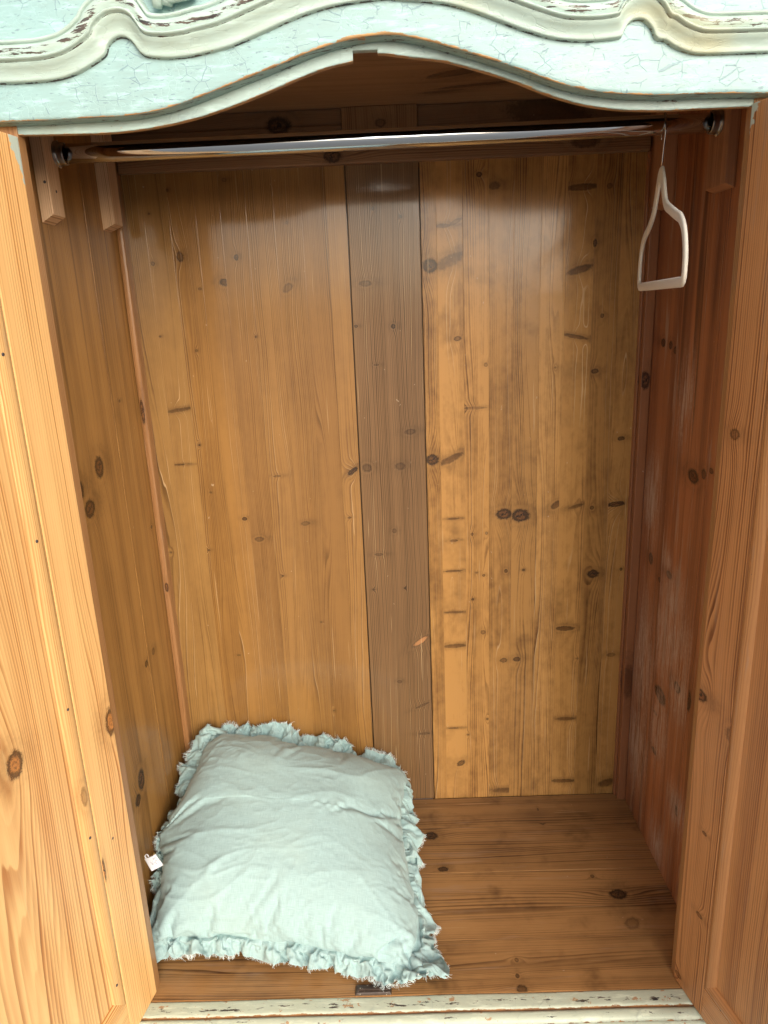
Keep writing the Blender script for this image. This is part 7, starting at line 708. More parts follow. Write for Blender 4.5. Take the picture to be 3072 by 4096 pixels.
-5,2,0,1,-1,1,3,0,3,1,1,-4,-4,4,1,-14,9,4,3,-11,0,14,3,10,-11,-1,-3,3,-1,2,-9,1,-9,1,-4,1,-10,-14,5,-4,15,-8,-1,-1,3,14,-2,18,-15,-1,-18,1,0,7,0,7,-2,-8,4,14,-5,-1,-14,10,-9,14,-11,3,-21,-2,1,9,2,-2,4,0,4,-1,-14,-6,-3,7,-2,17,-16,6,-7,3,-3,-8,4,-2,14,0,-2,4,-8,11,-12,-13,5,6,1,-9,4,-1,0,-14,1,3,19,-3,3,-17,1,2,-5,-3,-3,4,
-10,-12,5,-1,17,-13,6,-4,31,-12,-5,-16,7,-1,11,-4,2,-5,4,3,-30,-7,8,13,-5,-4,-14,-4,-10,1,12,5,13,-7,1,-6,-2,-1,-10,3,-4,-6,-16,-5,-2,7,1,13,5,16,-23,-17,-15,14,1,0,-3,5,-3,-10,-2,4,6,-6,7,12,-9,-4,-19,0,-1,-9,1,-3,2,6,0,-7,-10,2,21,-3,-5,-8,-16,-2,0,16,6,16,-11,-20,-20,9,17,-20,-10,-2,8,-6,-6,4,7,0,1,-5,10,14,-8,-1,-11,-7,-13,1,0,-4,-13,2,1,-6,
18,9,-5,-23,0,18,-17,-4,-3,7,1,13,-1,6,2,-3,-3,-1,14,1,10,-13,-10,-22,3,-2,-11,-5,4,15,-6,-5,-2,-1,5,2,25,3,4,-28,-14,-16,-1,0,2,0,4,5,-16,-1,-2,4,-4,16,19,20,7,-9,1,-3,13,8,-4,-11,-9,12,14,2,-6,-6,5,15,-6,6,-19,13,1,19,-17,-7,-3,2,2,1,19,14,-11,-21,-18,1,-16,-2,-1,8,5,12,-7,7,5,19,3,-2,3,1,1,-16,-27,-2,6,16,12,-11,12,3,0,-6,2,-3,-4,-9,
1,-3,-2,3,3,16,2,-6,0,12,6,3,-11,-9,11,-1,6,-23,-5,-2,4,-4,3,2,11,-14,21,17,30,-3,-17,-16,8,-12,8,-4,-5,-8,15,-5,-7,-21,15,0,31,-14,12,-12,27,-6,13,3,8,-5,-11,-6,12,-3,7,-21,4,6,26,-9,7,-10,7,-3,-28,-14,-14,32,47,-12,-2,-13,10,-2,4,-3,13,-3,0,-28,-3,2,0,6,3,26,10,4,-7,-9,-21,13,-11,-7,10,-2,10,-21,-3,4,12,3,-3,6,3,-4,5,-2,-3,4,-2,-4,-3,-10,13,-3,
8,-13,20,-6,-2,-3,11,-6,2,-13,7,-8,1,-14,-4,-1,14,10,-7,3,15,-11,0,-4,32,-14,30,-41,-3,-17,-3,-3,6,0,32,-9,5,14,-6,-9,1,9,-3,3,7,3,-11,1,-1,-4,5,26,-7,-13,-8,-3,12,-32,16,-27,-13,-1,0,-1,6,18,-7,-5,9,19,14,0,-26,2,-18,0,-25,4,7,4,9,-7,-1,13,-6,-7,-11,0,10,3,-3,-1,-10,2,8,10,20,-1,-19,-15,-7,3,-15,1,-5,9,-10,16,-10,20,-18,17,-18,-12,6,-1,-3,-17,25,13,
-4,-27,12,-11,-5,6,-10,2,-13,6,-1,-25,-17,20,18,6,-27,38,-3,5,-39,13,29,-6,-12,-6,-4,-8,10,-5,-8,-1,21,3,0,-1,5,10,-4,-1,3,7,28,-47,-1,-16,10,-4,10,2,-9,1,5,-5,-13,-17,28,-2,16,-21,9,-24,33,-1,0,-1,-9,-15,10,-1,6,-1,-4,3,-10,3,10,-7,2,-9,18,-1,0,1,2,4,4,-13,5,-6,0,-15,11,-5,-4,2,19,-5,9,-20,2,2,10,-10,-15,-10,17,17,-10,-12,4,-2,5,-9,5,-9,20,-9,7,-5,
25,-9,-3,-16,34,4,-9,-14,-4,-12,0,10,3,-4,7,17,-10,2,2,-1,2,-21,10,1,-10,0,-27,1,24,3,-12,-8,-9,5,-1,22,-5,5,1,-8,4,-13,-2,0,1,0,1,0,8,15,-13,-9,5,16,-1,5,-20,-9,-16,13,5,1,1,-3,6,-10,9,2,15,-2,2,-23,-14,-8,-8,0,4,6,-4,11,-8,17,-1,-4,-4,-2,-1,-8,-1,13,1,-3,-5,-13,7,1,4,-13,6,-3,11,-11,-3,1,2,17,3,-13,-14,-9,8,-1,-1,-2,-10,-11,5,-5,11,-21,
15,3,-10,-16,0,4,-4,1,3,-3,-6,1,-6,4,27,-13,7,-5,3,-7,13,-8,2,-9,8,1,-17,-5,-9,21,3,15,-17,2,-21,18,-12,-11,9,6,14,-26,-7,1,-3,-9,-1,15,-3,3,-4,8,-13,21,-4,18,-12,-10,13,-6,1,-13,20,-6,-6,-8,0,1,-4,-1,-5,5,3,13,-11,-1,-8,7,-14,-7,7,4,7,-1,4,3,8,-8,-6,-13,2,6,-5,1,-11,10,-5,5,-6,-9,5,11,-6,-7,1,7,3,7,-5,-10,-5,-8,2,-10,-2,-1,0,2,5,-6,
-13,-3,-7,-1,1,13,1,-2,11,-2,-3,1,-2,-3,-13,3,14,-19,3,1,0,-10,4,13,-4,2,-15,4,-12,13,3,6,0,2,2,2,-9,-2,-15,-1,2,-7,-12,-5,-7,1,5,12,2,-6,2,14,12,5,6,1,-6,-14,-7,8,-10,-6,-14,-11,2,12,-6,-9,-10,2,6,-3,5,2,11,-4,-1,1,25,10,-1,-14,-16,7,-12,-10,-6,1,2,11,-5,8,-8,0,0,-8,3,1,19,11,-2,7,11,12,-11,-11,10,1,12,-1,-13,-16,-7,3,5,-2,-2,12,2,-4,
-17,-2,8,15,8,26,-11,-8,11,-5,10,-9,7,13,-16,2,-18,34,-13,-1,-9,-2,0,-2,1,1,-8,-12,10,-4,5,-11,15,-4,-2,-5,0,0,1,17,1,5,6,3,-4,-4,0,3,-12,-10,7,0,8,-6,0,2,3,1,4,-3,-1,0,2,8,-5,9,14,0,-5,-4,9,12,7,-10,3,-3,-5,5,-18,12,-16,0,-3,7,1,3,-8,15,-16,10,-15,2,-5,1,-1,12,21,-2,11,-8,-4,-2,-3,2,0,9,-7,0,-27,17,-13,-5,2,16,-7,4,-12,5,-15,9,
12,4,7,7,-1,-5,-29,8,-9,6,-1,7,-15,1,-5,4,-1,13,0,-1,0,15,-4,4,-12,3,-2,3,1,2,-3,1,-2,-7,2,14,-4,1,-8,-1,-2,-1,2,-1,3,3,-1,3,14,0,1,-13,-3,-1,-13,0,-6,1,-3,9,-2,6,-1,-2,0,0,3,0,-7,2,-8,17,17,2,4,-10,3,11,-5,1,-9,2,-1,1,7,4,-18,-4,-10,24,-5,9,-13,10,-13,13,-15,-3,-5,2,-1,9,5,13,-13,-2,2,1,-7,-5,1,11,-20,18,-15,15,-20,-6,14,4,
14,-4,-15,-24,4,2,2,-9,15,20,10,-12,-20,-9,5,5,-6,18,-10,-4,12,-1,12,-15,17,1,-5,-16,-1,7,-2,1,0,1,-4,0,0,-1,-1,-8,13,1,-2,-5,-1,4,2,-8,2,2,-2,-8,-4,8,-2,0,-1,1,-4,4,-4,2,14,-10,-1,-9,-3,1,-2,8,5,-9,-7,-17,8,11,22,-5,-13,-12,6,-12,-2,-3,0,3,14,-9,0,-4,8,-16,7,-2,24,-21,-11,-8,4,25,9,-10,-10,2,7,-5,0,-5,4,0,8,1,-8,1,-3,0,0,4,16,-15,
-10,-18,11,-11,9,4,-4,-7,-15,7,-28,26,-21,29,-15,6,-13,18,14,-6,5,-16,24,-12,-11,-9,0,-1,8,3,-1,-3,5,3,0,2,2,13,-15,-4,-16,11,3,0,0,-13,8,2,3,-13,-4,-5,10,-3,6,0,-7,-2,-12,15,-1,17,-8,-1,-15,9,-12,-13,0,-1,11,2,-4,12,-11,1,-5,14,12,11,-19,-13,-20,9,-4,2,-1,-12,6,-10,4,1,24,3,4,-31,-1,1,-2,-14,-4,12,-1,-8,-1,-1,-7,1,-12,-7,9,-5,6,-19,-8,5,13,4,2,-14,
-3,-4,4,1,7,0,15,12,-1,-11,6,-11,-3,-3,16,7,-2,6,-8,-1,-13,4,-6,3,-2,17,-4,1,-16,3,-11,-12,3,-1,11,2,6,-1,-20,-10,3,12,-1,-1,0,0,-6,3,-1,2,1,-10,8,10,17,-11,4,-17,0,0,-4,-5,-13,4,-4,2,25,-3,-5,-2,4,0,-12,-1,-8,0,-4,14,-5,-5,-2,3,4,5,20,-13,-8,-5,-1,3,-12,2,-3,-13,2,8,-7,3,-19,12,-6,37,-7,-26,-15,-9,18,6,2,17,-30,-2,6,-2,-12,-1,-7,-4,5,10,
9,-32,3,14,29,23,-30,9,-22,-1,0,12,13,14,-34,-12,4,13,0,-4,-9,-1,-1,4,13,-3,6,0,1,0,-12,0,-20,1,2,6,-11,-8,-10,-1,8,13,-1,5,-1,5,-8,10,15,7,-1,-6,1,1,-11,-3,-4,-12,9,-3,6,-21,11,-15,31,-9,8,-7,-22,-11,-18,21,8,3,18,-3,1,2,-12,-8,2,-3,14,-20,5,3,-1,-1,2,0,-6,-5,-5,18,-9,-6,6,1,1,-12,4,8,-7,1,1,6,-1,-46,-12,9,20,18,16,1,-15,-4,24,18,-52,5,
-11,-7,-8,-1,7,6,0,3,5,-4,2,-1,9,-14,8,-5,5,-4,3,2,3,-12,7,9,10,-10,-22,-14,3,19,-1,1,-2,0,0,0,7,-10,6,8,8,4,-11,-8,-9,-4,-3,28,-1,-1,4,-8,2,-6,8,-16,-4,-4,7,-2,-3,31,7,-13,4,10,-1,0,-12,6,-12,23,-8,-2,-12,0,22,-2,16,4,-24,-4,2,3,-11,-7,-10,-3,4,23,-6,11,-13,19,-5,25,-6,10,-34,-8,-1,18,9,-11,-27,-14,6,3,1,-3,-4,2,-7,15,-2,6,-25,-7,5,17,
9,-1,-25,3,-8,3,-6,-17,3,-6,5,-9,5,11,-15,-7,2,7,8,-1,-2,7,-19,-1,-4,16,0,-12,10,-5,19,-6,-14,-9,-5,-7,19,-9,8,2,-1,-1,-32,27,19,-9,-29,-12,-12,-7,9,0,2,-18,25,2,-5,-26,7,-1,1,-1,-7,-8,-18,14,6,29,7,-8,12,-9,2,-3,21,-10,-11,-24,10,2,-6,-13,2,14,10,15,-9,-2,-10,33,-14,-7,8,0,16,-9,-5,-8,-4,1,-1,5,-1,0,2,9,-6,6,-2,4,1,-11,12,5,-2,-9,-1,1,-3,-2,
2,-3,8,-2,0,-5,6,-6,2,-5,3,2,-10,-8,-9,0,5,12,-2,3,1,2,-5,6,1,0,1,-3,9,-6,3,-12,1,-12,5,6,-2,-12,4,-5,3,4,-2,7,-12,9,-13,16,-2,2,-2,-6,23,-9,-13,-3,-8,1,-7,14,23,11,9,-21,-3,-2,3,12,-25,-3,0,2,-10,-13,12,-4,5,14,17,-15,-10,-27,6,11,19,2,7,-15,0,-2,-7,6,-21,-1,-6,1,-6,15,-2,-5,-18,12,17,6,7,-20,-3,-12,2,-5,-12,-4,-1,8,0,7,-3,-8,-7,11,
-5,7,-2,1,0,2,-2,-11,-18,-6,4,10,7,-5,13,-10,14,-28,-9,13,2,-6,-13,1,1,-2,10,-3,-2,1,8,3,10,-21,-3,-21,8,-13,-23,-10,-10,8,-5,8,-2,-3,-9,7,10,17,11,-16,-26,-25,2,-4,-11,18,7,43,-13,8,1,-3,-6,2,-4,-7,4,-1,0,5,-1,-4,1,23,13,15,-27,-18,-42,-10,-9,2,-6,25,1,-5,-22,0,1,-1,9,-2,13,5,-10,-2,-8,1,-14,4,-9,-4,6,-4,9,-5,-4,-5,-2,-1,-6,9,11,15,10,-15,-21,-11,
15,36,3,-11,7,-1,-3,-4,2,-2,-2,-3,2,6,-8,-4,-6,19,25,17,3,3,0,1,-11,-7,3,-5,5,-8,-2,5,1,-4,-6,6,11,7,-20,-11,4,9,-4,4,5,2,-13,0,2,-4,3,-8,26,-19,-7,-21,2,-7,-1,6,8,0,-5,-2,-1,2,-5,-7,-9,2,-7,6,3,2,-12,-5,5,-7,-8,-5,8,-9,0,7,11,-9,-11,-5,-11,-5,-1,-3,0,-3,1,13,9,11,-27,-3,-3,-2,-14,-8,9,8,-9,0,-7,3,-11,2,-13,1,0,-6,11,-4,-3,2,
0,-2,4,14,0,-23,-31,11,3,-5,-11,-8,-8,16,-4,7,-23,9,-4,1,12,-3,-3,-16,-9,4,13,26,-16,-6,6,-12,5,-9,2,-23,0,-4,-6,0,-1,-5,13,11,-4,-8,-10,-1,-38,9,17,-5,-11,-6,3,-7,15,1,28,-38,0,-23,4,0,-2,-3,-4,-12,8,1,-3,-5,-5,-5,-11,1,-7,4,11,0,-6,-1,5,-5,-6,-6,-3,0,2,-4,-3,-13,9,-2,-14,2,-1,4,-9,5,1,-1,3,11,-5,-7,-10,3,1,0,-1,1,-3,6,-2,-4,-14,0,-7,8,
-1,-4,1,4,1,-6,-2,-4,5,1,3,-5,0,21,-2,-2,-12,1,3,1,-6,-9,-8,0,0,7,3,-1,5,16,2,7,3,7,-18,-21,1,-8,-12,-3,-3,0,-8,18,25,-4,-9,2,7,-9,-26,-3,-8,11,-8,10,16,-5,-14,7,-1,10,-19,-5,-13,19,0,1,1,-4,4,4,11,5,-27,-1,-1,0,7,-10,-11,-8,-1,21,-6,1,-15,11,8,-8,-1,-5,2,-10,-7,11,8,8,-10,-12,-6,-8,7,6,-5,2,-13,5,-1,0,-1,7,18,-4,1,-7,0,-5,-5,2,
1,-13,4,-1,4,-16,-1,2,-1,-9,-2,11,9,-5,-8,5,14,-6,0,3,3,-8,-5,-11,3,-7,12,6,-1,-20,-5,-2,9,-11,8,17,1,-8,-3,8,-6,-13,0,-14,1,-4,4,-16,13,16,-11,-1,-2,-2,-5,-28,14,-2,-2,1,-9,3,28,-5,-5,-16,1,-6,6,4,0,-7,1,-10,7,-2,12,-13,-3,-4,35,-1,-1,-3,3,-16,6,-3,6,-12,-1,-2,3,-1,7,-9,0,-8,12,-4,5,-9,5,-5,14,-3,-7,-14,6,-10,13,-6,-6,4,1,-6,0,0,7,-4,
0,-5,-3,-5,6,-17,3,-14,4,4,5,-15,-15,-3,34,3,-4,-6,3,10,8,0,8,-1,0,0,-2,-4,-9,-12,-4,-8,15,5,-2,12,-3,1,7,-3,-5,-3,3,-1,-14,6,-1,-16,7,-12,3,-12,-4,2,1,-3,3,0,5,5,7,4,-24,3,-1,-7,4,10,2,-10,-9,-9,16,1,21,-9,-4,-14,0,2,-5,8,5,-3,3,11,1,-6,-12,-1,8,-12,-4,-12,6,-7,3,-2,0,0,-1,0,-10,2,13,9,-5,-8,9,9,-4,-10,-11,3,12,11,-26,2,16,-9,
0,-7,1,-1,-30,-2,-18,-6,21,6,-1,-3,6,-10,-11,-11,-6,9,12,6,-26,0,11,-1,-4,10,3,2,-5,-5,-7,-34,14,-5,-8,-13,3,0,-2,2,2,-3,1,-14,6,-1,-2,6,10,17,-10,-12,20,5,4,-15,6,4,12,-17,-10,-8,6,0,9,-8,2,-6,3,-1,0,0,0,8,-2,-15,-7,0,5,-1,9,9,-9,-5,3,1,-9,0,11,-12,-8,-8,8,0,-4,15,5,-12,-9,-9,-1,15,-8,8,9,-3,-5,6,1,-1,-4,11,-9,-13,5,-2,8,-9,-8,-8,
3,-19,14,-7,-6,13,4,0,-6,2,-2,-1,-4,-1,3,6,4,-39,6,-13,-2,-13,10,-12,2,-17,12,9,10,-8,0,-1,0,6,14,-2,0,-7,-1,-7,-10,-8,7,-4,15,-1,-3,-16,-9,-1,9,14,6,-10,-1,-1,-1,7,14,0,7,-11,1,4,-6,-12,6,31,-10,7,-24,4,-4,-3,0,4,3,0,-4,1,2,-6,-13,4,6,8,-17,-5,-16,12,15,39,-10,0,-7,1,1,-18,-1,1,-7,-3,6,-11,-9,-7,2,23,26,16,-21,-5,-15,-4,1,16,-1,-2,7,-1,
0,-6,0,-8,-13,4,1,1,-13,19,-5,-1,-14,-4,4,-6,-1,5,5,-3,-2,9,1,-2,6,-9,-11,-10,-1,1,0,0,2,13,15,-1,-2,-18,2,-14,2,7,-5,12,2,-13,-11,3,10,3,-13,-4,3,2,13,-3,0,1,8,-2,2,1,0,-11,-14,3,10,-11,-5,5,2,-6,-32,12,6,11,-21,4,9,1,-5,9,9,-4,6,7,-2,-8,-8,-11,-2,-6,19,3,-24,-3,-31,29,7,2,4,-1,1,-8,-2,7,-9,-3,4,-13,5,-5,2,-19,-13,14,29,4,-17,-13,
1,-2,-1,-3,0,1,5,-4,1,-9,-9,-13,2,-1,17,-2,-1,-2,1,0,-2,1,-1,0,-4,4,1,-2,12,-1,4,-14,4,-4,5,6,2,-3,-14,-8,1,3,-1,1,0,15,0,-2,-9,-2,1,-9,-10,7,7,-1,-8,0,0,-5,14,9,-1,-6,-10,3,-14,3,3,17,0,-1,4,-10,-12,-3,-3,15,20,4,-12,-6,-14,-1,6,21,-1,-8,-20,11,10,13,10,-3,-16,5,12,19,-21,-9,-25,6,16,10,1,-7,-9,2,5,13,-11,-35,1,6,5,-8,-11,-16,-7,10,
24,-2,-4,-27,8,11,-1,7,2,3,-6,0,-1,0,0,-13,-7,6,5,-3,-4,-2,3,0,9,-3,-10,-8,3,13,-3,5,1,9,8,5,3,-12,-8,-3,1,13,-12,6,-3,-6,0,5,13,-10,-17,-7,17,19,13,4,5,-12,-6,-8,9,-9,7,-14,17,11,14,-16,-10,-9,9,9,10,7,10,-17,-12,-14,6,-14,-2,-8,9,-13,-6,-15,14,-2,26,17,-4,-13,-2,-3,-3,-8,24,-9,-10,-9,-10,7,4,-3,3,10,2,-21,-12,-2,-1,-4,4,25,15,-2,-21,-21,8,5,
1,-9,-12,-5,-3,15,-7,13,9,7,-14,-13,0,5,-7,-7,1,3,12,-2,-4,-12,-8,-1,10,-4,-1,0,1,-2,-4,1,2,2,2,-6,14,2,4,-5,-3,-1,4,-12,-4,-9,2,-2,7,2,-2,-11,1,13,8,1,-15,9,-1,5,4,6,2,-10,-8,-8,9,-6,-1,-8,-5,6,5,3,-4,15,1,-5,-1,-1,-4,-14,-2,5,8,-12,0,-10,13,-14,-1,-16,6,17,11,1,2,11,9,-14,-15,-13,-11,-7,17,-6,-12,-2,15,10,-9,-1,0,-2,-17,-4,5,16,-4,2,
-12,-5,4,1,2,7,3,-9,-10,-9,-5,12,9,5,-17,16,8,20,-7,-11,-12,-15,1,16,5,6,3,-14,-5,-4,6,-4,13,-1,4,1,-1,-2,-22,12,-6,7,-2,6,15,-3,-3,-16,1,-13,0,-6,0,-4,-3,20,19,0,-22,-18,0,-2,-1,12,14,-11,-4,-12,9,-13,-4,-9,4,-1,0,-1,-4,12,14,-3,3,-16,1,-6,7,3,11,10,-3,-23,1,-15,3,-7,3,-2,-3,-1,-3,8,-7,4,-11,22,15,-7,-9,-24,30,-7,-2,-17,-5,-6,12,-9,15,-4,-11,-14,
-5,16,-1,-3,2,9,13,-9,-10,15,6,16,7,-16,-3,-6,20,-10,3,-19,7,-12,4,-1,20,5,-1,-6,-5,2,-3,5,16,-9,7,12,10,-1,-24,17,-13,17,-14,6,16,4,-23,-18,-14,18,15,-1,-6,-23,-12,-5,-1,11,-9,-18,-18,13,-2,30,-1,3,-35,-15,4,41,7,4,-28,-19,0,-8,-7,-10,11,-4,2,14,-6,14,-8,-5,-12,-7,13,21,6,-10,-2,-21,24,1,-12,-9,-1,9,-5,-7,-7,24,-3,12,-16,-4,-1,-1,-2,2,-4,9,-2,-5,15,1,-15,-2,
1,6,12,-11,-4,-15,-4,5,-1,7,15,-5,-2,2,7,10,-16,-8,-1,-5,-8,-5,5,-4,25,-3,21,-12,19,5,-5,-28,5,0,2,-7,-5,29,-9,7,-11,0,4,-10,-2,20,18,-10,-19,-9,39,0,-5,-4,-28,11,10,6,-19,-8,-7,-9,-11,18,-4,14,-7,-5,12,8,17,-23,7,2,23,-7,-8,-25,-10,4,27,13,-8,-11,-7,0,23,-24,12,-2,5,-11,-23,28,-1,2,-5,-5,30,-2,0,-4,-13,-11,1,4,-8,-1,-2,2,-13,-2,1,5,0,0,-7,9,13,-9,
24,-7,23,2,-14,1,-9,12,-18,19,5,-4,-24,-26,18,6,37,-24,-14,-20,8,23,-5,-5,-1,-6,-12,-2,7,-1,-3,2,-14,3,-4,4,1,-1,3,-3,-11,4,-14,30,8,9,-9,-4,-9,6,-13,-1,1,-10,-3,5,0,-17,-22,35,40,11,5,-22,-13,-3,12,-6,-4,-21,13,2,13,-12,-11,5,-7,11,-10,-7,0,-14,17,-7,7,-3,1,2,-5,-15,-6,-8,12,14,3,4,-3,0,-5,0,19,-7,7,-19,11,-11,-5,-6,17,-2,3,-13,-8,-8,-21,0,-2,26,3,20,
5,15,-18,-9,-25,-7,-5,11,-10,8,-4,-10,3,-20,1,-22,-8,-2,8,36,-24,-12,-32,20,16,5,-1,-1,7,-8,9,-8,-1,1,10,-16,5,4,44,-33,-30,-21,34,-2,-5,-42,6,-17,47,1,19,0,-14,-5,-2,-1,8,3,1,8,-1,10,2,9,5,-30,-6,6,0,-14,5,6,9,-8,-7,-13,-3,11,0,-4,5,3,-2,0,-5,5,-13,9,23,-7,-9,-19,3,-3,-13,-8,9,2,-5,-7,2,-9,8,17,6,-25,-28,34,23,-2,-24,-9,27,-15,12,-3,-10,2,14,14,
-6,0,-26,-8,-24,-4,18,8,12,-27,-11,27,10,1,-29,-8,-13,0,8,-6,-20,1,-3,-10,30,28,10,-34,0,-15,11,-29,2,0,2,0,11,-9,-8,-20,-7,15,28,5,-13,-7,-3,-14,-7,13,-5,3,25,22,-14,-43,0,-6,-14,-2,11,4,-4,9,3,5,-11,-4,-4,2,-1,4,-4,16,-12,11,-10,13,11,-7,-11,4,9,4,-33,-11,1,14,-11,-6,0,18,-6,10,-21,15,-14,34,-16,-9,-13,1,1,-5,6,29,-9,-10,-30,7,17,17,8,17,-4,-11,-48,-5,-8,11,
6,-8,-12,-9,-9,12,-1,-3,0,16,11,19,-15,-7,-12,-11,17,8,14,-19,-7,-8,-12,-8,1,-8,4,-12,31,18,17,-20,-38,6,-14,19,1,7,25,-8,3,3,13,-10,-1,-7,3,-9,-14,-4,5,-2,0,1,15,19,-5,-4,-10,-8,12,-8,19,-7,-12,-9,9,1,-1,11,0,-5,-27,5,12,16,5,-17,0,-2,1,9,0,2,9,-10,-2,-2,-1,-12,-13,-6,20,28,5,-8,-20,0,-15,1,-6,4,-25,15,0,3,-11,-11,10,19,0,-1,1,-20,-27,-31,11,-5,0,4,
10,30,-9,18,-15,-2,-2,-14,-2,-3,3,-8,18,7,3,-6,14,-1,-13,-19,0,12,4,-5,-12,5,-1,-15,-6,-2,6,4,14,0,-10,-15,17,17,-6,-1,-10,-1,0,0,0,-6,5,-4,3,-10,-12,-7,-3,9,2,0,0,8,2,-1,3,4,-5,-3,-1,-3,-3,7,-6,-11,-10,2,5,-3,-6,-2,-2,0,15,-5,-2,10,23,4,-16,-25,-8,4,20,-9,3,-10,-12,-11,-7,6,18,-8,-2,-23,6,3,13,-4,-10,13,17,-2,-1,-4,-1,-8,-12,1,4,0,-6,0,1,0,
3,-2,-2,-10,4,8,10,-5,-6,8,7,-5,5,-11,-11,-5,-2,9,-7,3,-2,-6,5,9,3,-6,-8,-1,2,1,17,0,-5,-6,-13,3,6,-2,-3,-12,9,3,1,-8,-8,7,-2,-3,3,-1,0,3,2,2,3,-10,-11,-3,-2,5,-5,-4,2,2,3,0,9,0,1,1,1,1,-9,-4,-3,-7,-9,-10,4,-1,-3,20,0,4,-10,-10,1,-11,2,0,4,-4,-1,-2,5,3,6,-12,3,-6,0,-12,5,1,4,1,-3,-1,-7,-3,0,0,3,1,-1,-1,0,-5,-16,-4,
5,5,-2,6,-5,-2,1,7,2,-7,-4,2,-1,0,0,-3,-3,-1,7,-4,-14,-5,-9,13,-2,0,-3,-4,0,5,8,1,-3,-5,-1,-2,-2,1,1,-3,-15,1,4,2,1,-3,-2,-4,11,6,-7,-12,-5,6,0,1,0,-3,-2,1,3,-5,-14,1,-8,10,-17,5,-3,22,-1,0,3,5,-1,-21,-14,4,4,3,0,-2,-16,1,0,1,-9,14,-2,3,-10,-7,-7,10,10,1,0,1,0,6,7,4,4,-4,-14,-4,-9,6,-22,14,7,9,-13,1,17,-8,-5,14,20,4,
3,-2,-3,-2,-15,1,4,6,-9,6,-6,-4,-25,22,11,4,-13,-1,14,-6,-5,-5,-5,-3,8,-5,-13,-3,-4,6,-14,0,8,3,-2,-3,-8,10,-2,8,-11,0,-2,2,3,-7,-13,1,3,20,-18,-10,-21,18,7,-9,-9,-3,0,0,-1,0,-1,-4,-4,-1,6,-9,-11,-4,-9,18,15,14,-27,-16,-20,14,2,-5,-2,-21,1,-4,-8,1,10,-11,-8,-9,3,2,-5,21,2,-1,3,-5,0,-21,-18,9,-11,0,5,29,-1,-13,4,-14,3,-11,4,-21,13,-7,7,8,23,-13,
6,-8,5,6,18,10,-2,-40,16,-8,-1,-15,10,-11,7,-9,4,-7,25,2,3,0,7,-8,4,4,4,-32,20,-1,0,-16,0,1,5,-11,4,-10,3,4,0,3,11,26,-4,-15,-22,-10,2,1,-4,-5,-11,-1,14,-5,-9,-13,4,-6,1,-6,0,7,0,1,-6,-12,13,3,4,-6]
def grid(a, shape): return np.cumsum(np.cumsum(np.array(a, np.int64).reshape(shape), 0), 1)*.0003
top = grid(TOP, (65, 65, 3)); bot = grid(BOT, (17, 17, 3)); ruf = grid(RUF, (512, 7, 3))
NG = 193
up = lambda k_: by_index(np.eye(k_), NG)
top = np.einsum('ai,bj,ijc->abc', up(65), up(65), top); bot = np.einsum('ai,bj,ijc->abc', up(17), up(17), bot)
rng = np.random.default_rng(5)
def vnoise(x, y, seed):
    r = np.random.default_rng(seed).random((64, 64)); xi, yi = np.floor(x).astype(int), np.floor(y).astype(int); fx, fy = x-xi, y-yi
    fx, fy = fx*fx*(3-2*fx), fy*fy*(3-2*fy); g_ = lambda a, b_: r[a % 64, b_ % 64]
    return (g_(xi, yi)*(1-fx)+g_(xi+1, yi)*fx)*(1-fy)+(g_(xi, yi+1)*(1-fx)+g_(xi+1, yi+1)*fx)*fy
u_, v_ = np.meshgrid(np.linspace(0, 1, NG), np.linspace(0, 1, NG), indexing='ij')
def ridge(n, p): return np.clip(1-np.abs(2*n-1), 0, 1)**p
wx, wy = vnoise(u_*5, v_*5, 1)-.5, vnoise(u_*5+9, v_*5, 2)-.5
uu, vv = u_+wx*.16, v_+wy*.13
h = .0022*ridge(vnoise(uu*3.2+vv*1.2, vv*9-uu*1.0, 3), 5)*vnoise(u_*4, v_*4, 13)*1.6
h += .0026*ridge(vnoise(uu*7-vv*3, vv*17+uu*5, 4), 7)*(vnoise(u_*5, v_*5, 14)**1.5)*1.6
h += .0020*ridge(vnoise(uu*16+vv*9, vv*24-uu*8, 6), 5)*vnoise(u_*7, v_*7, 15)
h += .0007*(vnoise(uu*45, vv*40, 7)-.5)
ed = np.minimum(np.minimum(u_, 1-u_), np.minimum(v_, 1-v_))
alo = np.where(np.minimum(u_, 1-u_) < np.minimum(v_, 1-v_), v_, u_)
h = .75*h*np.clip(ed/.05, 0, 1)+.0040*(vnoise(alo*52, ed*9, 8)-.35)*np.clip(1-ed/.085, 0, 1)*np.clip(ed/.012, 0, 1)
gu, gv = np.gradient(top, axis=0), np.gradient(top, axis=1); nm = np.cross(gu, gv); nm /= np.linalg.norm(nm, axis=2, keepdims=True)+1e-12
top = top+nm*h[..., None]
top[..., 2] = np.maximum(top[..., 2], .0025); bot[..., 2] = np.maximum(bot[..., 2], .0020)
ids = np.arange(NG*NG).reshape(NG, NG); idb = np.full((NG, NG), -1)
inner = np.zeros((NG, NG), bool); inner[1:-1, 1:-1] = True
idb[inner] = NG*NG+np.arange(inner.sum()); idb[~inner] = ids[~inner]
CV = np.concatenate([top.reshape(-1, 3), bot[inner]]); CU = np.concatenate([np.stack([u_, v_], -1).reshape(-1, 2), np.stack([u_, v_], -1)[inner]+2])*.5
def quads(i): return np.stack([i[:-1, :-1], i[1:, :-1], i[1:, 1:], i[:-1, 1:]], -1).reshape(-1, 4)
CF = np.concatenate([quads(ids), quads(idb)[:, ::-1]]).tolist()
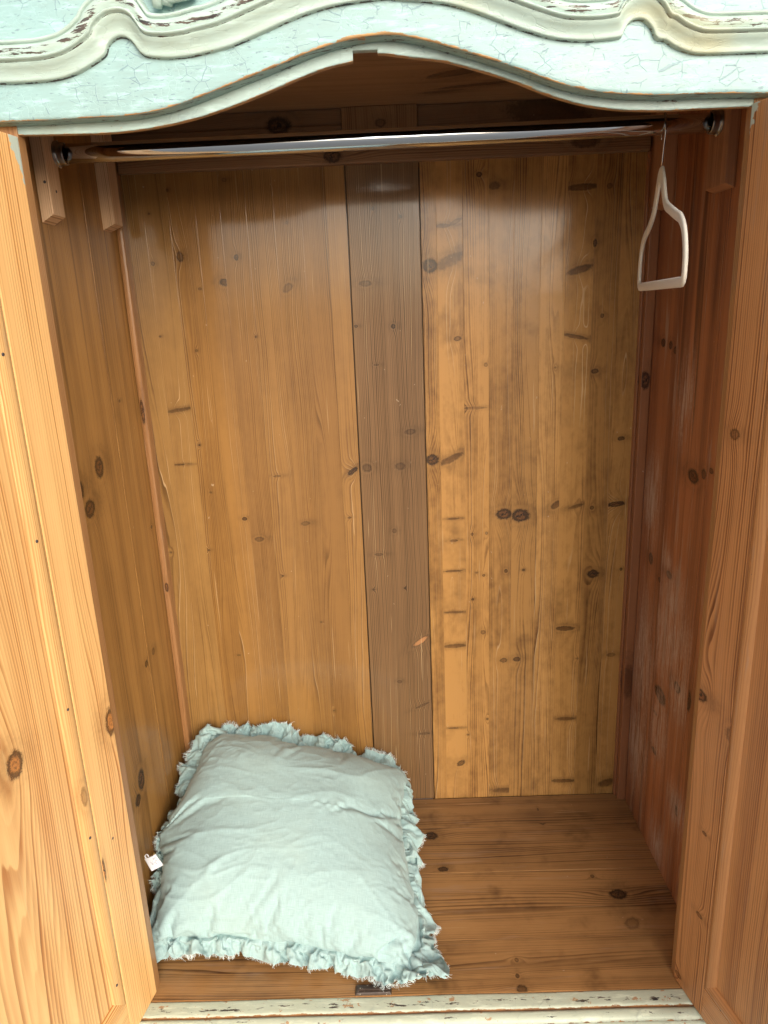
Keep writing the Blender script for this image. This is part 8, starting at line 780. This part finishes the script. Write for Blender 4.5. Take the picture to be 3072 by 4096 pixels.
def linen(name, tint):
    m, t, b = new_mat(name); c = t.xyz(t.uv()); uu_, vv_ = c[0], c[1]
    y1 = t.noise(t.v(t.mul(uu_, 1400.), t.mul(vv_, 60.), 0), 1., 1.); y2 = t.noise(t.v(t.mul(uu_, 60.), t.mul(vv_, 1400.), 5), 1., 1.); bl = t.noise(t.uv(), 9., 3.)
    weave = t.mul(t.add(y1, y2), .5)
    col = t.mix(t.ss(weave, .35, .65), tuple(x*.86 for x in tint), tuple(x*1.07 for x in tint)); col = t.mix(t.mul(t.ss(bl, .4, .75), .4), col, (tint[0]*1.06, tint[1]*.99, tint[2]*.93))
    t.put(b.inputs['Base Color'], col); b.inputs['Roughness'].default_value = .88; b.inputs['Sheen Weight'].default_value = .15
    cr = t.noise(t.v(t.mul(uu_, 46.), t.mul(vv_, 70.), 2), 1., 4., .6, .8)
    t.put(b.inputs['Normal'], t.bump(t.add(t.mul(cr, 1.0), t.mul(weave, .30)), .35, .0022)); return m
LIN = linen('aqua_linen', (.340, .488, .485)); LIN2 = linen('aqua_linen_frill', (.335, .48, .475))
CU_ = thing('cushion', (-.22, .24, 0), 'pale aqua linen cushion with frayed frill slumped in the left corner of the wardrobe', 'cushion')
body = mesh_obj('cushion_cover', CV, CF, LIN, CU_, True, CU)
# frill: close the gathers onto the seam, then refine
q_ = np.arange(512); ruf[1::2, 0] = .5*(ruf[0::2, 0]+np.roll(ruf[0::2, 0], -1, axis=0)); ruf[..., 2] = np.maximum(ruf[..., 2], .003)
ruf = np.einsum('bj,ijc->ibc', by_index(np.eye(7), 13), ruf)
rc = np.concatenate([ruf[-2:], ruf, ruf[:3]]); R2 = by_index(rc.reshape(len(rc), -1), (len(rc)-1)*3+1)[6:6+1536].reshape(-1, 13, 3)
out_d = R2[:, -1]-R2[:, -2]; out_d /= np.linalg.norm(out_d, axis=1, keepdims=True)
rag = (vnoise(np.arange(1536)*.11, np.zeros(1536), 21)-.5)*.006+(vnoise(np.arange(1536)*.6, np.zeros(1536)+3, 22)-.5)*.0015
R2[:, -1] += out_d*rag[:, None]; R2[:, -2] += out_d*rag[:, None]*.5; on_catch = (R2[..., 0] > -.112) & (R2[..., 0] < -.032) & (R2[..., 1] > -.004) & (R2[..., 1] < .030)
R2[..., 2] = np.maximum(R2[..., 2], np.where(on_catch, .0085, .002))
nR = len(R2); idr = np.arange(nR*13).reshape(nR, 13); idr = np.concatenate([idr, idr[:1]])
RU = np.stack(np.meshgrid(np.arange(nR)*.0022, np.linspace(0, .045, 13), indexing='ij'), -1).reshape(-1, 2)
fr_ = mesh_obj('frill', R2.reshape(-1, 3), quads(idr).tolist(), LIN2, CU_, True, RU)
frm, t_, b_ = new_mat('frayed_thread'); b_.inputs['Base Color'].default_value = (.66, .74, .72, 1); b_.inputs['Roughness'].default_value = .9
Vv, Ff = [], []
for i in range(0, nR, 1):
    dens = vnoise(np.array([i*.035]), np.array([7.]), 31)[0]
    for _ in range(3 if dens > .45 else 2):
        if random.random() > .35+dens*.7: continue
        p = Vector(R2[i, -1]); d = Vector(out_d[i]); tg = Vector(R2[(i+1) % nR, -1]-R2[i-1, -1]).normalized(); L_ = random.uniform(.0018, .0048)+.009*max(0, dens-.5)
        if random.random() < .05: L_ *= 1.7
        c1 = tg*random.uniform(-.7, .7)+Vector((random.uniform(-.3, .3), random.uniform(-.3, .3), random.uniform(-.3, .25)))
        ps = [p-d*.0008, p+d*L_*.4+c1*L_*.15, p+d*L_*.75+c1*L_*.45, p+d*L_*.9+c1*L_*.95]
        for k_ in ps: k_.z = max(k_.z, .0068 if -.106 < k_.x < -.037 and -.001 < k_.y < .025 else .0012)
        a, b_2 = tube_mesh(ps, [.00026, .00024, .0002, .00014], 4); o_ = len(Vv); Vv += a; Ff += [tuple(x+o_ for x in f) for f in b_2]
fo = mesh_obj('frayed_fringe', Vv, Ff, frm, fr_, False); fo['kind'] = 'stuff'
# seam piping line: the stitched fold along the front edge
# ------------------------------------------------------------------ price tag pinned to the frill
TA = [Vector(p) for p in [(-.475,.128,.179),(-.454,.128,.189),(-.443,.128,.166),(-.465,.128,.153)]]       # four corners: top left, top right, bottom right, bottom left
PT = thing('price_tag', (TA[0]+TA[2])/2, 'small white handwritten price tag pinned to the left frill of the cushion', 'tag')
ex, ey = (TA[1]-TA[0]), (TA[3]-TA[0]); ez = ey.cross(ex).normalized()
if ez.y > 0: ez = -ez
def tp(px, py, lift=0.):             # card coordinates 0..1
    return TA[0]+ex*px+ey*py+ez*(lift+.0012*math.sin(px*2.5+py*2)-.0006)
card_m, t_, b_ = new_mat('white_card'); cn = t_.noise(t_.n.new('ShaderNodeNewGeometry').outputs['Position'], 300., 3.); t_.put(b_.inputs['Base Color'], t_.mix(cn, (.74, .75, .80), (.82, .83, .87))); b_.inputs['Roughness'].default_value = .7
secs = []
for i in range(9):
    px = i/8; col_ = []
    for j in range(9): col_.append(tp(px, j/8, .00025))
    for j in range(8, -1, -1): col_.append(tp(px, j/8, -.00025))
    secs.append(col_)
V_, F_ = loft(secs, True); n18 = 18
F_ += [tuple(range(18))[::-1], tuple(range(8*18, 9*18))]
card = mesh_obj('card', V_, F_, card_m, PT)
a_, b_2 = tube_mesh([tp(.30+.14*math.cos(q), -.10+.16*math.sin(q)*(-1), .0003) for q in [math.pi*(-.15+1.3*k_/14) for k_ in range(15)]], [(.0016, .0005)]*15, 8, up=ez)
mesh_obj('tag_loop', a_, b_2, card_m, PT, True)
brass, t_, b_ = new_mat('brass'); b_.inputs['Metallic'].default_value = 1; b_.inputs['Base Color'].default_value = (.32, .24, .10, 1); b_.inputs['Roughness'].default_value = .3
a_, b_2 = tube_mesh([tp(.22, -.06, -.001), tp(.36, -.02, .0016), tp(.55, -.05, .0022), tp(.80, -.02, .0016), tp(.98, -.03, .0004), tp(1.0, -.10, -.001), tp(.85, -.13, -.0025), tp(.55, -.12, -.0035)], .0006, 8); pin = mesh_obj('safety_pin', a_, b_2, brass, PT, True)
a_, b_2 = tube_mesh([tp(.80, -.04, .0006), tp(.86, -.06, .0010), tp(.95, -.07, .0010), tp(1.0, -.06, .0006)], [.0008, .0015, .0015, .0008], 10); mesh_obj('pin_head', a_, b_2, brass, pin, True)
ink, t_, b_ = new_mat('blue_black_ink'); b_.inputs['Base Color'].default_value = (.05, .05, .12, 1); b_.inputs['Roughness'].default_value = .6
X0, EX, EY = np.array((490., 720.)), np.array((370., -170.)), np.array((260., 390.)); IM = np.linalg.inv(np.stack([EX, EY], 1))
strokes = [[(905, 690), (885, 663), (850, 655), (815, 668), (795, 695), (800, 715), (785, 735)], [(758, 690), (790, 682), (850, 692)], [(772, 735), (800, 722), (850, 702)],
           [(890, 715), (862, 745), (860, 768), (885, 772), (935, 742)], [(920, 712), (905, 745), (880, 790)],
           [(965+28*math.cos(q)-6*math.sin(q), 798+36*math.sin(q)+4*math.cos(q)) for q in [2*math.pi*k_/12 for k_ in range(13)]],
           [(690, 795), (705, 822), (735, 840), (755, 815), (775, 795)], [(740, 870), (765, 845)], [(758, 845), (775, 890)], [(765, 858), (795, 850), (798, 872), (778, 880), (805, 905)],
           [(818, 815), (845, 850), (850, 825), (868, 800), (880, 822)], [(872, 870), (890, 845), (905, 850), (898, 872)], [(880, 835), (912, 868)]]
wv, wf = [], []
for s_ in strokes:
    pts = spline([tuple(IM @ (np.array(q)-X0)) for q in s_], max(6, len(s_)*2)); a_, b_2 = tube_mesh([tp(q[0], q[1], .0003) for q in pts], [(.00028, .00012)]*len(pts), 6, up=ez)
    o_ = len(wv); wv += a_; wf += [tuple(x+o_ for x in f) for f in b_2]
mesh_obj('handwriting', wv, wf, ink, card, True)['kind'] = 'stuff'
